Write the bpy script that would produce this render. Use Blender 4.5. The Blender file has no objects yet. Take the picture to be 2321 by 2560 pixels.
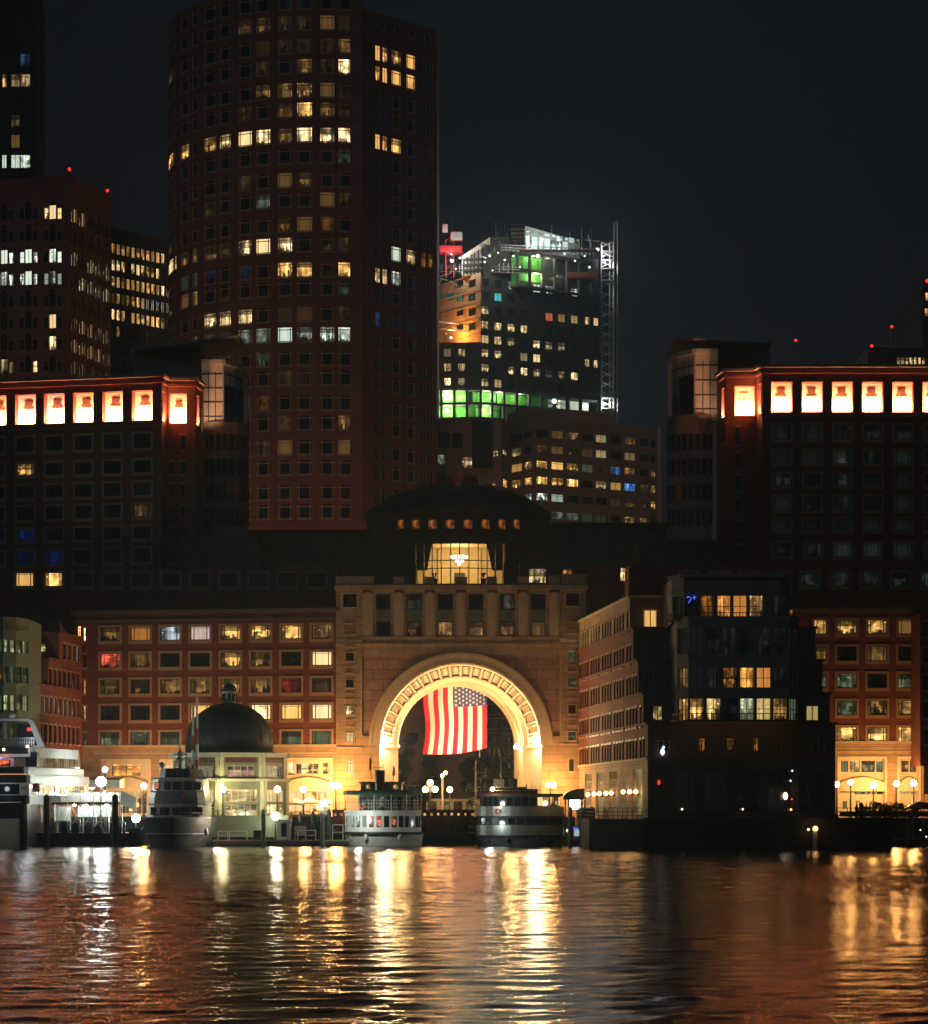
import bpy, math, random
import numpy as np
from mathutils import Vector, Matrix
random.seed(7); RS = np.random.RandomState(7)
S = bpy.context.scene
R = math.radians
# ---------------------------------------------------------------- camera
CX, HY, F, H = 1160.5, 2025.0, 7450.0, 3.9      # lens centre column, horizon row, focal length in photo pixels, eye height in metres
cam = bpy.data.objects.new('camera', bpy.data.cameras.new('camera')); S.collection.objects.link(cam); S.camera = cam
cam.location = (0, 0, H); cam.rotation_euler = (R(90), 0, 0)
cd = cam.data; cd.sensor_fit = 'VERTICAL'; cd.sensor_height = 36; cd.lens = F/2560*36
cd.shift_y = (HY-1280)/2560; cd.clip_start = 1; cd.clip_end = 6000
# ---------------------------------------------------------------- night sky
w = bpy.data.worlds.new('World'); S.world = w; w.use_nodes = True
nt = w.node_tree; nt.nodes.clear()
sky = nt.nodes.new('ShaderNodeTexSky'); sky.sky_type = 'NISHITA'; sky.sun_disc = False
sky.sun_elevation = R(-4); sky.sun_rotation = R(200)
mul = nt.nodes.new('ShaderNodeMix'); mul.data_type = 'RGBA'; mul.blend_type = 'ADD'; mul.inputs[0].default_value = 1
mul.inputs[7].default_value = (0.040, 0.055, 0.078, 1)          # the even glow of a clouded night sky over a city
bg = nt.nodes.new('ShaderNodeBackground'); bg.inputs[1].default_value = 0.1
out = nt.nodes.new('ShaderNodeOutputWorld')
sc_ = nt.nodes.new('ShaderNodeMix'); sc_.data_type = 'RGBA'; sc_.blend_type = 'MULTIPLY'; sc_.inputs[0].default_value = 1
sc_.inputs[7].default_value = (.08, .08, .08, 1)
nt.links.new(sky.outputs[0], sc_.inputs[6]); nt.links.new(sc_.outputs[2], mul.inputs[6])
nt.links.new(mul.outputs[2], bg.inputs[0]); nt.links.new(bg.outputs[0], out.inputs[0])
# added fill for sky glow: one very weak soft sun from behind the camera
sl = bpy.data.lights.new('fill_sun', 'SUN'); sl.energy = 0.055; sl.angle = R(35); sl.color = (.55, .82, 1)
so = bpy.data.objects.new('fill_sun', sl); S.collection.objects.link(so); so.rotation_euler = (R(58), 0, R(-20))
S.view_settings.view_transform = 'Standard'; S.view_settings.look = 'None'
S.view_settings.exposure = 0; S.view_settings.gamma = 1; S.view_settings.use_curve_mapping = False
c = S.cycles; c.max_bounces = 4; c.diffuse_bounces = 2; c.glossy_bounces = 3; c.transparent_max_bounces = 6
c.use_light_tree = True; c.caustics_reflective = False; c.caustics_refractive = False
c.sample_clamp_indirect = 8; c.sample_clamp_direct = 200; c.use_denoising = True; c.denoising_prefilter = 'ACCURATE'

# ---------------------------------------------------------------- helpers
def at(px, py, Y): return ((px-CX)/F*Y, Y, H+(HY-py)/F*Y)
def X(px, Y): return (px-CX)/F*Y
def Z(py, Y): return H+(HY-py)/F*Y
def link(o, parent=None):
    S.collection.objects.link(o)
    if parent is not None: o.parent = parent
    return o
def tag(o, label=None, cat=None, group=None, kind=None):
    if label: o['label'] = label
    if cat: o['category'] = cat
    if group: o['group'] = group
    if kind: o['kind'] = kind
    return o
def empty(name, loc=(0, 0, 0), label=None, cat=None, group=None):
    o = bpy.data.objects.new(name, None); S.collection.objects.link(o); o.location = loc; o.empty_display_size = .1
    return tag(o, label, cat, group)
def copy_tree(o, parent=None):
    k = o.copy(); S.collection.objects.link(k); k.parent = parent
    for ch in list(o.children): copy_tree(ch, k)
    return k
def rel(parent):
    v = Vector((0, 0, 0)); p = parent
    while p is not None: v += p.location; p = p.parent
    return v
class MB:
    """collects world-space faces, builds one mesh"""
    def __init__(s): s.v = []; s.f = []; s.m = []; s.uv = []; s.c = []; s.r = []
    def face(s, pts, m=0, uv=None, col=(0, 0, 0), rnd=0.):
        n = len(s.v); s.v += [tuple(p) for p in pts]; s.f.append(tuple(range(n, n+len(pts)))); s.m.append(m)
        s.uv.append(uv or [(0, 0)]*len(pts)); s.c.append(col); s.r.append(rnd)
    def mesh(s, vs, fs, m=0):
        n = len(s.v); s.v += [tuple(p) for p in vs]
        for f in fs: s.f.append(tuple(i+n for i in f)); s.m.append(m); s.uv.append([(0, 0)]*len(f)); s.c.append((0, 0, 0)); s.r.append(0)
    def hexa(s, p, m=0):   # p: 4 bottom, 4 top (counter-clockwise seen from above)
        s.mesh(p, [(0, 3, 2, 1), (4, 5, 6, 7), (0, 1, 5, 4), (1, 2, 6, 5), (2, 3, 7, 6), (3, 0, 4, 7)], m)
    def box(s, x0, x1, y0, y1, z0, z1, m=0):
        s.hexa([(x0, y0, z0), (x1, y0, z0), (x1, y1, z0), (x0, y1, z0), (x0, y0, z1), (x1, y0, z1), (x1, y1, z1), (x0, y1, z1)], m)
    def prism(s, poly, z0, z1, m=0, top=True, mt=None):
        n = len(poly); z0s = z0 if hasattr(z0, '__len__') else [z0]*n; z1s = z1 if hasattr(z1, '__len__') else [z1]*n
        vs = [(p[0], p[1], z) for p, z in zip(poly, z0s)]+[(p[0], p[1], z) for p, z in zip(poly, z1s)]
        s.mesh(vs, [(i, (i+1) % n, n+(i+1) % n, n+i) for i in range(n)], m)
        if top: s.mesh(vs, [tuple(range(n, 2*n))], m if mt is None else mt); s.mesh(vs, [tuple(range(n-1, -1, -1))], m)
    def tube(s, a, b, r, r2=None, n=6, m=0):
        a = Vector(a); b = Vector(b); d = b-a
        if d.length < 1e-5: return
        d.normalize(); r2 = r if r2 is None else r2
        u = d.orthogonal().normalized(); v = d.cross(u)
        ring = lambda c_, rr: [c_+(u*math.cos(t*2*math.pi/n)+v*math.sin(t*2*math.pi/n))*rr for t in range(n)]
        s.mesh(ring(a, r)+ring(b, r2), [(i, (i+1) % n, n+(i+1) % n, n+i) for i in range(n)]+[tuple(range(n-1, -1, -1)), tuple(range(n, 2*n))], m)
    def path(s, pts, r, n=5, m=0):
        for a, b in zip(pts[:-1], pts[1:]): s.tube(a, b, r, n=n, m=m)
    def lathe(s, prof, cx, cy, n=24, m=0, a0=0, a1=2*math.pi):
        full = abs(a1-a0-2*math.pi) < 1e-6; k = n if full else n+1
        vs = [(cx+r*math.cos(a0+(a1-a0)*i/n), cy+r*math.sin(a0+(a1-a0)*i/n), z) for r, z in prof for i in range(k)]
        fs = []
        for j in range(len(prof)-1):
            for i in range(n):
                i2 = (i+1) % k if full else i+1
                fs.append((j*k+i, j*k+i2, (j+1)*k+i2, (j+1)*k+i))
        s.mesh(vs, fs, m)
    def ball(s, c_, r, n=10, m=0, sz=1):
        prof = [(max(r*math.sin(math.pi*j/n), 1e-4), c_[2]-r*sz*math.cos(math.pi*j/n)) for j in range(n+1)]
        s.lathe(prof, c_[0], c_[1], n+4, m)
    def build(s, name, mats, parent=None, smooth=False, label=None, kind=None, merge=False):
        if not s.v: return None
        off = rel(parent) if parent is not None else Vector((0, 0, 0))
        me = bpy.data.meshes.new(name)
        V_ = np.array(s.v, dtype=np.float64)-np.array(off)
        me.from_pydata(V_.tolist(), [], s.f)
        mats = mats if isinstance(mats, (list, tuple)) else [mats]
        for m in mats: me.materials.append(M[m] if isinstance(m, str) else m)
        me.polygons.foreach_set('material_index', s.m)
        if any(any(cc) for cc in s.c):
            ul = me.uv_layers.new(name='UVMap')
            ul.data.foreach_set('uv', [q for f in s.uv for p in f for q in p])
            at_ = me.attributes.new('col', 'FLOAT_COLOR', 'CORNER')
            at_.data.foreach_set('color', [q for f, cc in zip(s.f, s.c) for _ in f for q in (cc[0], cc[1], cc[2], 1.)])
            ar = me.attributes.new('rnd', 'FLOAT_COLOR', 'CORNER')
            ar.data.foreach_set('color', [q for f, rr in zip(s.f, s.r) for _ in f for q in (rr, rr, rr, 1.)])
        if smooth: me.polygons.foreach_set('use_smooth', [True]*len(s.f))
        o = bpy.data.objects.new(name, me); link(o, parent)
        return tag(o, label, kind=kind)

class Flat:
    def __init__(s, a, b):
        s.a = Vector((a[0], a[1])); s.b = Vector((b[0], b[1])); s.L = (s.b-s.a).length; s.t = (s.b-s.a)/s.L; s.n = Vector((s.t.y, -s.t.x))
    def pt(s, u, d, z): p = s.a+s.t*u+s.n*d; return (p.x, p.y, z)
    def u(s, px): k = (px-CX)/F; return (k*s.a.y-s.a.x)/(s.t.x-k*s.t.y)
    def Y(s, px): return s.a.y+s.t.y*s.u(px)
    def z(s, px, py): return Z(py, s.Y(px))
    step = 1e9
class Cyl:
    def __init__(s, cx, cy, r, a0, a1):   # angles from the direction to the viewer, positive right
        s.cx, s.cy, s.r, s.a0, s.a1 = cx, cy, r, R(a0), R(a1); s.L = r*(s.a1-s.a0)
    def pt(s, u, d, z): a = s.a0+u/s.r; return (s.cx+(s.r+d)*math.sin(a), s.cy-(s.r+d)*math.cos(a), z)
    def ang(s, a): return (R(a)-s.a0)*s.r
    def u(s, px):
        k = (px-CX)/F; lo, hi = -R(89), R(89)
        for _ in range(50):
            mid = (lo+hi)/2
            if (s.cx+s.r*math.sin(mid))/(s.cy-s.r*math.cos(mid)) < k: lo = mid
            else: hi = mid
        return (lo-s.a0)*s.r
    def Y(s, px): a = s.a0+s.u(px)/s.r; return s.cy-s.r*math.cos(a)
    def z(s, px, py): return Z(py, s.Y(px))
    step = 2.2
def fbox(mb, F_, u0, u1, d0, d1, z0, z1, m=0):
    n = max(1, int(math.ceil((u1-u0)/F_.step)))
    for i in range(n):
        a = u0+(u1-u0)*i/n; b = u0+(u1-u0)*(i+1)/n
        mb.hexa([F_.pt(a, d1, z0), F_.pt(b, d1, z0), F_.pt(b, d0, z0), F_.pt(a, d0, z0), F_.pt(a, d1, z1), F_.pt(b, d1, z1), F_.pt(b, d0, z1), F_.pt(a, d0, z1)], m)
def fquad(mb, F_, u0, u1, d, z0, z1, m=0, col=(0, 0, 0), rnd=0.):
    n = max(1, int(math.ceil((u1-u0)/F_.step)))
    for i in range(n):
        a = u0+(u1-u0)*i/n; b = u0+(u1-u0)*(i+1)/n
        mb.face([F_.pt(a, d, z0), F_.pt(b, d, z0), F_.pt(b, d, z1), F_.pt(a, d, z1)], m, [(i/n, 0), ((i+1)/n, 0), ((i+1)/n, 1), (i/n, 1)], col, rnd)
def wall_holes(mb, F_, u0, u1, z0, z1, holes, depth=.35, m=0):
    us = {u0, u1}; zs = {z0, z1}
    hs = []
    for h in holes:
        a, b, c_, d_ = max(h[0], u0), min(h[1], u1), max(h[2], z0), min(h[3], z1)
        if b-a > .01 and d_-c_ > .01: hs.append((a, b, c_, d_)); us |= {a, b}; zs |= {c_, d_}
    def thin(v):
        v = sorted(v); o = [v[0]]
        for x in v[1:]:
            if x-o[-1] > 1e-4: o.append(x)
        return o
    us, zs = thin(us), thin(zs)
    if F_.step < 1e6:
        uu = []
        for a, b in zip(us[:-1], us[1:]):
            n = max(1, int(math.ceil((b-a)/F_.step))); uu += [a+(b-a)*i/n for i in range(n)]
        us = uu+[us[-1]]
    occ = np.zeros((len(us)-1, len(zs)-1), bool)
    uc = np.array([(a+b)/2 for a, b in zip(us[:-1], us[1:])]); zc = np.array([(a+b)/2 for a, b in zip(zs[:-1], zs[1:])])
    for a, b, c_, d_ in hs: occ |= ((uc > a) & (uc < b))[:, None] & ((zc > c_) & (zc < d_))[None, :]
    for i in range(len(us)-1):
        j = 0
        while j < len(zs)-1:
            if occ[i, j]: j += 1; continue
            k = j
            while k+1 < len(zs)-1 and not occ[i, k+1]: k += 1
            mb.face([F_.pt(us[i], 0, zs[j]), F_.pt(us[i+1], 0, zs[j]), F_.pt(us[i+1], 0, zs[k+1]), F_.pt(us[i], 0, zs[k+1])], m)
            j = k+1
    for a, b, c_, d_ in hs:
        for p in ([(a, 0, c_), (b, 0, c_), (b, -depth, c_), (a, -depth, c_)], [(a, 0, d_), (a, -depth, d_), (b, -depth, d_), (b, 0, d_)],
                  [(a, 0, c_), (a, -depth, c_), (a, -depth, d_), (a, 0, d_)], [(b, 0, c_), (b, 0, d_), (b, -depth, d_), (b, -depth, c_)]):
            mb.face([F_.pt(*q) for q in p], m)

# ---------------------------------------------------------------- materials
M = {}
def mat(name, col, rough=.8, metal=0., noise=.15, nscale=1., bump=0., spec=.5, brick=None, streak=0.):
    m = bpy.data.materials.new(name); m.use_nodes = True; M[name] = m
    t = m.node_tree; b = t.nodes['Principled BSDF']; b.inputs['Roughness'].default_value = rough; b.inputs['Metallic'].default_value = metal
    b.inputs['Specular IOR Level'].default_value = spec
    tc = t.nodes.new('ShaderNodeNewGeometry')
    n1 = t.nodes.new('ShaderNodeTexNoise'); n1.inputs['Scale'].default_value = nscale; n1.inputs['Detail'].default_value = 6; n1.inputs['Roughness'].default_value = .65
    mp = t.nodes.new('ShaderNodeMapping'); mp.inputs['Scale'].default_value = (1, 1, 1-streak*.85)
    t.links.new(tc.outputs['Position'], mp.inputs[0]); t.links.new(mp.outputs[0], n1.inputs['Vector'])
    mr = t.nodes.new('ShaderNodeMapRange'); mr.inputs[1].default_value = .25; mr.inputs[2].default_value = .75
    mr.inputs[3].default_value = 1-noise*2; mr.inputs[4].default_value = 1+noise*2
    t.links.new(n1.outputs[0], mr.inputs[0])
    mx = t.nodes.new('ShaderNodeVectorMath'); mx.operation = 'SCALE'; mx.inputs[0].default_value = col[:3]
    t.links.new(mr.outputs[0], mx.inputs['Scale']); src = mx.outputs[0]
    if brick:
        bw, bh, mort, mcol = brick
        # courses laid along the wall: horizontal position = x+y, vertical = z
        sp = t.nodes.new('ShaderNodeSeparateXYZ'); t.links.new(tc.outputs['Position'], sp.inputs[0])
        ad = t.nodes.new('ShaderNodeMath'); t.links.new(sp.outputs[0], ad.inputs[0]); t.links.new(sp.outputs[1], ad.inputs[1])
        cb = t.nodes.new('ShaderNodeCombineXYZ'); t.links.new(ad.outputs[0], cb.inputs[0]); t.links.new(sp.outputs[2], cb.inputs[1])
        bt = t.nodes.new('ShaderNodeTexBrick'); bt.inputs['Scale'].default_value = 1; bt.inputs['Brick Width'].default_value = bw; bt.inputs['Row Height'].default_value = bh
        bt.inputs['Mortar Size'].default_value = mort; bt.inputs['Color1'].default_value = (1, 1, 1, 1); bt.inputs['Color2'].default_value = (.78, .78, .78, 1)
        bt.inputs['Mortar'].default_value = (*mcol, 1); t.links.new(cb.outputs[0], bt.inputs[0])
        m2 = t.nodes.new('ShaderNodeVectorMath'); m2.operation = 'MULTIPLY'; t.links.new(src, m2.inputs[0]); t.links.new(bt.outputs[0], m2.inputs[1]); src = m2.outputs[0]
    t.links.new(src, b.inputs['Base Color'])
    if bump:
        bp = t.nodes.new('ShaderNodeBump'); bp.inputs['Strength'].default_value = bump; t.links.new(n1.outputs[0], bp.inputs['Height']); t.links.new(bp.outputs[0], b.inputs['Normal'])
    return m
def emat(name, col, strength, sample=True):
    m = bpy.data.materials.new(name); m.use_nodes = True; M[name] = m
    b = m.node_tree.nodes['Principled BSDF']; b.inputs['Base Color'].default_value = (.3, .3, .3, 1)
    b.inputs['Emission Color'].default_value = (*col, 1); b.inputs['Emission Strength'].default_value = strength
    m.cycles.emission_sampling = 'FRONT' if sample else 'NONE'
    return m
mat('brick', (.24, .068, .042), .85, noise=.16, nscale=.7, brick=(.6, .2, .02, (.75, .7, .68)))
mat('stone_shaded', (.075, .07, .06), .6, noise=.2, nscale=.6, brick=(1.6, .7, .015, (.6, .6, .6)))  # stone darkened for the pier building's unlit front: shade put into the colour
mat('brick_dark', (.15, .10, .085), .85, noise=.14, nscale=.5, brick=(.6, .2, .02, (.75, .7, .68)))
mat('tower_brick', (.36, .14, .095), .85, noise=.12, nscale=.25, brick=(1.4, .7, .03, (.8, .75, .7)))
mat('stone', (.50, .36, .22), .8, noise=.10, nscale=.8, brick=(1.9, .95, .035, (.5, .47, .44)), streak=.5)
mat('stone_plain', (.60, .48, .32), .8, noise=.08, nscale=1.1, streak=.6)
mat('pink_stone', (.44, .25, .16), .85, noise=.16, nscale=2.5, brick=(2.4, 1.2, .05, (.45, .4, .38)))
mat('cream', (.78, .70, .55), .7, noise=.05, nscale=.8)
mat('beige', (.40, .33, .25), .85, noise=.12, nscale=.4)
mat('cornice_stone', (.22, .15, .10), .8, noise=.1, nscale=1)
mat('grey_stone', (.30, .28, .24), .8, noise=.12, nscale=.6)
mat('roof_dark', (.07, .08, .085), .7, noise=.2, nscale=.4)
mat('copper', (.035, .05, .042), .55, noise=.25, nscale=.7, streak=.7)
mat('pav_light', (.55, .56, .38), .5, noise=.1)
mat('pav_metal', (.22, .23, .13), .5, noise=.12, nscale=1.2)
mat('frame_dark', (.03, .04, .035), .5, noise=.1)
mat('frame_light', (.42, .28, .16), .6, noise=.08)
mat('frame_tower', (.75, .55, .42), .5, noise=.08)
mat('niche', (.80, .66, .50), .7, noise=.04, nscale=1.5)
mat('plaque', (.13, .05, .025), .8, noise=.2, nscale=2)
mat('white_paint', (.72, .72, .68), .45, noise=.06, nscale=.8, streak=.4)
mat('white_dull', (.50, .50, .46), .5, noise=.15, nscale=.9, streak=.6)
mat('navy', (.06, .075, .10), .5, noise=.15, nscale=.9)
mat('navy_wall', (.16, .17, .19), .5, noise=.15, nscale=.9)
mat('hull_black', (.018, .02, .022), .35, noise=.2, nscale=.6)
mat('brown_red', (.13, .035, .022), .6, noise=.2, nscale=.8)
mat('green_roof', (.01, .16, .05), .6, noise=.1)
mat('steel', (.45, .45, .44), .4, .8, noise=.1)
mat('steel_dark', (.05, .05, .05), .5, .6, noise=.1)
mat('rail_white', (.7, .7, .66), .4, noise=.05)
mat('wood_pile', (.07, .065, .055), .85, noise=.3, nscale=3, bump=.3)
mat('pile_cap', (.32, .36, .30), .6, noise=.1)
mat('concrete', (.035, .035, .032), .85, noise=.2, nscale=.8)
mat('dock_wood', (.09, .075, .055), .85, noise=.25, nscale=2)
mat('asphalt', (.05, .05, .05), .9, noise=.2, nscale=.3)
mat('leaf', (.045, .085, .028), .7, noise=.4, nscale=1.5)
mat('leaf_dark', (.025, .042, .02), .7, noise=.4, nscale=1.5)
mat('bark', (.10, .075, .05), .9, noise=.3, nscale=4, bump=.4)
mat('orange_wall', (.55, .33, .15), .85, noise=.2, nscale=.4)
mat('green_board', (.10, .42, .05), .8, noise=.35, nscale=1.3)
mat('dark_clad', (.035, .035, .028), .8, noise=.25, nscale=.4)
mat('floor_slab', (.10, .10, .085), .85, noise=.15)
mat('red_paint', (.55, .03, .03), .5, noise=.1)
mat('stripe_red', (.50, .06, .04), .5, noise=.1)
mat('fabric_white', (.82, .78, .68), .8, noise=.05)
mat('fabric_green', (.03, .14, .07), .8, noise=.1)
mat('canvas_navy', (.02, .05, .08), .35, noise=.1)
mat('screen', (.02, .02, .02), .9, noise=.1)
mat('flag_red', (.72, .015, .05), .75, noise=.04); mat('flag_white', (.86, .82, .74), .75, noise=.03); mat('flag_blue', (.06, .07, .22), .75, noise=.05)
mat('glass_dark', (.012, .02, .022), .12, noise=.3, nscale=.3, spec=.6)
mat('interior', (.75, .62, .38), .8, noise=.05)
mat('curtain', (.05, .055, .05), .8, noise=.15, nscale=2)
def clear_glass():
    m = bpy.data.materials.new('clear_glass'); m.use_nodes = True; M['clear_glass'] = m; t = m.node_tree; t.nodes.clear()
    tr = t.nodes.new('ShaderNodeBsdfTransparent'); tr.inputs[0].default_value = (.93, .95, .93, 1); gl = t.nodes.new('ShaderNodeBsdfGlossy'); gl.inputs['Roughness'].default_value = .08
    fr = t.nodes.new('ShaderNodeFresnel'); mx = t.nodes.new('ShaderNodeMixShader'); o = t.nodes.new('ShaderNodeOutputMaterial')
    t.links.new(fr.outputs[0], mx.inputs[0]); t.links.new(tr.outputs[0], mx.inputs[1]); t.links.new(gl.outputs[0], mx.inputs[2]); t.links.new(mx.outputs[0], o.inputs[0])
clear_glass()
def room_mat():
    """a lit room behind a window: ceiling lights, curtains and furniture, different for every pane (rnd)"""
    m = bpy.data.materials.new('lit_room'); m.use_nodes = True; M['lit_room'] = m; t = m.node_tree; b = t.nodes['Principled BSDF']
    N = t.nodes.new; Lk = t.links.new
    b.inputs['Base Color'].default_value = (.02, .02, .02, 1); b.inputs['Roughness'].default_value = .15
    uv = N('ShaderNodeUVMap'); uv.uv_map = 'UVMap'; s = N('ShaderNodeSeparateXYZ'); Lk(uv.outputs[0], s.inputs[0])
    ac = N('ShaderNodeAttribute'); ac.attribute_name = 'col'; ar = N('ShaderNodeAttribute'); ar.attribute_name = 'rnd'
    rn = N('ShaderNodeSeparateXYZ'); Lk(ar.outputs['Vector'], rn.inputs[0]); rnd = rn.outputs[0]
    def math_(op, a, b_=None, c_=None, clamp=False):
        n = N('ShaderNodeMath'); n.operation = op; n.use_clamp = clamp
        for i, q in enumerate((a, b_, c_)):
            if q is None: continue
            if isinstance(q, (int, float)): n.inputs[i].default_value = q
            else: Lk(q, n.inputs[i])
        return n.outputs[0]
    def frac(k): return math_('FRACT', math_('MULTIPLY', rnd, k))
    def noise(sx, sy, k, detail=2):
        cb = N('ShaderNodeCombineXYZ'); Lk(math_('MULTIPLY', s.outputs[0], sx), cb.inputs[0]); Lk(math_('MULTIPLY', s.outputs[1], sy), cb.inputs[1]); Lk(math_('MULTIPLY', rnd, k), cb.inputs[2])
        n = N('ShaderNodeTexNoise'); n.inputs['Scale'].default_value = 1; n.inputs['Detail'].default_value = detail; Lk(cb.outputs[0], n.inputs['Vector']); return n.outputs[0]
    def vor(sx, sy, k):
        cb = N('ShaderNodeCombineXYZ'); Lk(math_('MULTIPLY', s.outputs[0], sx), cb.inputs[0]); Lk(math_('MULTIPLY', s.outputs[1], sy), cb.inputs[1]); Lk(math_('MULTIPLY', rnd, k), cb.inputs[2])
        n = N('ShaderNodeTexVoronoi'); n.inputs['Scale'].default_value = 1; n.distance = 'CHEBYCHEV'; Lk(cb.outputs[0], n.inputs['Vector']); return n
    step = lambda a, e, w_=.04: math_('MULTIPLY', math_('SUBTRACT', a, e), 1/w_, clamp=True)   # 0 below e, 1 above
    base = math_('ADD', math_('MULTIPLY', math_('POWER', math_('MULTIPLY', noise(2.0, 1.5, 91), 1.95), 2.0), .8), .1)
    # blocks of wall, doors, furniture
    vb = vor(2.6, 2.2, 57); sv = N('ShaderNodeSeparateXYZ'); Lk(vb.outputs['Color'], sv.inputs[0])
    wp = N('ShaderNodeTexWhiteNoise'); wp.noise_dimensions = '1D'; Lk(math_('ADD', math_('FLOOR', math_('MULTIPLY', math_('ADD', s.outputs[0], math_('MULTIPLY', noise(.6, .1, 5, 0), .4)), 4.5)), math_('FLOOR', math_('MULTIPLY', rnd, 613))), wp.inputs['W'])
    blocks = math_('ADD', math_('MULTIPLY', math_('MULTIPLY', sv.outputs[0], wp.outputs[0]), 2.1), .22)
    # curtains at the sides
    cw = math_('MULTIPLY', frac(7.3), .33)
    edge = math_('MINIMUM', s.outputs[0], math_('SUBTRACT', 1, s.outputs[0]))
    cm = step(edge, cw, .03)
    folds = math_('ADD', math_('MULTIPLY', noise(26, .6, 13, 0), .7), .15)
    curt = math_('ADD', math_('MULTIPLY', cm, math_('SUBTRACT', 1, folds)), folds)
    # ceiling glow and spot lights
    ceil = math_('ADD', math_('MULTIPLY', step(s.outputs[1], .72, .2), .35), .9)
    vs_ = vor(3.2, 6.5, 31); spot = math_('SUBTRACT', 1, step(vs_.outputs['Distance'], .13, .05))
    upper = step(s.outputs[1], .5, .1); spot = math_('MULTIPLY', math_('MULTIPLY', spot, upper), 2.2)
    # dark furniture along the bottom
    wn = N('ShaderNodeTexWhiteNoise'); wn.noise_dimensions = '1D'; Lk(math_('ADD', math_('FLOOR', math_('MULTIPLY', s.outputs[0], 9)), math_('FLOOR', math_('MULTIPLY', rnd, 971))), wn.inputs['W'])
    fh = math_('MULTIPLY', math_('MULTIPLY', wn.outputs[0], noise(1.3, 0, 11, 0)), math_('MULTIPLY', frac(3.7), 1.1))
    furn = math_('ADD', math_('MULTIPLY', step(s.outputs[1], fh, .03), .9), .1)
    tot = math_('MULTIPLY', math_('MULTIPLY', base, blocks), math_('MULTIPLY', curt, ceil))
    tot = math_('MULTIPLY', math_('ADD', math_('MULTIPLY', tot, 1.55), spot), furn)
    # in some rooms a half-drawn shade leaves only the lower part bright
    sh = math_('SUBTRACT', 1, step(frac(4.3), .38, .01)); tot = math_('MULTIPLY', tot, math_('SUBTRACT', 1, math_('MULTIPLY', math_('MULTIPLY', sh, step(s.outputs[1], math_('ADD', math_('MULTIPLY', frac(9.1), .35), .35), .03)), .8)))
    # some rooms have their blinds down: plain, softly striped
    blind = math_('SUBTRACT', 1, step(frac(5.9), .22, .01))
    plain = math_('ADD', math_('MULTIPLY', noise(9, .8, 41, 1), .6), .5)
    tot = math_('ADD', math_('MULTIPLY', tot, math_('SUBTRACT', 1, blind)), math_('MULTIPLY', plain, blind))
    vm = N('ShaderNodeVectorMath'); vm.operation = 'SCALE'; Lk(ac.outputs['Vector'], vm.inputs[0]); Lk(tot, vm.inputs['Scale'])
    Lk(vm.outputs[0], b.inputs['Emission Color']); b.inputs['Emission Strength'].default_value = 1.5
    m.cycles.emission_sampling = 'NONE'
room_mat()
emat('bulb_warm', (1, .66, .30), 60); emat('bulb_white', (.85, 1, .93), 60); emat('bulb_dim', (1, .7, .4), 4, False)
def bulb(e, r, col):
    """globe glass whose glow gives e watts in all from a ball of radius r"""
    n = 'globe_%d_%d_%d' % (e, int(r*100), int(col[2]*100))
    if n not in M: emat(n, col, e/(39.5*r*r))
    return n
emat('red_light', (1, .02, .015), 3, False); emat('red_glow', (1, .05, .03), 1.2, False); emat('white_lit', (.9, 1, .92), 3.0, False)
emat('niche_tube', (1, .26, .06), 150, False); emat('chand', (1, .82, .45), 9, False); emat('blue_sign', (.08, .15, 1), 1.2, False); emat('sign_white', (.9, .95, 1), 1.6, False); emat('orange_small', (1, .30, .05), .55, False)
emat('amber_small', (1, .45, .12), 1.2, False)

# ---------------------------------------------------------------- building class
WARM = (1., .53, .14); CREAM = (1., .70, .32); WHT = (.86, 1., .84); ORG = (1., .36, .06); GRN = (.42, .52, .28); RED = (1., .08, .05); BLU = (.12, .38, 1.)
def lit(c_, s_): return (c_[0]*s_, c_[1]*s_, c_[2]*s_)
class Bld:
    def __init__(s, name, label, cat='building', loc=(0, 0, 0), group=None, most=96):
        s.root = empty(name, loc, label, cat, group); s.win = []; s.holes = {}; s.most = most
    def window(s, F_, u0, u1, z0, z1, style='plain', col=None, name='window', mats=None, imp=0):
        s.win.append((F_, u0, u1, z0, z1, style, col, name, mats, imp)); s.holes.setdefault(id(F_), []).append((u0, u1, z0, z1))
    def pxwin(s, F_, x0, x1, y0, y1, style='plain', col=None, ref=None, **k):
        u0, u1 = F_.u(x0), F_.u(x1); r = ref if ref is not None else (x0+x1)/2
        s.window(F_, u0, u1, F_.z(r, y1), F_.z(r, y0), style, col, **k)
    def wall(s, F_, z0, z1, m, u0=0., u1=None, depth=.35, mb=None):
        own = mb is None; mb = mb or MB(); wall_holes(mb, F_, u0, F_.L if u1 is None else u1, z0, z1, s.holes.get(id(F_), []), depth)
        if own: return mb.build('wall', m, s.root)
        return mb
    def finish(s):
        ws = sorted(s.win, key=lambda q: -(q[9]*1e3+(q[2]-q[1])*(q[4]-q[3])*(2.5 if q[6] else 1)))
        rest = MB()
        for i, q in enumerate(ws):
            F_, u0, u1, z0, z1, style, col, name, mats, imp = q
            fm = mats or STY[style]
            if i < s.most:
                a = MB(); b = MB(); frame(a, b, F_, u0, u1, z0, z1, style, col)
                fo = a.build(name, fm, s.root); b.build('pane', ['glass_dark', 'lit_room'], fo if fo else s.root)
            else: frame(rest, rest, F_, u0, u1, z0, z1, style, col, 2)
        if rest.v:
            st = ws[s.most][5]; fm = ws[s.most][8] or STY[st]; fm = fm if len(fm) > 1 else fm*2
            rest.build('window', [*fm, 'glass_dark', 'lit_room'], s.root, kind='stuff')
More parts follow.
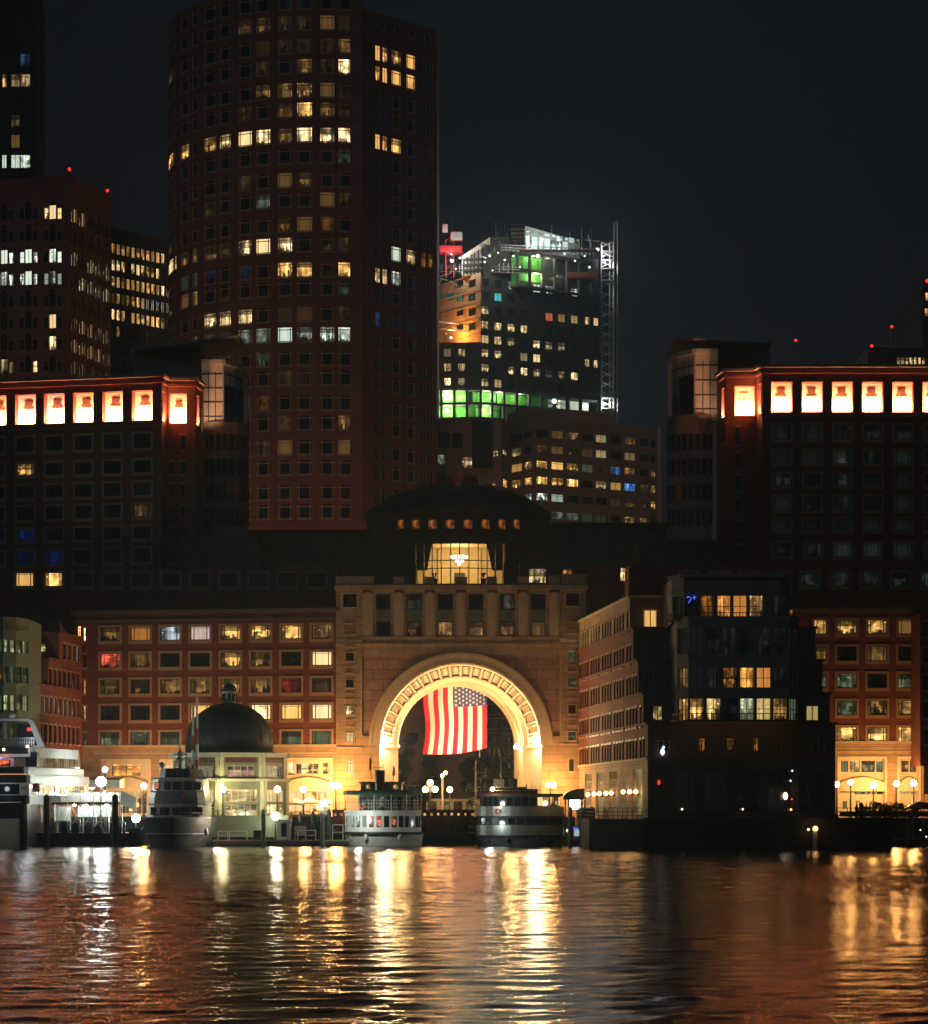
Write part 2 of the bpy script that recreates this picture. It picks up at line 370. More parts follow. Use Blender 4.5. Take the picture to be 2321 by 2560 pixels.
STY = {'plain': ['frame_dark'], 'hotel': ['frame_light', 'frame_dark'], 'tower': ['frame_tower', 'frame_dark'], 'narrow': ['frame_light', 'frame_dark'], 'grid': ['cream', 'frame_dark'], 'arched': ['frame_light', 'frame_dark'], 'pair': ['frame_dark'], 'tall': ['frame_dark']}
def frame(a, b, F_, u0, u1, z0, z1, style, col, off=0):
    w_ = u1-u0; h_ = z1-z0; r = random.random(); pane_m = off+(1 if col else 0)
    if off and len(STY[style]) == 1: pass
    bar = lambda p0, p1, q0, q1, d0=-.2, d1=-.12, m=0: fbox(a, F_, p0, p1, d0, d1, q0, q1, m)
    if style == 'hotel':
        t = .26
        for p in ((u0-t, u1+t, z0-t*1.5, z0), (u0-t, u1+t, z1, z1+t), (u0-t, u0, z0, z1), (u1, u1+t, z0, z1)): fbox(a, F_, p[0], p[1], 0, .10, p[2], p[3], 0)
        for x in (.17, .83): bar(u0+w_*x-.05, u0+w_*x+.05, z0, z1, m=1)
        bar(u0, u1, z0+h_*.88-.03, z0+h_*.88+.03, -.19, -.125, m=1); bar(u0, u1, z0, z0+.09, -.19, -.11, 1); bar(u0, u1, z1-.07, z1, -.19, -.11, 1)
        bar(u0, u0+.08, z0+.09, z1-.07, m=1); bar(u1-.08, u1, z0+.09, z1-.07, m=1)
    elif style == 'tower':
        t = .08
        for x in (.14, .86): bar(u0+w_*x-t, u0+w_*x+t, z0, z1, -.2, -.10)
        bar(u0, u1, z0+h_*.84-t, z0+h_*.84+t, -.19, -.105); bar(u0, u1, z0+h_*.06-t, z0+h_*.06+t, -.19, -.105)
        bar(u0, u0+t, z0, z1); bar(u1-t, u1, z0, z1)
        fbox(a, F_, u0, u1, -.3, .06, z0-.12, z0, 0)
    elif style == 'narrow':
        fbox(a, F_, u0-.12, u1+.12, 0, .08, z1, z1+.22, 0); fbox(a, F_, u0-.12, u1+.12, 0, .14, z0-.18, z0, 0)
        bar(u0, u1, z0+h_*.5-.03, z0+h_*.5+.03, m=1); bar(u0, u0+.07, z0, z1, m=1); bar(u1-.07, u1, z0, z1, m=1)
    elif style == 'grid':
        n = max(1, int(round(w_/.75)))
        for i in range(n+1): x = u0+(w_-.07)*i/n; bar(x, x+.07, z0, z1)
        nz = max(1, int(round(h_/.9)))
        for i in range(nz+1): z = z0+(h_-.06)*i/nz; bar(u0, u1, z, z+.06, -.195, -.125)
    elif style == 'arched':
        t = .12; n = 8; cx_ = (u0+u1)/2; rr = w_/2
        fbox(a, F_, u0-t, u0, -.05, .08, z0, z1, 0); fbox(a, F_, u1, u1+t, -.05, .08, z0, z1, 0)
        for i in range(n):
            p = math.pi*i/n; q = math.pi*(i+1)/n
            P = [(cx_-rr*math.cos(p), z1+rr*math.sin(p)), (cx_-rr*math.cos(q), z1+rr*math.sin(q)), (cx_-(rr+t)*math.cos(q), z1+(rr+t)*math.sin(q)), (cx_-(rr+t)*math.cos(p), z1+(rr+t)*math.sin(p))]
            a.hexa([F_.pt(P[0][0], -.02, P[0][1]), F_.pt(P[1][0], -.02, P[1][1]), F_.pt(P[2][0], -.02, P[2][1]), F_.pt(P[3][0], -.02, P[3][1]),
                    F_.pt(P[0][0], .08, P[0][1]), F_.pt(P[1][0], .08, P[1][1]), F_.pt(P[2][0], .08, P[2][1]), F_.pt(P[3][0], .08, P[3][1])], 0)
            b.face([F_.pt(cx_, .02, z1), F_.pt(P[0][0], .02, P[0][1]), F_.pt(P[1][0], .02, P[1][1])], off)
        bar(cx_-.03, cx_+.03, z0, z1, m=1)
    elif style == 'pair':
        bar(u0, u0+.06, z0, z1); bar(u1-.06, u1, z0, z1); bar((u0+u1)/2-.05, (u0+u1)/2+.05, z0, z1); bar(u0, u1, z1-.06, z1, -.195, -.125)
    elif style == 'tall':
        for x in (0, 1): bar(u0+(w_-.12)*x, u0+(w_-.12)*x+.12, z0, z1, -.2, .04)
        bar(u0, u1, z1-.12, z1, -.19, .03); bar(u0, u1, z0, z0+.12, -.19, .03)
    else:
        bar(u0, u0+.07, z0, z1); bar(u1-.07, u1, z0, z1); bar((u0+u1)/2-.035, (u0+u1)/2+.035, z0, z1); bar(u0, u1, z0+h_*.8-.03, z0+h_*.8+.03, -.195, -.125)
    fquad(b, F_, u0-.02, u1+.02, -.24, z0-.02, z1+.02, pane_m, col or (0, 0, 0) if col else (.0001, 0, 0), r)
def poly_faces(poly): return [Flat(poly[i], poly[(i+1) % len(poly)]) for i in range(len(poly))]
def solid(b, poly, z0, z1, m, faces=None, roof='roof_dark', part='wall', depth=.35):
    """walls of a storey block: windowed faces given in faces {edge: Flat}; other edges plain; roof on top"""
    mb = MB(); fs = poly_faces(poly)
    for i, f in enumerate(fs):
        f = (faces or {}).get(i, f); wall_holes(mb, f, 0, f.L, z0, z1, b.holes.get(id(f), []), depth)
    mb.mesh([(p[0], p[1], z1) for p in poly], [tuple(range(len(poly)))], 1)
    return mb.build(part, [m, roof], b.root)
def cornice(b, fs, z, h, d, m, name='cornice', mb=None):
    own = mb is None; mb = mb or MB()
    for f in fs: fbox(mb, f, -d if f.step > 1e6 else 0, f.L+(d if f.step > 1e6 else 0), -.05, d, z, z+h)
    if own: return mb.build(name, m, b.root)
def plight(name, loc, energy, col, parent=None, r=.25, kind='POINT', rot=None, size=None, spot=None):
    l = bpy.data.lights.new(name, kind); l.energy = energy; l.color = col
    if kind in ('POINT', 'SPOT'): l.shadow_soft_size = r
    if kind == 'AREA': l.shape = 'RECTANGLE'; l.size = size[0]; l.size_y = size[1]
    if kind == 'SPOT': l.spot_size = R(spot); l.spot_blend = .8
    o = bpy.data.objects.new(name, l); link(o, parent); o.location = Vector(loc)-(rel(parent) if parent else Vector((0, 0, 0)))
    if rot is not None:
        o.rotation_euler = Vector(rot).to_track_quat('-Z', 'Y').to_euler()
    return o
# ---------------------------------------------------------------- water and ground
def water():
    xs = np.concatenate([np.linspace(-700, -80, 30)[:-1], np.linspace(-80, 80, 760), np.linspace(80, 700, 30)[1:]])
    ys = [-60., -20.]; y = 8.
    while y < 300: ys.append(y); y += .12+y*.0010
    while y < 358: ys.append(y); y += .6
    ys = np.array(ys); gx, gy = np.meshgrid(xs, ys); z = np.zeros_like(gx); rs = np.random.RandomState(3)
    for i in range(110):
        lam = .48*(10 ** (rs.rand()*.88)); k = 2*math.pi/lam
        th = rs.normal(0, .6)+math.pi/2+.25; amp = .0019*lam**.75*(.5+rs.rand())
        if lam > 4: amp *= .6
        z += amp*np.sin(k*(gx*math.cos(th)+gy*math.sin(th))+rs.rand()*6.28)
    patch = .78+.30*np.sin(gx*.05+1.3*np.sin(gy*.021))*np.sin(gy*.04+.7)+.2*np.sin(gx*.11+gy*.03)
    z *= patch*np.clip((ys[:, None]+30)/60, .3, 1)
    n, m = gx.shape; v = np.stack([gx, gy, z], -1).reshape(-1, 3)
    me = bpy.data.meshes.new('water'); idx = np.arange(n*m).reshape(n, m)
    q = np.stack([idx[:-1, :-1], idx[:-1, 1:], idx[1:, 1:], idx[1:, :-1]], -1).reshape(-1, 4)
    me.vertices.add(n*m); me.vertices.foreach_set('co', v.ravel()); me.loops.add(q.size); me.loops.foreach_set('vertex_index', q.ravel())
    me.polygons.add(len(q)); me.polygons.foreach_set('loop_start', np.arange(0, q.size, 4)); me.polygons.foreach_set('loop_total', np.full(len(q), 4))
    me.polygons.foreach_set('use_smooth', np.ones(len(q), bool)); me.update(); me.validate()
    mt = bpy.data.materials.new('harbor_water'); mt.use_nodes = True; M['harbor_water'] = mt; t = mt.node_tree; b = t.nodes['Principled BSDF']
    b.inputs['Base Color'].default_value = (.004, .007, .008, 1); b.inputs['Roughness'].default_value = .14; b.inputs['IOR'].default_value = 1.333
    g = t.nodes.new('ShaderNodeNewGeometry'); mp = t.nodes.new('ShaderNodeMapping'); mp.inputs['Scale'].default_value = (1.5, 2.4, 1)
    ns = t.nodes.new('ShaderNodeTexNoise'); ns.inputs['Scale'].default_value = 1; ns.inputs['Detail'].default_value = 5; ns.inputs['Roughness'].default_value = .6
    bp = t.nodes.new('ShaderNodeBump'); bp.inputs['Strength'].default_value = 1; bp.inputs['Distance'].default_value = .018
    t.links.new(g.outputs['Position'], mp.inputs[0]); t.links.new(mp.outputs[0], ns.inputs['Vector']); t.links.new(ns.outputs[0], bp.inputs['Height']); m3 = t.nodes.new('ShaderNodeMapping'); m3.inputs['Scale'].default_value = (6.5, 9, 1); n3 = t.nodes.new('ShaderNodeTexNoise'); n3.inputs['Scale'].default_value = 1; n3.inputs['Detail'].default_value = 3
    b3 = t.nodes.new('ShaderNodeBump'); b3.inputs['Distance'].default_value = .011; t.links.new(g.outputs['Position'], m3.inputs[0]); t.links.new(m3.outputs[0], n3.inputs['Vector']); t.links.new(n3.outputs[0], b3.inputs['Height']); t.links.new(bp.outputs[0], b3.inputs['Normal']); t.links.new(b3.outputs[0], b.inputs['Normal'])
    me.materials.append(mt); o = bpy.data.objects.new('water', me); link(o); tag(o, 'dark rippled harbour water full of light streaks', 'water', kind='structure')
water()
KP0 = (13.5, 350.); KD = -.088                                     # plane of the right wing's side: x = 13.5+(350-Y)*.088
kx = lambda Y: 13.5+(350-Y)*.088
def ground():
    mb = MB(); z = 3.0
    front = [(-900, 296), (-47.2, 296), (-47.2, 341), (X(432, 331), 341), (X(432, 331), 328), (X(722, 331), 328), (X(722, 331), 339), (12.6, 339), (12.6, 300), (17.6, 292), (42, 292), (42, 330), (900, 330)]
    poly = front+[(3200, 5200), (-3200, 5200)]
    vs = [(x, y, z) for x, y in poly]; mb.mesh(vs, [tuple(range(len(poly)))], 0); mb.build('ground', 'asphalt', kind='structure')
    mb = MB(); n = len(front)
    mb.mesh([(x, y, -1.5) for x, y in front]+[(x, y, z-.005) for x, y in front], [(i, i+1, n+i+1, n+i) for i in range(n-1)])
    o = mb.build('quay', 'concrete', kind='structure')
    mb = MB()
    for (x0, x1, y) in ((-47.2, X(432, 331), 341), (X(432, 331), X(722, 331), 328), (X(722, 331), 12.6, 339), (17.6, 42, 292)): mb.box(x0, x1, y-.15, y+.35, z+.004, z+.16)
    mb.build('kerb', 'concrete', kind='structure')
ground()

# ---------------------------------------------------------------- far towers
def dark_tower():
    b = Bld('office_tower', 'tall black office tower with a few lit floors at the upper left edge', loc=(X(-40, 660), 660, 3)); Y = 660
    f = Flat((X(-160, Y), Y), (X(92, Y), Y)); g = Flat((X(92, Y), Y), (X(112, Y+30), Y+30))
    for r in range(24):
        y = 46+r*50.5
        for (x0, x1) in ((-60, -30), (-25, 0), (5, 17), (28, 50), (51, 76)):
            L = None
            if r == 2 and x0 == 51: L = lit(BLU, .05)
            if r == 3 and x0 >= 28: L = lit(CREAM, .35)
            if r == 3 and x0 == 5: L = lit(WARM, .8)
            if r == 5 and x0 == 28: L = lit(CREAM, .08)
            if r == 6 and x0 == 28: L = lit(WARM, .12)
            if r == 7 and x0 > 0: L = lit(WHT, .7)
            b.pxwin(f, x0, x1, y-12, y+20, 'plain', L, ref=40)
    poly = [tuple(f.a), tuple(f.b), tuple(g.b), (f.a.x, Y+40)]
    solid(b, poly, 3, Z(-60, Y), 'dark_clad', {0: f, 1: g}); b.finish()
dark_tower()
def arched_tower():
    b = Bld('brick_office_building', 'broad red brick office block with rows of arched windows and red roof lights', loc=(X(170, 560), 560, 3))
    c = (X(171, 560), 560); f = Flat((X(-150, 570), 570), c); g = Flat(c, (X(278, 581), 581))
    lits = {(0, 2): lit(CREAM, 1.1), (2, 0): lit(WHT, .9), (2, 1): lit(WHT, 1), (2, 2): lit(WHT, 1.1), (3, 0): lit(WHT, .8), (3, 1): lit(WHT, .9), (3, 2): lit(WHT, .3), (5, 2): 1, (6, 2): 1, (7, 0): lit(CREAM, .15), (7, 1): 2}
    for r in range(11):
        yt, yb = 512+54.6*r, 548+54.6*r
        for ci, cx_ in enumerate((-49, 11, 71.5, 132)):
            L = lits.get((r, ci-1)); dy = -.9 if ci > 2 else (0 if ci == 2 else 2)
            full = L if isinstance(L, tuple) else None
            b.pxwin(f, cx_-8.5, cx_+8.5, yt+dy+2, yb+dy, 'arched', full if r in (0, 2, 3, 7) else (lit(CREAM, 1.) if L == 1 else full), name='arched_window')
            b.pxwin(f, cx_-22, cx_-11, yt+dy+9, yb+dy, 'narrow', full if ci != 3 or r != 2 else None)
            b.pxwin(f, cx_+11, cx_+22, yt+dy+9, yb+dy, 'narrow', full if L != 2 else lit(CREAM, 1.2))
        for ci, cx_ in enumerate((187, 207, 228, 247.5, 267)):
            sy = lambda y: HY-(HY-y)*560/g.Y(cx_)
            L = None
            if r == 0 and ci < 2: L = lit(CREAM, .5)
            if r in (2, 3) and (ci > 0 or r == 2) and r+ci != 3: L = lit((.9, .85, .5), .45)
            if r in (5, 6): L = lit(CREAM, .30+.2*random.random())
            if r in (7,): L = lit(CREAM, .12)
            b.pxwin(g, cx_-3.4, cx_+3.4, sy(yt)+2, sy(yb), 'arched', L, name='arched_window'); b.pxwin(g, cx_-8.3, cx_-4.4, sy(yt)+9, sy(yb), 'narrow', L); b.pxwin(g, cx_+4.4, cx_+8.3, sy(yt)+9, sy(yb), 'narrow', L)
    top = Z(452, 560)
    poly = [tuple(f.a), c, tuple(g.b), (f.a.x, 600)]
    solid(b, poly, 3, top, 'tower_brick', {0: f, 1: g}); cornice(b, [f, g], top, 1.2, .3, 'tower_brick')
    for px, Y in ((174, 560.5), (269, 580)):
        q = MB(); x, _, z = at(px, 452 if px < 200 else 507, Y); q.tube((x, Y, top+1.2), (x, Y, top+2), .08); o = q.build('roof_beacon', 'steel_dark', b.root)
        q = MB(); q.ball((x, Y, top+2.3), .3, 6); q.build('beacon_lamp', 'red_light', o)
    b.finish()
arched_tower()
def slot_office():
    Y = 640; b = Bld('office_building', 'dark office building with tall narrow lit windows between two brick towers', loc=(X(350, Y), Y, 3))
    f = Flat((X(262, Y), Y), (X(440, Y+17), Y+17)); g = Flat((X(250, Y+6), Y+6), (X(262, Y), Y))
    pat = ['11111111111', '2210221112', '21111111112', '01011110000', '21101111111', '0100000000']
    for r in range(9):
        yt = 604+41.3*r
        for ci in range(14):
            x = 284.5+12.4*ci; L = None
            if r < 6 and ci < len(pat[r]): L = {'0': None, '1': lit(WARM, random.choice((.35, .6, .9, 1.1))), '2': lit(CREAM, 1.3)}[pat[r][ci]]
            if r == 3 and not L: L = lit(WARM, .05)
            if r == 5 and ci == 1: L = lit(WARM, .4)
            yy = lambda y: HY-(HY-y)*Y/f.Y(x)
            b.pxwin(f, x-4.3, x+4.3, yy(yt), yy(yt+26), 'plain', L)
    solid(b, [tuple(g.a), tuple(f.a), tuple(f.b), (f.b.x, Y+50), (g.a.x, Y+50)], 3, Z(565, Y), 'dark_clad', {1: f}); b.finish()
slot_office()

def round_tower():
    b = Bld('round_brick_tower', 'huge rounded red brick office tower rising out of the top of the picture', loc=(-28, 600, 3), most=98)
    C_ = Cyl(-28.1, 607, 32, -100, 11)
    e = C_.pt(C_.L, 0, 0); S_ = Flat((e[0], e[1]), (X(905, 575.6), 575.6)); G = Flat((X(905, 575.6), 575.6), (X(1092, 592), 592))
    bays = [(820, 857.5, 845.5, 882.5)]; bays = [(800+0, 0)]
    # bays: two window columns each, measured on the photograph
    cols = [(800.3, 837), (846, 882.6), (694, 731), (742, 781), (595.5, 630), (640, 676), (510, 541), (548.5, 577), (451.7, 472.6), (480, 495), (420.5, 433), (435.5, 443)]
    tops = [600+t/2.344 for t in (1702, 1548, 1435, 1290, 1172, 1028, 910, 765, 650, 510, 390, 240, 130, -16, -136, -279, -396, -536, -658, -806, -921, -1061, -1181, -1316, -1436)]
    # rows: 24 top ... 0 bottom. lights by (row, column); row index counts up from the lowest
    W, C, V, O_, D = lit(WARM, .95), lit(CREAM, 1.2), lit(WHT, .75), lit(ORG, .04), lit(WARM, .016)
    Lm = {}
    def row(i, s_):   # characters left to right for columns sorted by px
        for k, ch in enumerate(s_): Lm[(i, k)] = {'.': None, 'W': W, 'C': C, 'V': V, 'o': O_, 'd': D, 'v': lit(WHT, .10), 'w': lit(WARM, .10), 'g': lit((.6, .9, .6), .03), 'b': lit(BLU, .012)}[ch]
    row(23, '........dddw'); row(23, '......wwddwd'); row(22, 'w......ddddwW'[:12]); row(21, '.......d.wdC'); row(20, '......wwwWw.'); row(20, '.......wwWwd'); row(19, '......d.wWwd')
    row(18, 'WWW.CCCCwCCC'); row(18, 'W.W.WCCCwCCC'); row(17, '...........g'); row(16, '......dd.dwd'); row(16, '......d.ww..'); row(15, '....d..v..wd'); row(14, '........owo.'); row(13, 'CCwwwwCCC.dd'); row(12, '....ggb.WWdW'); row(12, '..ggb.b.WWdW')
    row(11, '...........g'); row(11, '..ww.......g'); row(10, '....CCC.do.d'); row(9, 'o..gggvvVvVV'); row(8, '.......g.d..'); row(7, '........dd..'); row(6, '......do....'); row(5, '...........g'); row(5, '........d..w'); row(4, '........W..W'); row(4, '.......dw..w'); row(0, '......dd....')
    order = sorted(range(12), key=lambda k: cols[k][0])
    zt = [C_.z(841, y) for y in tops]
    for i, z1 in enumerate(zt):
        z0 = z1-2.85
        for k in range(12):
            c0, c1 = cols[order[k]]; L = Lm.get((i, k))
            b.window(C_, C_.u(c0), C_.u(c1), z0, z1, 'tower', L)
        # right face
        for kk, (x0, x1) in enumerate(((939, 951.5), (957, 969.5), (980, 1003.5), (1017, 1039), (1054, 1066), (1071, 1083))):
            L = None
            if i in (22, 21) and kk < 4: L = W
            if i == 18 and kk < 3: L = W
            if i == 12 and kk < 3: L = (C, C, lit(WHT, .4))[kk]
            if i == 13 and kk > 1: L = (V, lit(CREAM, .8), lit(ORG, .35), lit(ORG, .35))[kk-2]
            if i == 10 and kk in (2, 3): L = lit(BLU, .006)
            if i == 19 and kk < 2: L = lit(BLU, .006)
            if i == 10 and kk == 0: L = lit(BLU, .04)
            if i == 18 and kk == 5: L = D
            if z0 > Z(115, 580): continue
            b.window(G, G.u(x0), G.u(x1), z0-.4, z1-.4, 'tower' if kk in (2, 3) else 'plain', L)
    top = Z(-30, 575); mb = MB()
    b.wall(C_, 3, top, 'tower_brick', mb=mb); b.wall(S_, 3, top, 'tower_brick', mb=mb); b.wall(G, 3, Z(18, 575), 'tower_brick', mb=mb)
    back = [(G.b.x, G.b.y), (G.b.x, 650), (-60, 650), C_.pt(0, 0, 0)[:2]]
    for p, q in zip(back[:-1], back[1:]): f = Flat(p, q); mb.face([f.pt(0, 0, 3), f.pt(f.L, 0, 3), f.pt(f.L, 0, top-9), f.pt(0, 0, top-9)])
    mb.build('wall', 'tower_brick', b.root)
    # projecting bands of brick between the pairs of floors
    mb = MB()
    for i in range(0, 24):
        if (i % 2) == 0:
            za = zt[i]+.25; zb = (zt[i+1]-3.0)-.35
            if zb-za > .4: mb = MB(); fbox(mb, C_, 0, C_.L, 0, .12, za, zb); fbox(mb, S_, 0, S_.L, 0, .12, za, zb); mb.build('brick_band', 'tower_brick', b.root)
    # pilasters between the window pairs
    mb = MB()
    ps = [(786+5, 797), (889, 894), (684, 690), (584, 591), (500, 506), (444, 449)]
    for p in ps: mb = MB(); fbox(mb, C_, C_.u(p[0]), C_.u(p[1]), 0, .25, 3, top); mb.build('pilaster', 'tower_brick', b.root)
    # round openings high on the flat side
    for px, py in ((954, 64), (994.5, 76.5), (1031, 88), (1068, 98)):
        u = G.u(px); z = G.z(px, py); mb = MB(); n = 14; r = .85
        P = lambda k, rr, d: G.pt(u+rr*math.cos(2*math.pi*k/n), d, z+rr*math.sin(2*math.pi*k/n))
        for k in range(n): mb.hexa([P(k, r, .02), P(k+1, r, .02), P(k+1, r+.12, .02), P(k, r+.12, .02), P(k, r, .15), P(k+1, r, .15), P(k+1, r+.12, .15), P(k, r+.12, .15)])
        o = mb.build('round_window', 'frame_tower', b.root); mb = MB(); mb.face([P(k, r, .03) for k in range(n)]); mb.build('pane', 'glass_dark', o)
    b.finish()
round_tower()

# ---------------------------------------------------------------- building under construction
mat('rust', (.20, .045, .03), .7, noise=.25)
def construction():
    Y0 = 665; b = Bld('unfinished_tower', 'unfinished tower with bright green sheathing, open floors and work lights', loc=(X(1300, Y0), Y0, 3))
    c = (X(1203, Y0), Y0); f = Flat(c, (X(1500, Y0*1.026), Y0*1.026)); lw = Flat((X(1090, Y0+1), Y0+1), c); sd = Flat((X(1090, 682), 682), (c[0], c[1]+.3))
    pxs = [1214, 1246, 1279, 1311, 1343, 1374, 1405, 1437, 1469, 1491]
    sy = lambda x, y: HY-(HY-y)*Y0/f.Y(x)
    rows = [705, 738, 774, 812, 847, 882, 919, 955]
    litm = {(0, 2): WHT, (0, 4): WHT, (0, 5): WHT, (0, 7): WHT, (1, 1): (.1, .6, .6), (2, 0): CREAM, (3, 0): CREAM, (3, 1): CREAM, (3, 2): CREAM, (3, 3): CREAM, (2, 5): (.5, .1, .05), (2, 6): (.3, .15, .06), (2, 7): (.5, .4, .15), (2, 8): CREAM, (2, 9): CREAM,
            (4, 0): CREAM, (4, 1): CREAM, (4, 2): CREAM, (4, 4): CREAM, (4, 5): (.3, .25, .12), (4, 6): (.4, .33, .17), (5, 0): CREAM, (5, 1): CREAM, (5, 3): (.3, .22, .12), (5, 4): CREAM, (5, 8): CREAM, (5, 9): CREAM,
            (6, 0): CREAM, (6, 2): CREAM, (6, 3): CREAM, (6, 4): (.6, .5, .22), (6, 5): (.3, .2, .1), (6, 6): (.4, .28, .14), (6, 7): CREAM, (7, 0): CREAM, (7, 1): (.7, .45, .2)}
    for r, y in enumerate(rows):
        for k, x in enumerate(pxs):
            L = litm.get((r, k)); h = 9.5
            b.pxwin(f, x-9+(3 if k > 7 else 0), x+9-(3 if k > 7 else 0), sy(x, y)-h, sy(x, y)+h, 'plain', lit(L, random.choice((.6, .85, 1.1))) if L else None)
    for r, y in enumerate(rows):
        if r < 5: continue
        for x in (1119, 1154): b.pxwin(lw, x-9, x+9, y-10, y+9, 'plain', lit(CREAM, random.choice((.3, .7, 1))) if x > 1130 or r > 5 else lit(CREAM, .15))
    for r, y in enumerate((708, 742, 779, 815)):
        for x in (1100, 1125, 1150, 1181):
            if x > 1140 or r in (1,): b.pxwin(sd, x-9, x+9, y-9, y+10, 'plain', lit((.1, .5, .35), .12) if r == 1 else None, )
    zt = Z(690, Y0); zg = Z(972, Y0); zb = Z(1045, Y0)
    mb = MB(); wall_holes(mb, f, 0, f.L, zg, zt, b.holes.get(id(f), []), .3); mb.build('wall', 'dark_clad', b.root)
    mb = MB(); wall_holes(mb, lw, 0, lw.L, zg, Z(855, Y0), b.holes.get(id(lw), []), .3); mb.face([lw.pt(0, 0, Z(855, Y0)), lw.pt(lw.L, 0, Z(855, Y0)), sd.pt(sd.L, 0, Z(855, Y0)), sd.pt(0, 0, Z(855, Y0))]); mb.build('wall', 'dark_clad', b.root)
    mb = MB(); wall_holes(mb, sd, 0, sd.L, Z(855, Y0), Z(680, Y0), b.holes.get(id(sd), []), .3)
    for z in (706, 742, 778, 814): fbox(mb, sd, 0, sd.L, 0, .3, Z(z+15, Y0), Z(z+18, Y0))
    mb.build('wall', 'orange_wall', b.root)
    # lower body and back
    mb = MB(); mb.prism([tuple(lw.a), c, tuple(f.b), (f.b.x, 720), (lw.a.x, 720)], 3, zb, 0); mb.prism([(c[0]+.5, c[1]+1.2), (f.b.x-.3, f.b.y+.9), (f.b.x-.3, 720), (c[0]+.5, 720)], zg, Z(610, Y0), 0); mb.build('core_wall', 'dark_clad', b.root)
    # green band: two open floors, columns and slabs, green boards set back
    slab = MB(); brd = MB(); rm = MB()
    for F_, xs_ in ((lw, [1090, 1104, 1136, 1168, 1203]), (f, [1203, 1232, 1262, 1294, 1326, 1357, 1389, 1421, 1454, 1500])):
        for ya in (972, 1008, 1045): fbox(slab, F_, 0, F_.L, -5, .1, Z(ya, Y0)-.25, Z(ya, Y0)+.3)
        for x in xs_: u = F_.u(x); fbox(slab, F_, max(u-.3, 0), min(u+.3, F_.L), -.7, -.1, zb, zg)
        for (za, zc) in ((972, 1008), (1008, 1045)):
            for i in range(len(xs_)-1):
                u0, u1 = F_.u(xs_[i]), F_.u(xs_[i+1]); z0, z1 = Z(zc, Y0)+.3, Z(za, Y0)-.25
                if F_ is f and i > 5: fquad(rm, F_, u0, u1, -4.5, z0, z1, 0, lit((.9, 1, .75), .55), random.random())
                else: fquad(brd, F_, u0, u1, -2.2-1.5*random.random(), z0, z1)
    ybs = (597, 625, 670, 713)
    f2 = Flat((X(1296, Y0+2), Y0+2), (X(1482, Y0*1.024), Y0*1.024))
    for ya in (625, 668, 709): fbox(slab, f2, 0, f2.L, -6, .1, Z(ya, Y0)-.25, Z(ya, Y0)+.25)
    for i in range(7):
        u = f2.L*i/6; fbox(slab, f2, max(0, u-.25), min(f2.L, u+.25), -.7, -.1, Z(709, Y0), Z(625, Y0))
        if i < 6:
            u1 = f2.L*(i+1)/6
            for (a_, c_) in ((625, 668), (668, 709)):
                if i < 3: fquad(brd, f2, u, u1, -2.5, Z(c_, Y0)+.25, Z(a_, Y0)-.25)
                else: fquad(rm, f2, u, u1, -4, Z(c_, Y0)+.25, Z(a_, Y0)-.25, 0, lit((1, .9, .6), .35 if a_ == 625 else .7), random.random())
    slab.build('floor_slab', 'floor_slab', b.root); brd.build('sheathing', 'green_board', b.root); rm.build('open_floor', 'lit_room', b.root)
    # mechanical boxes on the roof
    zr = Z(625, Y0)
    mb = MB(); g = Flat((X(1313, Y0+2), Y0+2), (X(1451, Y0+12), Y0+12)); mb.prism([tuple(g.a), tuple(g.b), (g.b.x, Y0+22), (g.a.x, Y0+22)], zr+.3, [Z(560, Y0), Z(578, Y0), Z(578, Y0), Z(560, Y0)]); pen = mb.build('penthouse', 'white_dull', b.root)
    mb = MB()
    for i in range(9): fquad(mb, g, g.L*i/9+.2, g.L*(i+1)/9-.1, .08, zr+4.7, Z(578, Y0)-.6 if i > 4 else Z(570, Y0)-.6, 0, lit((.75, 1, .9), random.choice((.35, .6, 1.1))), random.random())
    for i in range(7): fquad(mb, g, g.L*i/9+.2, g.L*(i+1)/9-.1, .08, zr+1, zr+3.6, 0, lit((.8, 1, .95), random.choice((.8, 1.2))), random.random())
    mb.build('glazing', 'lit_room', pen)
    mb = MB(); mb.box(X(1278, Y0), X(1313, Y0), Y0+3, Y0+14, zr+.3, Z(560, Y0)); lc = mb.build('lift_core', 'beige', b.root)
    mb = MB(); g2 = Flat((X(1278, Y0), Y0+3), (X(1313, Y0), Y0+3))
    for i in range(6): fbox(mb, g2, g2.L*i/5-.08, g2.L*i/5+.08, 0, .25, zr+.3, Z(560, Y0))
    for k in range(7): fbox(mb, g2, 0, g2.L, .25, .45, zr+1+k*.85, zr+1.2+k*.85)
    mb.build('formwork', 'dark_clad', lc)
    mb = MB(); mb.prism([(X(1155, Y0), Y0+4), (X(1226, Y0), Y0+3), (X(1226, Y0), Y0+14), (X(1155, Y0), Y0+14)], Z(680, Y0), [Z(632, Y0), Z(586, Y0), Z(586, Y0), Z(632, Y0)]); mb.build('plant_room', 'cream', b.root)
    mb = MB(); gq = Flat((X(1157, Y0), Y0+4), (X(1224, Y0), Y0+3))
    for i in range(7): fbox(mb, gq, gq.L*i/7+.05, gq.L*i/7+.3, 0, .35, Z(679, Y0), Z(634-5.6*i, Y0)-.6)
    for y in (668, 655, 642): fbox(mb, gq, 0, gq.L, .35, .6, Z(y, Y0)-.3, Z(y, Y0)+.2)
    mb.build('louvre', 'dark_clad', b.root)
    mb = MB(); mb.box(X(1226, Y0), X(1276, Y0), Y0+2, Y0+12, Z(680, Y0), Z(588, Y0)); mb.build('louvre_box', 'dark_clad', b.root)
    # site rails and scaffold deck
    mb = MB()
    for y in (612, 618, 624): mb.tube(at(1255, y, Y0-1), at(1492, y+12, Y0+12), .10)
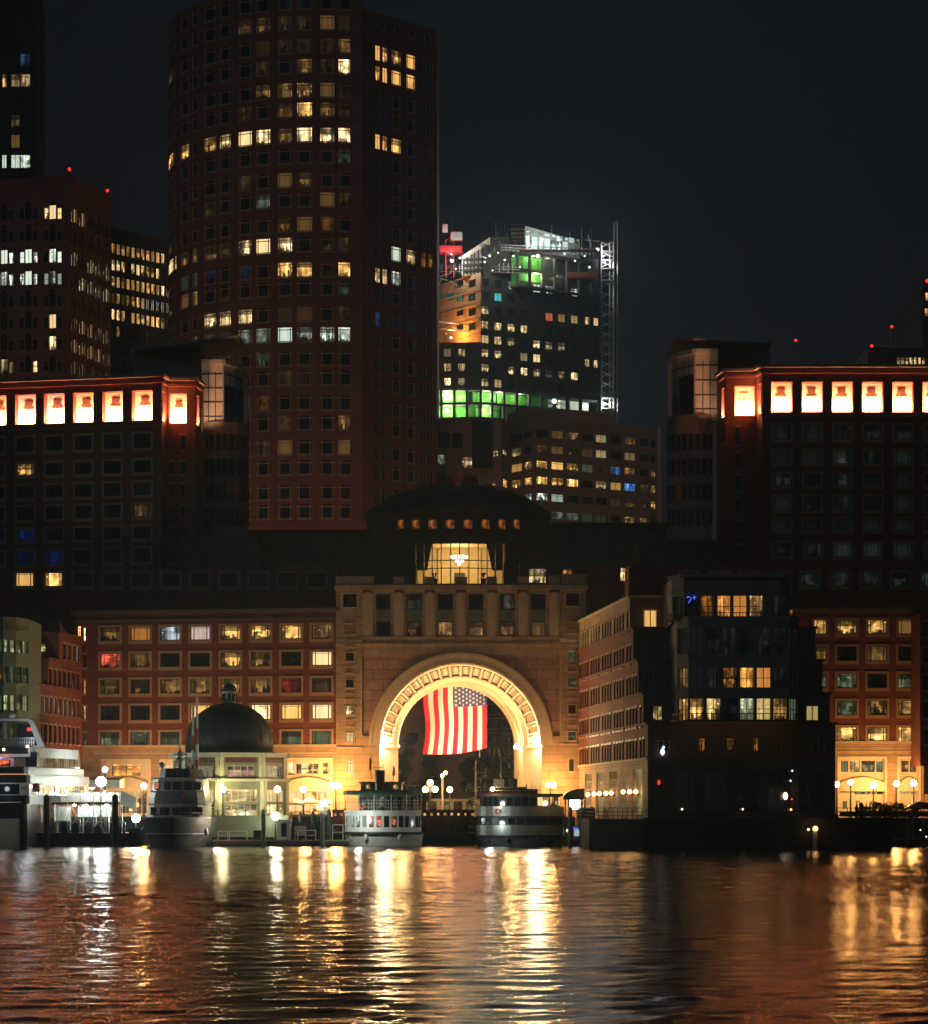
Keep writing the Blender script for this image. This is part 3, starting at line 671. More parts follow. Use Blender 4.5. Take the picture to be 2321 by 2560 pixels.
    for i in range(24): mb.tube(at(1255+i*10, 610+i*.5, Y0-1+i*.5), at(1255+i*10, 628+i*.5, Y0-1+i*.5), .06)
    for y in (668, 674, 682): mb.tube(at(1092, y-4, Y0+9), at(1300, y, Y0-1), .09)
    for i in range(18): mb.tube(at(1095+i*11, 658, Y0+9-i*.5), at(1095+i*11, 684, Y0+9-i*.5), .06)
    for i in range(12): x = 1095+random.random()*95; y = 690+random.random()*150; mb.tube(at(x, y, Y0+5), at(x+random.uniform(-26, 26), y+random.uniform(-16, 10), Y0+5), .09)
    for y in (805, 822): mb.tube(at(1092, y, Y0+3), at(1176, y+6, Y0+3), .12)
    mb.build('scaffold', 'steel', b.root)
    mb = MB()
    for i in range(70):
        px = random.uniform(1120, 1492); base = 632-(px-1120)*.18 if px < 1240 else 588+(px-1240)*.13; py = base+random.uniform(-6, 34); dx = random.choice((0, 0, random.uniform(-14, 14))); dy = random.uniform(-16, -4) if dx == 0 else random.uniform(-5, 5)
        mb.tube(at(px, py, Y0-.5+(px-1200)*.045), at(px+dx, py+dy, Y0-.5+(px-1200)*.045), random.choice((.06, .09, .12)), n=4)
    for px in (1240, 1262, 1290, 1330, 1380, 1425, 1455, 1478): mb.tube(at(px, 600+(px-1240)*.1, Y0+4+(px-1240)*.04), at(px, 560+(px-1240)*.1+random.uniform(-14, 14), Y0+4+(px-1240)*.04), .09, n=4)
    mb.tube(at(1478, 615, 677), at(1470, 588, 677), .1); mb.tube(at(1464, 600, 677), at(1500, 603, 677), .1); mb.build('loose_scaffold', 'steel', b.root, kind='stuff')
    for i, (px, py) in enumerate(((1150, 645), (1168, 662), (1192, 638), (1212, 655), (1246, 632), (1262, 650), (1284, 640), (1322, 612), (1362, 622), (1412, 634), (1438, 652), (1462, 640), (1474, 668), (1480, 690), (1140, 672), (1232, 676))):
        YY = Y0-.8+(px-1200)*.045 if px > 1200 else Y0+4; mb = MB(); mb.ball(at(px, py, YY), .16+.12*random.random(), 5); mb.build('bulkhead_light', 'white_lit', b.root)
    mb = MB(); mb.box(X(1420, Y0), X(1488, Y0+12), Y0+6, Y0+9, Z(682, Y0), Z(668, Y0)); mb.box(X(1300, Y0), X(1490, Y0+10), Y0-1, Y0+1, Z(628, Y0), Z(626, Y0)); mb.build('red_platform', 'rust', b.root)
    # hoist tower at the right side
    mb = MB(); x0, x1 = X(1503, 690), X(1543, 690)
    for x in (x0, (x0+x1)/2, x1-1): 
        for yy in (686, 689): mb.tube((x, yy, 3), (x, yy, Z(613, 690)), .13)
    mb.tube((x1-.8, 688, 3), (x1-.8, 688, Z(560, 690)), .16); mb.tube((x1, 688, 3), (x1, 688, Z(560, 690)), .16)
    z = 60.; s_ = 1
    while z < Z(613, 690): 
        mb.tube((x0, 686, z), (x1-1, 686, z+1.2*s_), .07); mb.tube((x0, 686, z+1), (x1-1, 686, z+1-1.2*s_), .06); s_ = -s_; z += 1.15
    while z < Z(562, 690): mb.tube((x1-.8, 688, z), (x1, 688, z+.9), .06); z += .9
    for ya in (640, 662, 683, 712, 1004, 1030): mb.box(x0, x1-1, 684.5, 689, Z(ya, 690), Z(ya, 690)+.25)
    mb.build('hoist_mast', 'steel', b.root)
    # work lights: fitting and lamp; the first three are added to brighten the crown
    for i, (px, py, Y, e, cc, sz) in enumerate(((1225, 640, 661, 14000, (1, .93, .8), .3), (1400, 612, 666, 16000, (.9, 1, .97), .3), (1300, 668, 661, 5000, (.9, 1, .9), .25), (1130, 652, 668, 15000, (.95, .98, 1), .7), (1494, 624, 685, 9000, (1, .93, .93), .7), (1508, 1010, 685.5, 12000, (.95, 1, .95), .7), (1512, 655, 685.5, 8000, (1, 1, 1), .3),
                                                 (1118, 988, 663.5, 0, (.8, 1, .8), 1.2), (1118, 1026, 663.5, 0, (.8, 1, .8), .9), (1386, 1003, 672, 0, (.8, 1, .7), 1.), (1345, 640, 667, 0, (.9, 1, .6), .8), (1336, 972+10, 674, 0, (.9, 1, .8), .5), (1128, 844, 671, 26000, (1, .42, .10), .35))):
        x, _, z = at(px, py, Y); q = MB(); q.ball((x, Y, z), sz*.55, 6); 
        o = q.build('work_light', 'white_lit' if i < 12 else 'bulb_warm', b.root)
        if e: plight('work_lamp', (x, Y-1.6, z), e*.16, cc, r=.5)
    # lights inside the green floors
    for px, y, Y, e in ((1118, 990, 662.5, 1800), (1118, 1027, 662.5, 1500), (1217, 990, 664, 900), (1217, 1027, 664, 900), (1250, 985, 664, 900), (1386, 985, 670, 2500), (1335, 640, 664.6, 1500), (1370, 645, 665.5, 1500), (1152, 992, 663, 500), (1300, 990, 667, 350), (1150, 1026, 663, 450), (1340, 690, 665, 900), (1395, 690, 667, 1500)):
        F_ = lw if px < 1203 else (f if y > 800 else f2); x, _, z = at(px, y, F_.Y(px)+1.5); plight('site_lamp', (x, F_.Y(px)+1.5, z), e*.9, (.95, 1, .72), r=.4)
    b.finish()
    cr = empty('tower_crane', at(1115, 690, 672), 'red tower crane on top of the unfinished tower', 'crane')
    mb = MB(); x, y, z0 = at(1125, 660, 672)
    for dx, dy in ((-1, -1), (1, -1), (-1, 1), (1, 1)): mb.tube((x+dx*.9, y+dy*.9, z0-3), (x+dx*.9, y+dy*.9, Z(600, 672)), .14)
    z = z0-3
    while z < Z(600, 672): mb.tube((x-.9, y-.9, z), (x+.9, y-.9, z+1.6), .07); z += 1.6
    mb.build('mast', 'red_paint', cr)
    mb = MB(); mb.box(X(1100, 672), X(1156, 672), 670, 674, Z(634, 672), Z(618, 672)); mb.box(X(1126, 672), X(1157, 672), 670.5, 673, Z(604, 672), Z(588, 672)); mb.build('machinery_deck', 'red_paint', cr)
    mb = MB(); mb.box(X(1128, 671), X(1156, 671), 669.9, 670.4, Z(602, 671), Z(582, 671)); mb.box(X(1107, 671), X(1120, 671), 669.8, 671, Z(582, 671), Z(563, 671)); mb.build('cab', 'white_dull', cr)
    mb = MB()
    for px in (1131, 1147): mb.tube(at(px, 590, 671), at(px-4, 553, 671), .09); mb.tube(at(px+6, 590, 671), at(px, 553, 671), .07)
    a0 = at(1112, 590, 672); a1 = at(1128, 505, 676)
    for d in (-.6, .6): mb.tube((a0[0]+d, a0[1], a0[2]), (a1[0]+d, a1[1], a1[2]), .1)
    for i in range(9):
        t = i/9; p = [a0[j]+(a1[j]-a0[j])*t for j in range(3)]; q = [a0[j]+(a1[j]-a0[j])*(t+.11) for j in range(3)]
        mb.tube((p[0]-.6, p[1], p[2]), (q[0]+.6, q[1], q[2]), .06)
    mb.build('boom', 'steel_dark', cr); plight('crane_lamp', at(1112, 575, 668), 150, (1, .25, .2), r=.3)
construction()

def office_mid():
    Y0 = 620; b = Bld('office_building', 'brown office block with lit ribbon windows below the unfinished tower', loc=(X(1400, Y0), Y0, 3))
    c = (X(1335, Y0), Y0); f = Flat(c, (X(1648, Y0*1.03), Y0*1.03)); g = Flat((X(1270, Y0+9), Y0+9), c)
    sy = lambda x, y, F_=f: HY-(HY-y)*Y0/F_.Y(x)
    xs = [(1342, 1370), (1379.5, 1409.5), (1417, 1447), (1456, 1483.5), (1490.5, 1517), (1527.5, 1554), (1562.5, 1589), (1601, 1622), (1628, 1640)]
    rows = [1073, 1112, 1151, 1191, 1232, 1276]
    P = {0: [None, (WARM, .08), (WARM, .25), None, (CREAM, .3), None, (WARM, .1), None, None], 1: [(WARM, .08), (WARM, .1), (WARM, .06), (WARM, .05), (CREAM, .35), None, (CREAM, .15), None, None],
         2: [(WARM, .7), (WARM, .95), (WARM, .95), (GRN, .12), (ORG, .05), (BLU, .15), (WARM, .12), None, (WARM, .3)], 3: [(WARM, .9), (WARM, .9), (WARM, .9), None, (CREAM, .6), (WARM, .4), (BLU, .5), (WARM, .05), (WARM, .2)],
         4: [(WHT, .8), (WHT, .35), None, None, None, (WARM, .03), (WARM, .05), (WARM, .07), (WARM, .5)], 5: [(GRN, .03), (WHT, .05), (WHT, .06), (GRN, .05), (GRN, .04), None, (WARM, .5), (WARM, .8), None]}
    for r, y in enumerate(rows):
        for k, (x0, x1) in enumerate(xs):
            L = P[r][k]; xm = (x0+x1)/2; b.pxwin(f, x0, x1, sy(xm, y), sy(xm, y)+18, 'plain', lit(*L) if L else None)
        for k, (x0, x1) in enumerate(((1278, 1305), (1310, 1329))):
            L = [None, (CREAM, .3), (WARM, .4), (WARM, .9), (WHT, .6), None][r]; xm = (x0+x1)/2; b.pxwin(g, x0, x1, sy(xm, y+1, g), sy(xm, y+1, g)+19, 'plain', lit(*L) if L and not (r == 1 and k) else None)
    zt = Z(1042, Y0)
    solid(b, [tuple(g.a), c, tuple(f.b), (f.b.x, 660), (g.a.x, 660)], 3, zt, 'beige', {0: g, 1: f})
    mb = MB(); mb.prism([(X(1268, 628), 629), (X(1325, 620), 621), (X(1540, 620), 628), (X(1540, 620), 650), (X(1268, 628), 650)], zt, Z(1020, Y0)); mb.build('roof_screen', 'beige', b.root)
    mb = MB(); mb.box(X(1646, 632), X(1652, 632), 630, 634, 3, Z(1070, 632)); mb.build('corner_fin', 'beige', b.root)
    b.finish()
    Y1 = 606; b = Bld('office_building', 'low tan office wing with small square lit windows beside the round tower', loc=(X(1180, Y1), Y1, 3))
    h = Flat((X(1085, Y1), Y1), (X(1255, Y1), Y1)); k2 = Flat((X(1255, Y1), Y1), (X(1275, Y1+10), Y1+10))
    for x0, x1, y0, y1, L in ((1094, 1113, 1137, 1161, (WHT, .1)), (1156, 1185, 1143, 1169, (CREAM, 1.)), (1194, 1203, 1146, 1170, (WHT, .9)), (1219, 1226, 1150, 1166, (CREAM, .9)), (1234, 1246, 1127, 1142, (CREAM, .9)), (1258, 1268, 1127, 1137, (CREAM, .8)), (1231, 1241, 1204, 1215, (ORG, .3)), (1259, 1270, 1200, 1219, (WARM, .8)),
                              (1097, 1124, 1081, 1120, None), (1130, 1156, 1083, 1120, None), (1096, 1112, 1186, 1200, None), (1130, 1140, 1186, 1200, None)):
        b.pxwin(h if x0 < 1250 else k2, x0, x1, y0, y1, 'plain', lit(*L) if L else None)
    solid(b, [tuple(h.a), tuple(h.b), tuple(k2.b), (k2.b.x, 650), (h.a.x, 650)], 3, Z(1046, Y1), 'beige', {0: h, 1: k2})
    mb = MB(); mb.box(X(1180, Y1), X(1230, Y1), Y1-.9, Y1-.02, Z(1170, Y1), Z(1056, Y1)); mb.build('bay_panel', 'dark_clad', b.root); b.finish()
office_mid()
def far_right():
    Y = 640; b = Bld('office_tower', 'dark office tower with lit windows at the far right edge', loc=(X(2330, Y), Y, 3))
    f = Flat((X(2308, Y), Y), (X(2460, Y), Y))
    for y in (732, 771): b.pxwin(f, 2312, 2328, y, y+20, 'plain', lit(WARM, .6))
    for y in range(810, 1000, 39): b.pxwin(f, 2312, 2328, y, y+20, 'plain')
    solid(b, [tuple(f.a), tuple(f.b), (f.b.x, Y+40), (f.a.x, Y+40)], 3, Z(705, Y), 'dark_clad', {0: f}); b.finish()
    q = MB(); q.ball((X(2319, Y), Y, Z(702, Y)), .4, 6); q.build('beacon_lamp', 'red_light', b.root)
    Y = 560; b = Bld('office_building', 'low dark rooftop building with a strip of lit windows behind the right block', loc=(X(2250, Y), Y, 3))
    f = Flat((X(2170, Y), Y), (X(2400, Y), Y))
    for i in range(7): b.pxwin(f, 2243+i*10.4, 2251+i*10.4, 894, 913, 'plain', lit(CREAM, (.5, .5, .9, .7, 1.1, .8, .6)[i]))
    solid(b, [tuple(f.a), tuple(f.b), (f.b.x, Y+30), (f.a.x, Y+30)], 3, Z(868, Y), 'dark_clad', {0: f}); b.finish()
    for px, py, lab in ((1990, 851, 'red warning light on a thin mast left above the right block'), (2180, 865, 'red warning light on a mast above the dark low roof'), (2230, 817, 'red warning light on the tallest mast near the right edge')):
        e = empty('mast_light', at(px, 900, 590), lab, 'warning light', 'red warning lights above the right block')
        q = MB(); q.tube((X(px, 590), 590, Z(1000, 590)), (X(px, 590), 590, Z(py+3, 590)), .12); q.build('mast', 'steel_dark', e)
        q = MB(); q.ball((X(px, 590), 590, Z(py, 590)), .28, 6); q.build('lamp', 'red_light', e)
far_right()
# ---------------------------------------------------------------- upper corner blocks with lit niches
NLIGHT = 850
def niche(b, F_, u0, u1, z0, z1, kind=0, tint=(1, .42, .21), e=1.):
    b.holes.setdefault(id(F_), []).append((u0, u1, z0, z1))
    w_ = u1-u0; h_ = z1-z0; mb = MB(); D = 1.15
    fquad(mb, F_, u0, u1, -D, z0, z1)
    for i, t in enumerate((.0, .05+.02*0, .11)):     # stepped mouldings round a picture-frame panel
        d = -D+.02+.14-.06*i if i == 0 else -D+.10-.035*i; q = .04 if i else .05; a = t*w_
        if w_ < 1: continue
        fbox(mb, F_, u0+a, u0+a+q*w_, -D, d, z0+.3, z1-a); fbox(mb, F_, u1-a-q*w_, u1-a, -D, d, z0+.3, z1-a); fbox(mb, F_, u0+a+q*w_, u1-a-q*w_, -D, d, z1-a-q*w_, z1-a)
    o = mb.build('niche', 'niche', b.root)
    if w_ > 1:
        mb = MB(); uc = (u0+u1)/2; zc = z0+h_*.70
        def pl(pts, d): 
            n = len(pts); vs = [F_.pt(uc+p[0]*w_, -D, zc+p[1]*w_) for p in pts]+[F_.pt(uc+p[0]*w_, -D+d, zc+p[1]*w_) for p in pts]
            mb.mesh(vs, [tuple(range(n, 2*n))]+[(i, (i+1) % n, n+(i+1) % n, n+i) for i in range(n)])
        if kind == 0:
            pl([(-.14, -.10), (.14, -.10), (.17, -.04), (.17, .08), (.20, .11), (.12, .11), (.10, .15), (-.10, .15), (-.12, .11), (-.20, .11), (-.17, .08), (-.17, -.04)], .16)
        else: pl([(-.19, -.08), (.19, -.08), (.19, .14), (-.19, .14)], .12)
        pl([(.10*math.cos(R(20+k*140/7)), -.24+.10*math.sin(R(20+k*140/7))) for k in range(8)], .12)
        for s_ in (-1, 1): pl([(s_*.10, -.16), (s_*.16, -.19), (s_*.20, -.25), (s_*.13, -.21)][::s_], .1); pl([(s_*.17, -.10), (s_*.27, -.16), (s_*.24, -.19), (s_*.15, -.14)][::s_], .1)
        mb.build('plaque', 'plaque' if kind == 0 else 'niche', o)
    uc = (u0+u1)/2; p = F_.pt(uc, -.10, z0+.30)
    mb = MB(); fbox(mb, F_, u0+.05*w_, u1-.05*w_, -.30, -.02, z0+.02, z0+.10); mb.build('lamp_trough', 'steel_dark', o); mb = MB(); mb.tube(F_.pt(u0+.12*w_, -.2, z0+.2), F_.pt(u1-.12*w_, -.2, z0+.2), .09, n=6); mb.build('lamp_tube', 'niche_tube', o)
    back = Vector((-F_.n.x, -F_.n.y, 1.45)).normalized()
    plight('niche_lamp', p, NLIGHT*e*(1 if w_ > 1 else .25), tint, r=.1, kind='AREA', rot=back, size=(max(.3, w_*.8), .12))
def block(side):
    L = side < 0
    if L:
        b = Bld('corner_block', 'tall left hotel block with a row of glowing picture-frame niches under its cornice', loc=(X(200, 370), 370, 3))
        P0, P1, P2, P3, P4 = (X(-60, 374), 374), (X(404, 368), 368), (X(417, 371.5), 371.5), (X(489, 371.5), 371.5), (X(502, 375.5), 375.5)
        poly = [P0, P1, P2, P3, P4, (P4[0], 392), (P0[0], 392)]
    else:
        b = Bld('corner_block', 'tall right hotel block with a row of glowing picture-frame niches under its cornice', loc=(X(2100, 368), 368, 3))
        P0, P1, P2, P3, P4 = (X(2400, 368), 368), (X(1906, 368), 368), (X(1892, 371.5), 371.5), (X(1815, 371.5), 371.5), (X(1800, 375.5), 375.5)
        poly = [P4, P3, P2, P1, P0, (P0[0], 392), (P4[0], 392)]
    fs = poly_faces(poly); ftop = Z(941.5 if L else 918, 368)
    if L: f, ch, bay, ch2 = fs[0], fs[1], fs[2], fs[3]; fi = 0
    else: ch2, bay, ch, f = fs[0], fs[1], fs[2], fs[3]; fi = 3
    cols = [(-34, 16), (38.5, 89.5), (110.5, 161.5), (183.5, 234), (256.5, 307), (330.5, 381.6)] if L else [(1929, 1981), (2005.7, 2057), (2081, 2133), (2156, 2208), (2232, 2283.5), (2307.5, 2359)]
    for i, (x0, x1) in enumerate(cols):
        r_ = 355 if L else 1955; z0, z1 = (f.z(r_, 1052), f.z(r_, 976)) if L else (f.z(r_, 1031), f.z(r_, 954.5))
        tint = (1, .42, .21)
        if L and i in (1, 2): tint = (1, .40, .30)
        if not L and i == 3: tint = (1, .40, .24)
        niche(b, f, f.u(x0), f.u(x1), z0, z1, 0, tint)
    if L: niche(b, bay, bay.u(417)+.35, bay.u(467), bay.z(440, 1059), bay.z(440, 984))
    else: niche(b, bay, bay.u(1837.5), bay.u(1888), bay.z(1860, 1040), bay.z(1860, 965), 1)
    for q in (ch, ch2): niche(b, q, q.L*.3, q.L*.72, bay.z(440 if L else 1860, 1059 if L else 1040), bay.z(440 if L else 1860, 984 if L else 965))
    rows = [(1084, 1120), (1150, 1181), (1206, 1238), (1260, 1292), (1316, 1346), (1371, 1405), (1432, 1468)] if L else [(1062, 1099), (1127, 1160), (1184, 1215), (1240, 1276), (1298, 1327), (1357, 1391), (1417, 1451)]
    D = {}
    if L: D = {(1, 1): lit(WARM, 1.25), (6, 1): lit(WARM, .7), (6, 2): lit(WARM, .9), (4, 1): lit((0, .12, 1), .05), (5, 2): lit((0, .12, 1), .03), (4, 0): lit((0, .12, 1), .015), (3, 5): lit(WARM, .035), (2, 5): lit((.3, .3, .34), .02), (5, 1): lit((0, .12, 1), .02)}
    else:
        for r in range(7):
            for k in range(6):
                D[(r, k)] = lit((.30, .38, .34), (.014, .02, .022, .013, .012, .04, .028)[r]*random.uniform(.4, 1.3))
    for r, (y0, y1) in enumerate(rows):
        for k, (x0, x1) in enumerate(cols): b.pxwin(f, x0+4, x1-4, y0, y1, 'hotel', D.get((r, k)), ref=355 if L else 1955)
        if L: b.pxwin(bay, 452, 464, y0+4, y1+4, 'narrow'); b.pxwin(bay, 424 if r > 0 else 488, 432 if r else 488.5, y0+4, y1+4, 'narrow')
        else: b.pxwin(bay, 1838, 1851, y0+6, y1+12, 'narrow'); 
    if not L: b.pxwin(ch2, 1801.5, 1813, 1067, 1110, 'narrow')
    zb = Z(1530, 366)-1
    wallm = solid(b, poly, zb, ftop, 'brick', {0: fs[0], 1: fs[1], 2: fs[2], 3: fs[3]} , depth=1.16)
    cornice(b, fs[:4], ftop-.05, .35, .55, 'cornice_stone'); cornice(b, fs[:4], ftop-.75, .35, .22, 'brick')
    cornice(b, [f], Z(1066 if L else 1042, 368), .25, .12, 'cornice_stone', 'string_course')
    mb = MB()
    for px0, px1 in [((c0[1]+c1[0])/2-11, (c0[1]+c1[0])/2+11) for c0, c1 in zip(cols[:-1], cols[1:])]:
        mb = MB(); fbox(mb, f, f.u(px0), f.u(px1), 0, .1, zb, Z(1075 if L else 1050, 368)); mb.build('pilaster', 'brick', b.root)
    b.finish()
    # glazed corner turret behind
    t = Bld('glass_turret', 'floodlit glazed turret beside the %s block, curved side in darkness' % ('left' if L else 'right'), 'tower', loc=(X(550 if L else 1740, 380), 380, 25), group='glazed turrets')
    Y = 380
    if L: p = [(X(504, Y), Y), (X(557, Y), Y), (X(560, Y), Y+.1), (X(584, Y), Y+2.5), (X(600, Y), Y+6), (X(600, Y), Y+14), (X(504, Y), Y+14)]
    else: p = [(X(1689, Y), Y+6), (X(1702, Y), Y+3), (X(1736, Y), Y+.1), (X(1739.5, Y), Y), (X(1794, Y), Y), (X(1794, Y), Y+14), (X(1689, Y), Y+14)]
    ztop, zlow = (Z(903, Y), Z(1075, Y)) if L else (Z(876, Y), Z(1055, Y))
    ff = poly_faces(p); lf = ff[0] if L else ff[3]
    mb = MB(); mb.prism(p, 25, ztop-1.2); mb.build('wall', 'cream', t.root)
    mb = MB(); mb.prism(p, ztop-1.18, ztop+.2); 
    for k in range(4 if not L else 5): fbox(mb, ff[k], 0, ff[k].L, 0, .25, ztop-.4, ztop+.2)
    mb.build('parapet', 'cream', t.root)
    mb = MB(); mg = MB()
    ys = (935, 970, 1005, 1041, 1075) if L else (913, 950, 987, 1010+12, 1055)
    for fi_, F_ in enumerate(ff[:5] if L else ff[:5]):
        if F_.L < .5 or F_.t.y > .99: continue
        n = 3 if F_ is lf else max(1, int(F_.L/1.0))
        for y in ys: fbox(mb, F_, 0, F_.L, 0, .06, Z(y, Y)-.07, Z(y, Y)+.07)
        for k in range(1, n): fbox(mb, F_, F_.L*k/n-.05, F_.L*k/n+.05, 0, .05, zlow, ztop-1.3)
        if F_ is not lf:
            for k in range(n): fquad(mg, F_, F_.L*k/n+.08, F_.L*(k+1)/n-.08, .03, zlow, ztop-3)
    mb.build('mullion', 'frame_dark', t.root); mg.build('glazing', 'glass_dark', t.root)
    # lower, wider drum
    c_ = (X(545 if L else 1745, 392), 392); mb = MB(); dz = Z(1068 if L else 1045, 383)
    DR = Cyl(c_[0]+(.4 if L else -.4), 389, 4.1, -88, 88)
    DR = Cyl(X(556 if L else 1735, 386), 383.2, (X(625, 386)-X(556, 386)) if L else (X(1735, 386)-X(1664, 386)), -88, 88); DR.step = 1.0
    mb = MB(); fquad(mb, DR, 0, DR.L, 0, 25, dz); mb.mesh([DR.pt(DR.L*i/16, 0, dz) for i in range(17)]+[(DR.cx, DR.cy, dz)], [(i, i+1, 17) for i in range(16)])
    for y in (1068, 1090, 1138, 1152, 1200, 1214, 1262, 1276): fbox(mb, DR, 0, DR.L, 0, .10, Z(y, 384)-.25, Z(y, 384)+.15)
    mb.build('drum', 'grey_stone', t.root); mb = MB(); mg = MB()
    for y0, y1 in ((1094, 1136), (1156, 1198), (1218, 1260), (1280, 1320)):
        for k in range(13): a = DR.L*(k+.12)/13; fquad(mg, DR, a, a+DR.L*.76/13, .05, Z(y1, 384), Z(y0, 384))
    mg.build('glazing', 'glass_dark', t.root)
    if L: mb.prism([(X(336, 389), 389), (X(500, 389), 389), (X(500, 389), 398), (X(336, 389), 398)], 40, [Z(880, 389), Z(868, 389), Z(868, 389), Z(880, 389)]); mb.prism([(X(336, 389)-.4, 388), (X(596, 381), 381), (X(606, 386), 386), (X(606, 386), 398), (X(336, 389)-.4, 399)], [Z(880, 389)+.02, Z(866, 389), Z(861, 389), Z(861, 389), Z(880, 389)], [Z(877, 389)+.2, Z(862, 389), Z(857, 389), Z(857, 389), Z(877, 389)])
    else: mb.prism([(X(1797, 389), 389), (X(1925, 389), 389), (X(1925, 389), 398), (X(1797, 389), 398)], 40, Z(862, 389)); mb.prism([(X(1688, 384), 384), (X(1735, 379), 379.3), (X(1930, 388), 388), (X(1930, 388), 398), (X(1688, 384), 398)], [Z(852, 385), Z(866, 385), Z(861, 388), Z(861, 388), Z(852, 385)], [Z(848, 385), Z(862, 385), Z(858, 388), Z(858, 388), Z(848, 385)])
    mb.build('roof', 'grey_stone', t.root); t.finish()
    p = at(516 if L else 1778, 1092 if L else 1068, 376.4)
    tgt = Vector(at(531 if L else 1767, 985 if L else 960, 380))-Vector(p)
    plight('turret_floodlight', p, 900 if L else 420, (1, .55, .30), r=.3, kind='SPOT', rot=tgt, spot=75)
    # spill light on the bay's own cornice
    return b
block(-1); block(1)

# ---------------------------------------------------------------- dark roofs between
def roofs():
    b = Bld('attic_block', 'dark stepped attic storeys behind the left hotel wing', loc=(X(600, 380), 380, 25))
    f = Flat((X(-60, 364), 364), (X(846, 364), 364)); z1 = Z(1424, 364)
    for k in range(12):
        x = 62+k*73; 
        if x > 830: break
        b.pxwin(f, x-22, x+22, 1432, 1466, 'hotel', lit(WARM, .7) if k == 0 else (lit(WARM, .9) if k == 1 else None))
    solid(b, [tuple(f.a), tuple(f.b), (f.b.x, 375), (f.a.x, 375)], 25, z1, 'brick', {0: f})
    mb = MB(); mb.box(X(404, 372), X(640, 372), 371.6, 392, 25, Z(1345, 372)); mb.box(X(480, 398), X(926, 398), 398, 425, 30, Z(1325, 398)); mb.box(X(490, 396), X(680, 396), 396, 398, 30, Z(1337, 396)); mb.box(X(640, 380), X(1040, 380), 380.5, 396, 30, Z(1405, 380))
    mb.build('setback', 'brick_dark', b.root); b.finish()
    b = Bld('attic_block', 'dark stepped attic storeys behind the arch and the right wing', loc=(X(1550, 380), 380, 25))
    f = Flat((X(1466, 366), 366), (X(2400, 366), 366))
    for x0, x1, y0, y1, L in ((1551, 1566, 1419, 1453, lit(CREAM, 1.2)),): b.pxwin(f, x0, x1, y0, y1, 'pair', L)
    for k in range(9): b.pxwin(f, 1700+k*75.6, 1744+k*75.6, 1432, 1466, 'hotel', lit((.3, .38, .34), .02))
    solid(b, [tuple(f.a), tuple(f.b), (f.b.x, 375), (f.a.x, 375)], 25, Z(1412, 366), 'brick', {0: f})
    mb = MB(); mb.box(X(1370, 400), X(1700, 400), 400, 425, 30, Z(1311, 400)); mb.box(X(1380, 399.5), X(1690, 399.5), 399, 399.9, Z(1311, 400), Z(1308, 400)); mb.box(X(1260, 380), X(1700, 380), 380.5, 398, 30, Z(1402, 380)); mb.box(X(1600, 372), X(1920, 372), 374, 392, 25, Z(1345, 372)); mb.build('setback', 'brick_dark', b.root)
    b.finish()
roofs()

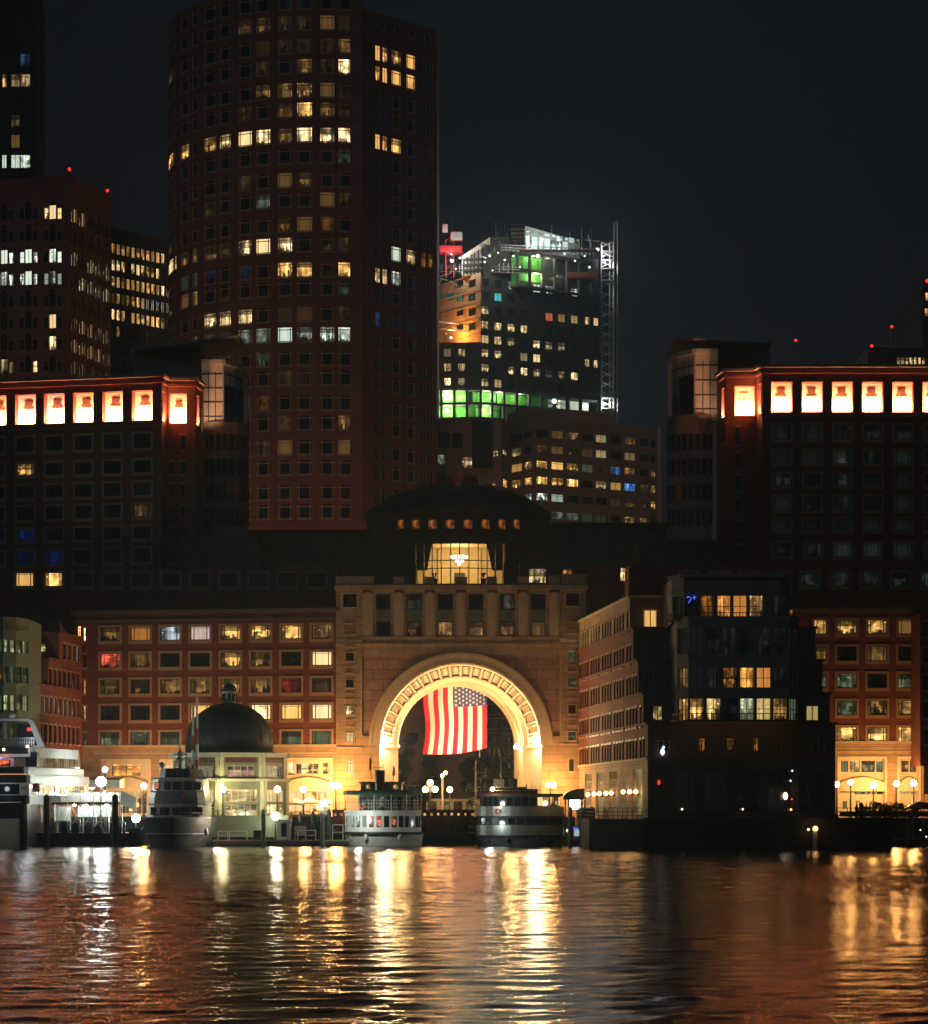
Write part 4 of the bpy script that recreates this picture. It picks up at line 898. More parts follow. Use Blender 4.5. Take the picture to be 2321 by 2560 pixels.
# ---------------------------------------------------------------- rotunda
def rotunda():
    cx, cy, r = X(1146, 402), 402, 12.25
    b = Bld('rotunda', 'round domed rotunda with a ring of small orange windows above the arch', 'dome', loc=(cx, cy, 31))
    D = Cyl(cx, cy, r, -90, 90); D.step = 1.0; zr = Z(1272, 390)
    for k in range(-4, 4):
        a = 5.55+11.1*k+.6; u = D.ang(a); z = Z(1311, cy-r*math.cos(R(a)))
        b.window(D, u-.58, u+.58, z-.6, z+.6, 'small', lit((1, .28, .05), .15), 'small_window', mats=['frame_dark'], imp=1)
    # the bow window opening
    BW = Cyl(X(1150, 390), 401.5, 11.7, -30, 30); BW.step = 1.3
    ua, ub = D.u(1036), D.u(1263); zf, zc = Z(1459, 390), Z(1357, 390)
    b.holes[id(D)].append((ua, ub, zf, zc))
    mb = MB(); b.wall(D, 28, zr, 'brick_dark', mb=mb); fbox(mb, D, 0, D.L, 0, .3, zr-.4, zr); fbox(mb, D, 0, D.L, 0, .15, zr-4.4, zr-4.1); mb.build('drum', 'brick_dark', b.root)
    mb = MB(); mb.lathe([(r+.5, zr), (r+.4, zr+.3), (11.6, 44.3), (10.4, 45.2), (9.0, 46.0), (7., 46.8), (4.9, 47.4), (3.1, 47.8), (.01, 48)], cx, cy, 48); dm = mb.build('dome', 'copper', b.root, smooth=True)
    mb = MB()
    for k in range(24): a = 2*math.pi*k/24; 
    for k in range(24):
        a = 2*math.pi*k/24; P = [(r+.45, zr+.3), (11.7, 44.35), (9.1, 46.05), (4.9, 47.5)]
        mb.path([(cx+q[0]*math.sin(a), cy-q[0]*math.cos(a), q[1]) for q in P], .07, 4)
    mb.build('standing_seam', 'copper', dm)
    mb = MB(); mb.lathe([(2.7, 47.8), (2.7, 48.3), (2.4, 48.3), (2.4, 48.75), (2.0, 48.75), (0.01, 49)], cx, cy, 20); 
    for k in range(20): a = 2*math.pi*k/20; mb.tube((cx+2.55*math.sin(a), cy-2.55*math.cos(a), 48.3), (cx+2.55*math.sin(a), cy-2.55*math.cos(a), 48.9), .05)
    mb.lathe([(2.6, 48.85), (2.6, 48.95), (2.5, 48.95)], cx, cy, 20); ln = mb.build('lantern_ring', 'tower_brick', b.root)
    plight('lantern_lamp', (cx, cy-3.3, 48.9), 5, (1, .35, .2), r=.2)
    # room behind the bow window
    x0, x1 = X(1041, 390), X(1258, 390); mb = MB()
    mb.face([(x0-.3, 390, zf), (x1+.3, 390, zf), (x1+.3, 399, zf), (x0-.3, 399, zf)]); mb.face([(x0-.3, 390.6, zc), (x0-.3, 399, zc), (x1+.3, 399, zc), (x1+.3, 390.6, zc)])
    mb.face([(x0-.3, 399, zf), (x1+.3, 399, zf), (x1+.3, 399, zc), (x0-.3, 399, zc)]); mb.face([(x0-.3, 391, zf), (x0-.3, 399, zf), (x0-.3, 399, zc), (x0-.3, 391, zc)]); mb.face([(x1+.3, 391, zf), (x1+.3, 391, zc), (x1+.3, 399, zc), (x1+.3, 399, zf)])
    for i in range(6): mb.box(x0+1+1.8*i, x0+1.3+1.8*i, 398.7, 398.95, zf+.05, zc-.05)
    mb.build('room', 'interior', b.root)
    mb = MB(); mb.box(X(1136, 390), X(1163, 390), 398.5, 398.8, zf, zf+2.1); mb.box(X(1139, 390), X(1160, 390), 398.4, 398.5, zf+.1, zf+2.0, 0)
    mb.build('doorway', 'frame_dark', b.root)
    mb = MB()   # tied-back dark curtains
    for s_, xa, xb, xc in ((1, 1041, 1081, 1068), (-1, 1258, 1217, 1231)):
        n = 12
        for i in range(n):
            t0, t1 = i/n, (i+1)/n; zz0 = zc-(zc-zf)*.66*t0; zz1 = zc-(zc-zf)*.66*t1
            w0 = X(xb+(xc-xb)*t0, 391.3); w1 = X(xb+(xc-xb)*t1, 391.3); e0 = X(xa, 391.3)
            mb.face([(e0, 391.3, zz1), (w1, 391.3+.1, zz1), (w0, 391.3+.1, zz0), (e0, 391.3, zz0)][::s_])
    mb.build('curtain', 'curtain', b.root)
    mb = MB(); lx, _, lz = at(1148.5, 1396, 394)
    mb.tube((lx, 394, zc), (lx, 394, lz+.5), .04); mb.lathe([(1.1, lz+.5), (1.1, lz+.42), (.9, lz+.4)], lx, 394, 14); ch = mb.build('chandelier', 'steel_dark', b.root)
    mb = MB()
    for k in range(12): a = k*math.pi/6; mb.ball((lx+1.0*math.cos(a), 394+1.0*math.sin(a), lz+.2), .17, 5)
    for k in range(7): a = k*math.pi/3.5; mb.ball((lx+.45*math.cos(a), 394+.45*math.sin(a), lz-.35), .17, 5)
    mb.ball((lx, 394, lz-.8), .2, 6); mb.build('bulb', 'chand', ch); plight('chandelier_lamp', (lx, 394, lz-.1), 1200, (1, .64, .26), r=1.0)
    # mullions and glass
    mb = MB(); mg = MB(); n = 10; ua, ub = BW.u(1039.5), BW.u(1260)
    for i in range(n+1): u = ua+(ub-ua)*i/n; fbox(mb, BW, u-.06, u+.06, -.06, .06, zf, zc)
    for y in (1357.6, 1401, 1420.5): fbox(mb, BW, ua, ub, -.055, .05, Z(y, 390)-.06, Z(y, 390)+.06)
    mb.build('bow_window_frame', 'frame_dark', b.root)
    fquad(mg, BW, ua, ub, 0, zf, zc); mg.build('bow_window_glass', 'clear_glass', b.root)
    mb = MB(); mb.face([(cx-14, 366, 31.2), (cx+14, 366, 31.2), (cx+14, 396, 31.2), (cx-14, 396, 31.2)]); mb.build('terrace', 'concrete', b.root)
    for px, s_ in ((1087, 1), (1209, 1)):
        mb = MB(); x, y, z = X(px, 388), 388, Z(1457, 388); mb.lathe([(.3, z-.2), (.4, z+.55)], x, y, 10); o = mb.build('planter', 'frame_dark', b.root); mb = MB()
        for k in range(14): a = random.random()*6.3; d = Vector((math.cos(a), math.sin(a), 1.3+random.random())).normalized()*1.1; mb.mesh([(x, y, z+.5), (x+d.x*.5-.06, y+d.y*.5, z+.5+d.z*.8), (x+d.x, y+d.y, z+.5+d.z*.75), (x+d.x*.5+.06, y+d.y*.5, z+.5+d.z*.8)], [(0, 1, 2, 3)])
        mb.build('fronds', 'leaf_dark', o)
    b.finish()
_old = frame
def frame(a, b, F_, u0, u1, z0, z1, style, col, off=0):
    if style == 'small':
        fbox(a, F_, u0-.08, u1+.08, 0, .08, z0-.1, z0); fquad(b, F_, u0-.02, u1+.02, -.2, z0-.02, z1+.02, 1, col, .13); return
    _old(a, b, F_, u0, u1, z0, z1, style, col, off)
STY['small'] = ['frame_dark']
rotunda()

# ---------------------------------------------------------------- the arch building
def arch():
    Y = 350; s = Y/F; b = Bld('arch_building', 'floodlit stone building with a huge coffered archway over the quay', loc=(0, Y, 3), most=60)
    f = Flat((X(840.6, Y), Y), (X(1465.6, Y), Y)); cx, cz = X(1152, Y), Z(1861, Y); Ro, Ri = 230*s, 203*s
    U = lambda px: f.u(px)
    zt = Z(1463, Y)
    wy = [(940.6, 977), (1018, 1055), (1095, 1133), (1172, 1209), (1250, 1287), (1327.5, 1364)]
    tall = []
    for i, (x0, x1) in enumerate(wy):
        u0, u1 = U(x0), U(x1)
        b.pxwin(f, x0, x1, 1485, 1524, 'tall', lit((.4, .38, .3), .045) if i in (1, 4) else None, name='tall_window')
        b.pxwin(f, x0, x1, 1553, 1591, 'tall', None if i == 0 else lit((1, .48, .16), (.08, .2, .12, .12, .08)[i-1]), name='tall_window')
    b.pxwin(f, 858, 892.5, 1485, 1518, 'plain', None); b.pxwin(f, 1415.6, 1448.7, 1482, 1515, 'plain', None)
    small = []
    for k, y in enumerate((1632, 1699, 1766, 1833)):
        L = [None, None, lit(CREAM, 1.6), lit(CREAM, .75)][k]; L2 = [lit(GRN, .12), lit(GRN, .18), lit(RED, .02), lit(GRN, .25)][k]
        b.pxwin(f, 865, 885, y, y+20, 'plain', L, imp=1); b.pxwin(f, 1421, 1440, y-4, y+18, 'plain', L2, imp=1); small += [(865, 885, y, y+20), (1421, 1440, y-4, y+18)]
    b.pxwin(f, 868, 884, 1902, 1931, 'plain', lit(CREAM, 1.3)); b.pxwin(f, 1423, 1435, 1898, 1928, 'plain', lit((.5, .25, .1), .1)); small += [(868, 884, 1902, 1931), (1423, 1435, 1898, 1928)]
    H_ = b.holes[id(f)]
    mb = MB()
    wall_holes(mb, f, 0, f.L, Z(1637, Y), zt, H_); wall_holes(mb, f, 0, U(905), 3, Z(1637, Y), H_); wall_holes(mb, f, U(1400), f.L, 3, Z(1637, Y), H_)
    for a, c_ in ((905, 949), (1355, 1400)): wall_holes(mb, f, U(a), U(c_), 3, Z(1861, Y), [])
    for a, c_ in ((905, 922), (1382, 1400)): wall_holes(mb, f, U(a), U(c_), Z(1861, Y), Z(1841, Y), [])
    mb.face([(f.b.x, Y, 3), (f.b.x, 366, 3), (f.b.x, 366, zt), (f.b.x, Y, zt)]); mb.face([(f.a.x, Y, 3), (f.a.x, Y, zt), (f.a.x, 366, zt), (f.a.x, 366, 3)])
    mb.face([(f.a.x, Y, zt), (f.b.x, Y, zt), (f.b.x, 366, zt), (f.a.x, 366, zt)])
    xr, zr_ = X(1146, 366)-1.0, 11.6
    mb.build('wall', 'stone', b.root)
    # recessed pink spandrels cut by the arch ring
    mb = MB(); N = 72; zp1 = Z(1637, Y)
    xs = [X(905, Y)+(X(1400, Y)-X(905, Y))*i/N for i in range(N+1)]
    low = lambda x: cz+math.sqrt(max(Ro*Ro-(x-cx)**2, 0)) if abs(x-cx) < Ro else Z(1841, Y)
    low2 = lambda x: max(low(x)-.25, Z(1841, Y))
    for a, c_ in zip(xs[:-1], xs[1:]): mb.face([(a, Y+.25, low2(a)), (c_, Y+.25, low2(c_)), (c_, Y+.25, zp1), (a, Y+.25, zp1)])
    mb.build('spandrel', 'pink_stone', b.root)
    mb = MB()
    mb.box(X(905, Y), X(1400, Y), Y+.02, Y+.3, zp1, zp1+.12); mb.box(X(905, Y)-.12, X(905, Y), Y-.04, Y+.3, Z(1841, Y), zp1+.12); mb.box(X(1400, Y), X(1400, Y)+.12, Y-.04, Y+.3, Z(1841, Y), zp1+.12)
    for x0, x1 in ((905, 921), (1383, 1400)): mb.box(X(x0, Y), X(x1, Y), Y-.04, Y+.3, Z(1841, Y)-.12, Z(1841, Y))
    mb.build('panel_moulding', 'stone_plain', b.root)
    # arch ring (archivolt)
    mb = MB(); n = 60
    def P(r, a, y, cx_=cx, cz_=cz): return (cx_+r*math.cos(a), y, cz_+r*math.sin(a))
    for i in range(n):
        a0, a1 = math.pi*i/n, math.pi*(i+1)/n
        for r0, r1, d in ((Ri, Ro-.35, .10), (Ro-.35, Ro, .24), (Ri, Ri+.18, .16)):
            mb.hexa([P(r0, a0, Y-d), P(r0, a1, Y-d), P(r0, a1, Y+.3), P(r0, a0, Y+.3), P(r1, a0, Y-d), P(r1, a1, Y-d), P(r1, a1, Y+.3), P(r1, a0, Y+.3)])
    mb.build('arch_ring', 'stone_plain', b.root)
    # splayed soffit with coffers, then the vaulted passage
    mb = MB(); Y1, r1 = 355.5, 7.45; NC = 22
    def Q(t, a, out=0.): r = Ri+(r1-Ri)*t+out; return (cx+r*math.cos(a), Y+(Y1-Y)*t, cz+r*math.sin(a))
    cof = MB()
    for i in range(NC):
        a0, a1 = math.pi*i/NC, math.pi*(i+1)/NC; p = (a1-a0)*.17; b0, b1 = a0+p, a1-p; T = (0, .15, .62, 1)
        for (t0, t1) in ((0, .15), (.62, 1)):
            for (q0, q1) in ((a0, (a0+a1)/2), ((a0+a1)/2, a1)): mb.face([Q(t0, q0), Q(t0, q1), Q(t1, q1), Q(t1, q0)])
        for (q0, q1) in ((a0, b0), (b1, a1)): mb.face([Q(.15, q0), Q(.15, q1), Q(.62, q1), Q(.62, q0)])
        D = .16
        ring = [(.15, b0), (.62, b0), (.62, b1), (.15, b1)]
        for k in range(4): cof.face([Q(*ring[k]), Q(*ring[(k+1) % 4]), Q(*ring[(k+1) % 4], D), Q(*ring[k], D)])
        cof.face([Q(*q, D) for q in ring], 1)
        for k in range(4):  # dark frame of each coffer
            cof.tube(Q(*ring[k], -.02), Q(*ring[(k+1) % 4], -.02), .065, n=4); cof.ball(Q(*ring[k], -.04), .11, 4)
    for r_, t in ((.12, .02), (.10, .68), (.14, .96)):   # roll mouldings round the soffit
        for i in range(48): a0, a1 = math.pi*i/48, math.pi*(i+1)/48; mb.tube(Q(t, a0, -.03), Q(t, a1, -.03), r_*.8, n=5)
    mb.build('soffit', 'stone_plain', b.root); cof.build('coffer', ['coffer_groove', 'stone_plain'], b.root)
    mb = MB()
    for s_ in (-1, 1):
        mb.mesh([(cx+s_*Ri, Y, 3), (cx+s_*r1, Y1, 3), (cx+s_*r1, Y1, cz), (cx+s_*Ri, Y, cz)], [(0, 1, 2, 3)])
        mb.box(min(cx+s_*Ri, cx+s_*r1), max(cx+s_*Ri, cx+s_*r1), Y1-1.2, Y1-1.0, 3, 3.01)
    # ledge at the springing
    for s_ in (-1, 1): mb.hexa([(cx+s_*Ri, Y-.05, cz-.35), (cx+s_*(r1-.25), Y1, cz-.35), (cx+s_*(r1+.1), Y1, cz-.35), (cx+s_*(Ri+.3), Y-.05, cz-.35), (cx+s_*Ri, Y-.05, cz-.1), (cx+s_*(r1-.25), Y1, cz-.1), (cx+s_*(r1+.1), Y1, cz-.1), (cx+s_*(Ri+.3), Y-.05, cz-.1)])
    for i in range(36):
        a0, a1 = math.pi*i/36, math.pi*(i+1)/36; ax = cx-.95
        mb.face([P(r1, a0, Y1), P(r1, a1, Y1), P(r1+.05, a1, 366, ax), P(r1+.05, a0, 366, ax)])
        for yy, t in ((357.5, .2), (359, .35), (363, .7)): mb.tube(P(r1-.03, a0, yy, cx-.95*t), P(r1-.03, a1, yy, cx-.95*t), .13, n=5)
        # back wall above the far opening
        R2 = 12.5; mb.face([P(r1+.05, a0, 366, ax), P(r1+.05, a1, 366, ax), P(R2, a1, 366, ax), P(R2, a0, 366, ax)])
    for s_ in (-1, 1): mb.face([(cx+s_*r1, Y1, 3), (cx-.95+s_*(r1+.05), 366, 3), (cx-.95+s_*(r1+.05), 366, cz), (cx+s_*r1, Y1, cz)]); mb.box(*sorted((cx-.95+s_*(r1+.05), cx+s_*13)), 365.9, 366.2, 3, cz)
    mb.build('vault', 'stone_plain', b.root)
    # entablature, parapet and merlons
    mb = MB()
    fbox(mb, f, 0, f.L, 0, .18, Z(1612, Y), Z(1609, Y)); fbox(mb, f, U(905), U(1400), 0, .30, Z(1596, Y), Z(1591.5, Y)); fbox(mb, f, U(905), U(1400), 0, .12, Z(1609, Y), Z(1605, Y))
    fbox(mb, f, -.2, f.L+.2, -.3, .45, zt-.55, zt); fbox(mb, f, 0, f.L, 0, .22, zt-.95, zt-.56)
    for x0, x1, y in ((840, 935, 1440), (985, 1011, 1441), (1062, 1087, 1441), (1139, 1168, 1441), (1217, 1243, 1441), (1294, 1320, 1440), (1372, 1400, 1438), (1404, 1466, 1434)): fbox(mb, f, U(x0), U(x1), -.8, .2 if x0 not in (840, 1404) else .3, zt, Z(y+1, Y))
    fbox(mb, f, 0, f.L, -.5, .05, zt, Z(1459, Y))
    mb.build('parapet', 'stone', b.root)
    mb = MB()
    for k in range(7): # flat pilasters between the tall windows
        mb = MB(); x = 920.5+77.6*k; fbox(mb, f, U(x-12), U(x+12), 0, .22, Z(1591, Y), Z(1470, Y)); fbox(mb, f, U(x-6), U(x+6), .22, .28, Z(1588, Y), Z(1480, Y)); mb.build('pilaster', 'stone_plain', b.root)
        if k < 6:
            mb = MB()
            for j in range(6): fbox(mb, f, U(x+20+j*6.3), U(x+23.5+j*6.3), 0, .16, Z(1600, Y), Z(1596.5, Y))
            mb.build('dentils', 'stone_plain', b.root)
    mb = MB()
    for x0, x1, y0, y1 in ((840.6, 905, 1600, 1609), (1400, 1465.6, 1597, 1606), (840.6, 905, 1868, 1871), (1400, 1465.6, 1860, 1863)): fbox(mb, f, U(x0), U(x1), 0, .12, Z(y1, Y), Z(y0, Y)+.05)
    mb.build('string_course', 'stone_plain', b.root)
    for i, (x0, x1) in enumerate(wy):   # green copper spandrel panels between storeys
        mb = MB(); fbox(mb, f, U(x0)+.05, U(x1)-.05, -.1, .02, Z(1553, Y), Z(1524, Y)); o = mb.build('spandrel_panel', 'copper_green', b.root)
        mb = MB(); a, c_, z0, z1 = U(x0)+.2, U(x1)-.2, Z(1550, Y), Z(1527, Y)
        for q in ((a, c_, z0, z0+.07), (a, c_, z1-.07, z1), (a, a+.07, z0+.07, z1-.07), (c_-.07, c_, z0+.07, z1-.07)): fbox(mb, f, q[0], q[1], .02, .07, q[2], q[3])
        uc, zc_ = (a+c_)/2, (z0+z1)/2
        for k in range(10): p0, p1 = 2*math.pi*k/10, 2*math.pi*(k+1)/10; mb.tube(f.pt(uc+.3*math.cos(p0), .06, zc_+.3*math.sin(p0)), f.pt(uc+.3*math.cos(p1), .06, zc_+.3*math.sin(p1)), .04, n=4)
        mb.build('panel_trim', 'frame_light', o)
    # blank carved panels and window surrounds of the end bays
    mb = MB(); mp = MB()
    for (x0, x1, y0, y1) in [(865, 884, 1667, 1682), (865, 884, 1734, 1748), (865, 884, 1801, 1816), (861, 889, 1560, 1586), (1421, 1440, 1663, 1678), (1421, 1440, 1730, 1745), (1421, 1440, 1797, 1812), (1417, 1446, 1557, 1583), (864, 886, 1602, 1616), (1420, 1443, 1599, 1613)]:
        mb = MB(); mp = MB(); fbox(mp, f, U(x0), U(x1), 0, .05, Z(y1, Y), Z(y0, Y)); fbox(mb, f, U(x0-1.5), U(x1+1.5), 0, .12, Z(y1+2, Y), Z(y1, Y)); fbox(mb, f, U(x0-1.5), U(x1+1.5), 0, .12, Z(y0, Y), Z(y0-2, Y)); mb.build('panel_frame', 'stone_plain', mp.build('blank_panel', 'pink_stone', b.root))
    for (x0, x1, y0, y1) in small: mb = MB(); fbox(mb, f, U(x0-2.5), U(x1+2.5), 0, .14, Z(y1+4, Y), Z(y1, Y)); fbox(mb, f, U(x0-2.5), U(x0), 0, .08, Z(y1, Y), Z(y0-2, Y)); fbox(mb, f, U(x1), U(x1+2.5), 0, .08, Z(y1, Y), Z(y0-2, Y)); fbox(mb, f, U(x0), U(x1), 0, .08, Z(y0, Y), Z(y0-2, Y)); mb.build('window_surround', 'stone_plain', b.root)
    for (x0, x1, y0, y1) in ((858, 892.5, 1485, 1518), (1415.6, 1448.7, 1482, 1515)): mb = MB(); fbox(mb, f, U(x0-3), U(x0), 0, .12, Z(y1, Y), Z(y0-3, Y)); fbox(mb, f, U(x1), U(x1+3), 0, .12, Z(y1, Y), Z(y0-3, Y)); fbox(mb, f, U(x0), U(x1), 0, .12, Z(y0, Y), Z(y0-3, Y)); fbox(mb, f, U(x0-3), U(x1+3), 0, .16, Z(y1+3, Y), Z(y1, Y)); mb.build('window_surround', 'stone_plain', b.root)
    b.finish()
    # roof pavilions behind the parapet with lit windows
    b2 = Bld('roof_pavilion', 'small dark roof storey behind the arch parapet with one bright bow window', 'roof pavilion', loc=(X(1380, 372), 372, 31))
    g = Flat((X(1300, 372), 372), (X(1466, 372), 372))
    b2.pxwin(g, 1322, 1366, 1421, 1458, 'grid', lit(CREAM, 1.2), mats=['frame_dark', 'frame_dark']); b2.pxwin(g, 1407, 1431, 1422, 1436, 'pair', lit(ORG, .5))
    solid(b2, [tuple(g.a), tuple(g.b), (g.b.x, 380), (g.a.x, 380)], 30, Z(1404, 372), 'brick_dark', {0: g}); b2.finish()
mat('coffer_groove', (.13, .085, .05), .85); mat('copper_green', (.10, .17, .10), .6, noise=.35, nscale=3)
arch()

# ---------------------------------------------------------------- hotel wings
def shopfront(b, F_, x0, x1, ytop, wins, arch_=True, zg=3.0):
    """a recessed bay at quay level: cream infill with a segmental head, upper windows given by pixel"""
    u0, u1 = F_.u(x0), F_.u(x1); rf = (x0+x1)/2; z1 = F_.z(rf, ytop)
    b.holes.setdefault(id(F_), []).append((u0, u1, zg, z1))
    Fi = Flat(F_.pt(0, -.55, 0)[:2], F_.pt(F_.L, -.55, 0)[:2])
    for w_ in wins:
        a, c_, y0, y1, L = w_[:5]; u_, v_ = max(Fi.u(a), u0+.15), min(Fi.u(c_), u1-.15)
        b.window(Fi, u_, v_, Fi.z(rf, y1), Fi.z(rf, y0), w_[5] if len(w_) > 5 else 'grid', L)
    mb = MB(); wall_holes(mb, Fi, u0-.3, u1+.3, zg, z1+.2, b.holes.get(id(Fi), []), .2); sf = mb.build('shopfront', 'cream', b.root)
    mb = MB(); t = .28
    fbox(mb, F_, u0-t, u0, 0, .12, zg, z1+t); fbox(mb, F_, u1, u1+t, 0, .12, zg, z1+t); fbox(mb, F_, u0, u1, 0, .12, z1, z1+t)
    if arch_:   # curved canopy over the ground floor
        za = F_.z(rf, 1955); n = 12
        for i in range(n):
            p, q = i/n, (i+1)/n; h0 = 1.1*math.sin(math.pi*p)*.6; h1 = 1.1*math.sin(math.pi*q)*.6; ua, ub = u0+(u1-u0)*p, u0+(u1-u0)*q
            mb.hexa([F_.pt(ua, .2, za-1.1), F_.pt(ub, .2, za-1.1), F_.pt(ub, -.54, za-1.1), F_.pt(ua, -.54, za-1.1), F_.pt(ua, .2, za+h0-.1), F_.pt(ub, .2, za+h1-.1), F_.pt(ub, -.54, za+h1+.1), F_.pt(ua, -.54, za+h0+.1)])
    mb.build('shopfront_trim', 'cream', sf)
def wings():
    b = Bld('hotel_wing', 'left brick hotel wing of five storeys of square windows on a lit stone base', loc=(X(530, 352), 352, 3))
    P0, P1 = (X(190, 356.5), 356.5), (X(840.4, 350.4), 350.4); f = Flat(P0, P1)
    cols = [(251.5, 300), (327, 375.5), (401.5, 450), (476.5, 525), (552.5, 601), (628, 676.5), (704, 753.5), (780, 829.5)]
    rows = [(1563, 1598), (1630, 1665), (1696, 1732), (1762, 1799), (1829, 1865)]
    T = {'.': None, 'W': lit(WARM, 1.2), 'C': lit(CREAM, 1.2), 'w': lit(WARM, .45), 'd': lit(WARM, .16), 'g': lit(GRN, .16), 'r': lit(RED, .5), 'R': lit((1, .12, .06), .7), 'o': lit(ORG, .35), 'B': lit((.55, .65, .7), .4), 'P': lit((.95, .7, .6), .55), 'v': lit(WARM, .08)}
    pat = ['doBPWWwd', 'Rv..wd.C', 'dvvdwd.v', '...WWCWC', 'gggggggg']
    for r, (y0, y1) in enumerate(rows):
        for k, (x0, x1) in enumerate(cols):
            L = T[pat[r][k]]
            if r == 2 and k == 6: L = lit(RED, .15)
            ref = 829; b.pxwin(f, x0, x1, y0-1.5, y1-1.5, 'hotel', L, ref=ref)
        b.pxwin(f, 208, 215, y0, y1-2, 'narrow', (lit(CREAM, 1), None, lit(WARM, .4), lit(CREAM, .7), lit(GRN, .2))[r], ref=829)
    b.pxwin(f, 193, 203, 1566, 1591, 'plain', lit(WARM, .9), ref=210)
    base = f.z(829, 1866)
    wr = (1, .55, .2)
    shopfront(b, f, 259, 372, 1903, [(280, 352, 1911, 1939, lit((1, .42, .08), .9), 'plain'), (262, 290, 1975, 2030, lit(CREAM, .8)), (300, 368, 1972, 2034, lit(CREAM, 1.0))])
    shopfront(b, f, 405, 470, 1904, [(410, 465, 1911, 1939, lit(CREAM, .9)), (410, 465, 1975, 2034, lit(CREAM, .9))])
    shopfront(b, f, 716, 826, 1900, [(722, 736, 1907, 1935, lit(CREAM, 1.6), 'small'), (739, 797, 1908, 1935, lit(CREAM, 1.3)), (806, 821, 1906, 1936, lit(WARM, .7)), (722, 770, 1975, 2030, lit(CREAM, .9)), (778, 821, 1975, 2030, lit(CREAM, .9))])
    top = f.z(829, 1527); mb = MB()
    wall_holes(mb, f, 0, f.L, base, top, b.holes[id(f)]); mb.face([(P0[0], 356.5, top), (P1[0], 350.4, top), (P1[0], 364, top), (P0[0], 364, top)]); mb.face([(P0[0], 364, 3), (P0[0], 356.5, 3), (P0[0], 356.5, top), (P0[0], 364, top)]); mb.build('wall', 'brick', b.root)
    b.wall(f, 3, base, 'stone')
    cornice(b, [f], top-.1, .45, .5, 'brick_dark'); cornice(b, [f], top-1.0, .3, .2, 'brick_dark'); cornice(b, [f], base-.05, .3, .18, 'stone_plain', 'string_course')
    mb = MB(); fbox(mb, f, f.u(235), f.L, 0, .06, Z(1884, 352), Z(1881, 352)); mb.build('string_course', 'stone_plain', b.root)
    b.finish()
    b = Bld('hotel_wing', 'right brick hotel wing of five storeys of square windows on a lit stone base', loc=(X(2200, 352), 352, 3))
    f = Flat((X(1990, 352), 352), (X(2320, 352), 352)); G = Flat((X(2301, 345), 345), (X(2420, 345), 345))
    cols = [(2036, 2066), (2093, 2142), (2169, 2218), (2246, 2295)]
    rows = [(1550, 1585), (1616, 1652), (1684, 1720), (1752, 1788), (1818, 1855)]
    pat = ['wwwd', 'd.v.', 'gg.g', '.gdd', 'wwWW']
    for r, (y0, y1) in enumerate(rows):
        for k, (x0, x1) in enumerate(cols):
            L = T[pat[r][k]]
            if r == 4: L = lit((1, .52, .14), 1.1)
            b.pxwin(f, x0, x1, y0, y1, 'hotel', L)
        b.pxwin(G, 2310, 2340, y0+4, y1+6, 'narrow', None, ref=2310)
    base = Z(1858, 352)
    shopfront(b, f, 2100, 2212, 1897, [(2103, 2121, 1902, 1930, lit(GRN, .3), 'plain'), (2125, 2150, 1902, 1930, lit((1, .6, .2), .5), 'plain'), (2154, 2188, 1902, 1930, lit((.8, .6, .3), .3), 'plain'), (2191, 2208, 1902, 1930, lit(GRN, .2), 'plain'), (2137, 2176, 1960, 1986, lit(GRN, .25), 'plain'), (2180, 2189, 1960, 1986, lit(GRN, .2), 'plain'), (2193, 2209, 1960, 1986, lit((.9, .4, .3), .2), 'plain'), (2107, 2118, 2003, 2022, lit(GRN, .3), 'plain'), (2140, 2150, 2000, 2022, lit(WARM, .9), 'plain')])
    shopfront(b, f, 2250, 2296, 1897, [(2254, 2272, 1902, 1930, lit((1, .5, .12), .35), 'plain'), (2275, 2294, 1902, 1930, lit((.5, .3, .2), .2), 'plain'), (2257, 2274, 1960, 1986, lit(GRN, .35), 'grid'), (2278, 2293, 1960, 1986, lit(GRN, .35), 'grid'), (2277, 2294, 1999, 2020, lit(CREAM, 1.3), 'plain')])
    top = Z(1527, 352); mb = MB(); wall_holes(mb, f, 0, f.L, base, top, b.holes[id(f)]); mb.face([tuple(f.a)+(top,), tuple(f.b)+(top,), (f.b.x, 366, top), (f.a.x, 366, top)])
    zz = Z(1533, 345); wall_holes(mb, G, 0, G.L, Z(1915, 345), zz, b.holes[id(G)]); mb.face([(G.a.x, 345, Z(1915, 345)), (G.a.x, 345, zz), (G.a.x, 353, zz), (G.a.x, 353, Z(1915, 345))][::-1])
    mb.build('wall', 'brick', b.root); mb = MB(); wall_holes(mb, G, .4, G.L, 3, Z(1915, 345), [(G.u(2312), G.u(2340), 3, Z(1985, 345))]); mb.build('wall', 'stone', b.root)
    b.wall(f, 3, base, 'stone'); cornice(b, [f], top-.1, .45, .5, 'brick_dark'); cornice(b, [f], base-.05, .3, .18, 'stone_plain', 'string_course'); cornice(b, [f], Z(1880, 352), .12, .08, 'stone_plain', 'string_course')
    b.finish()
wings()

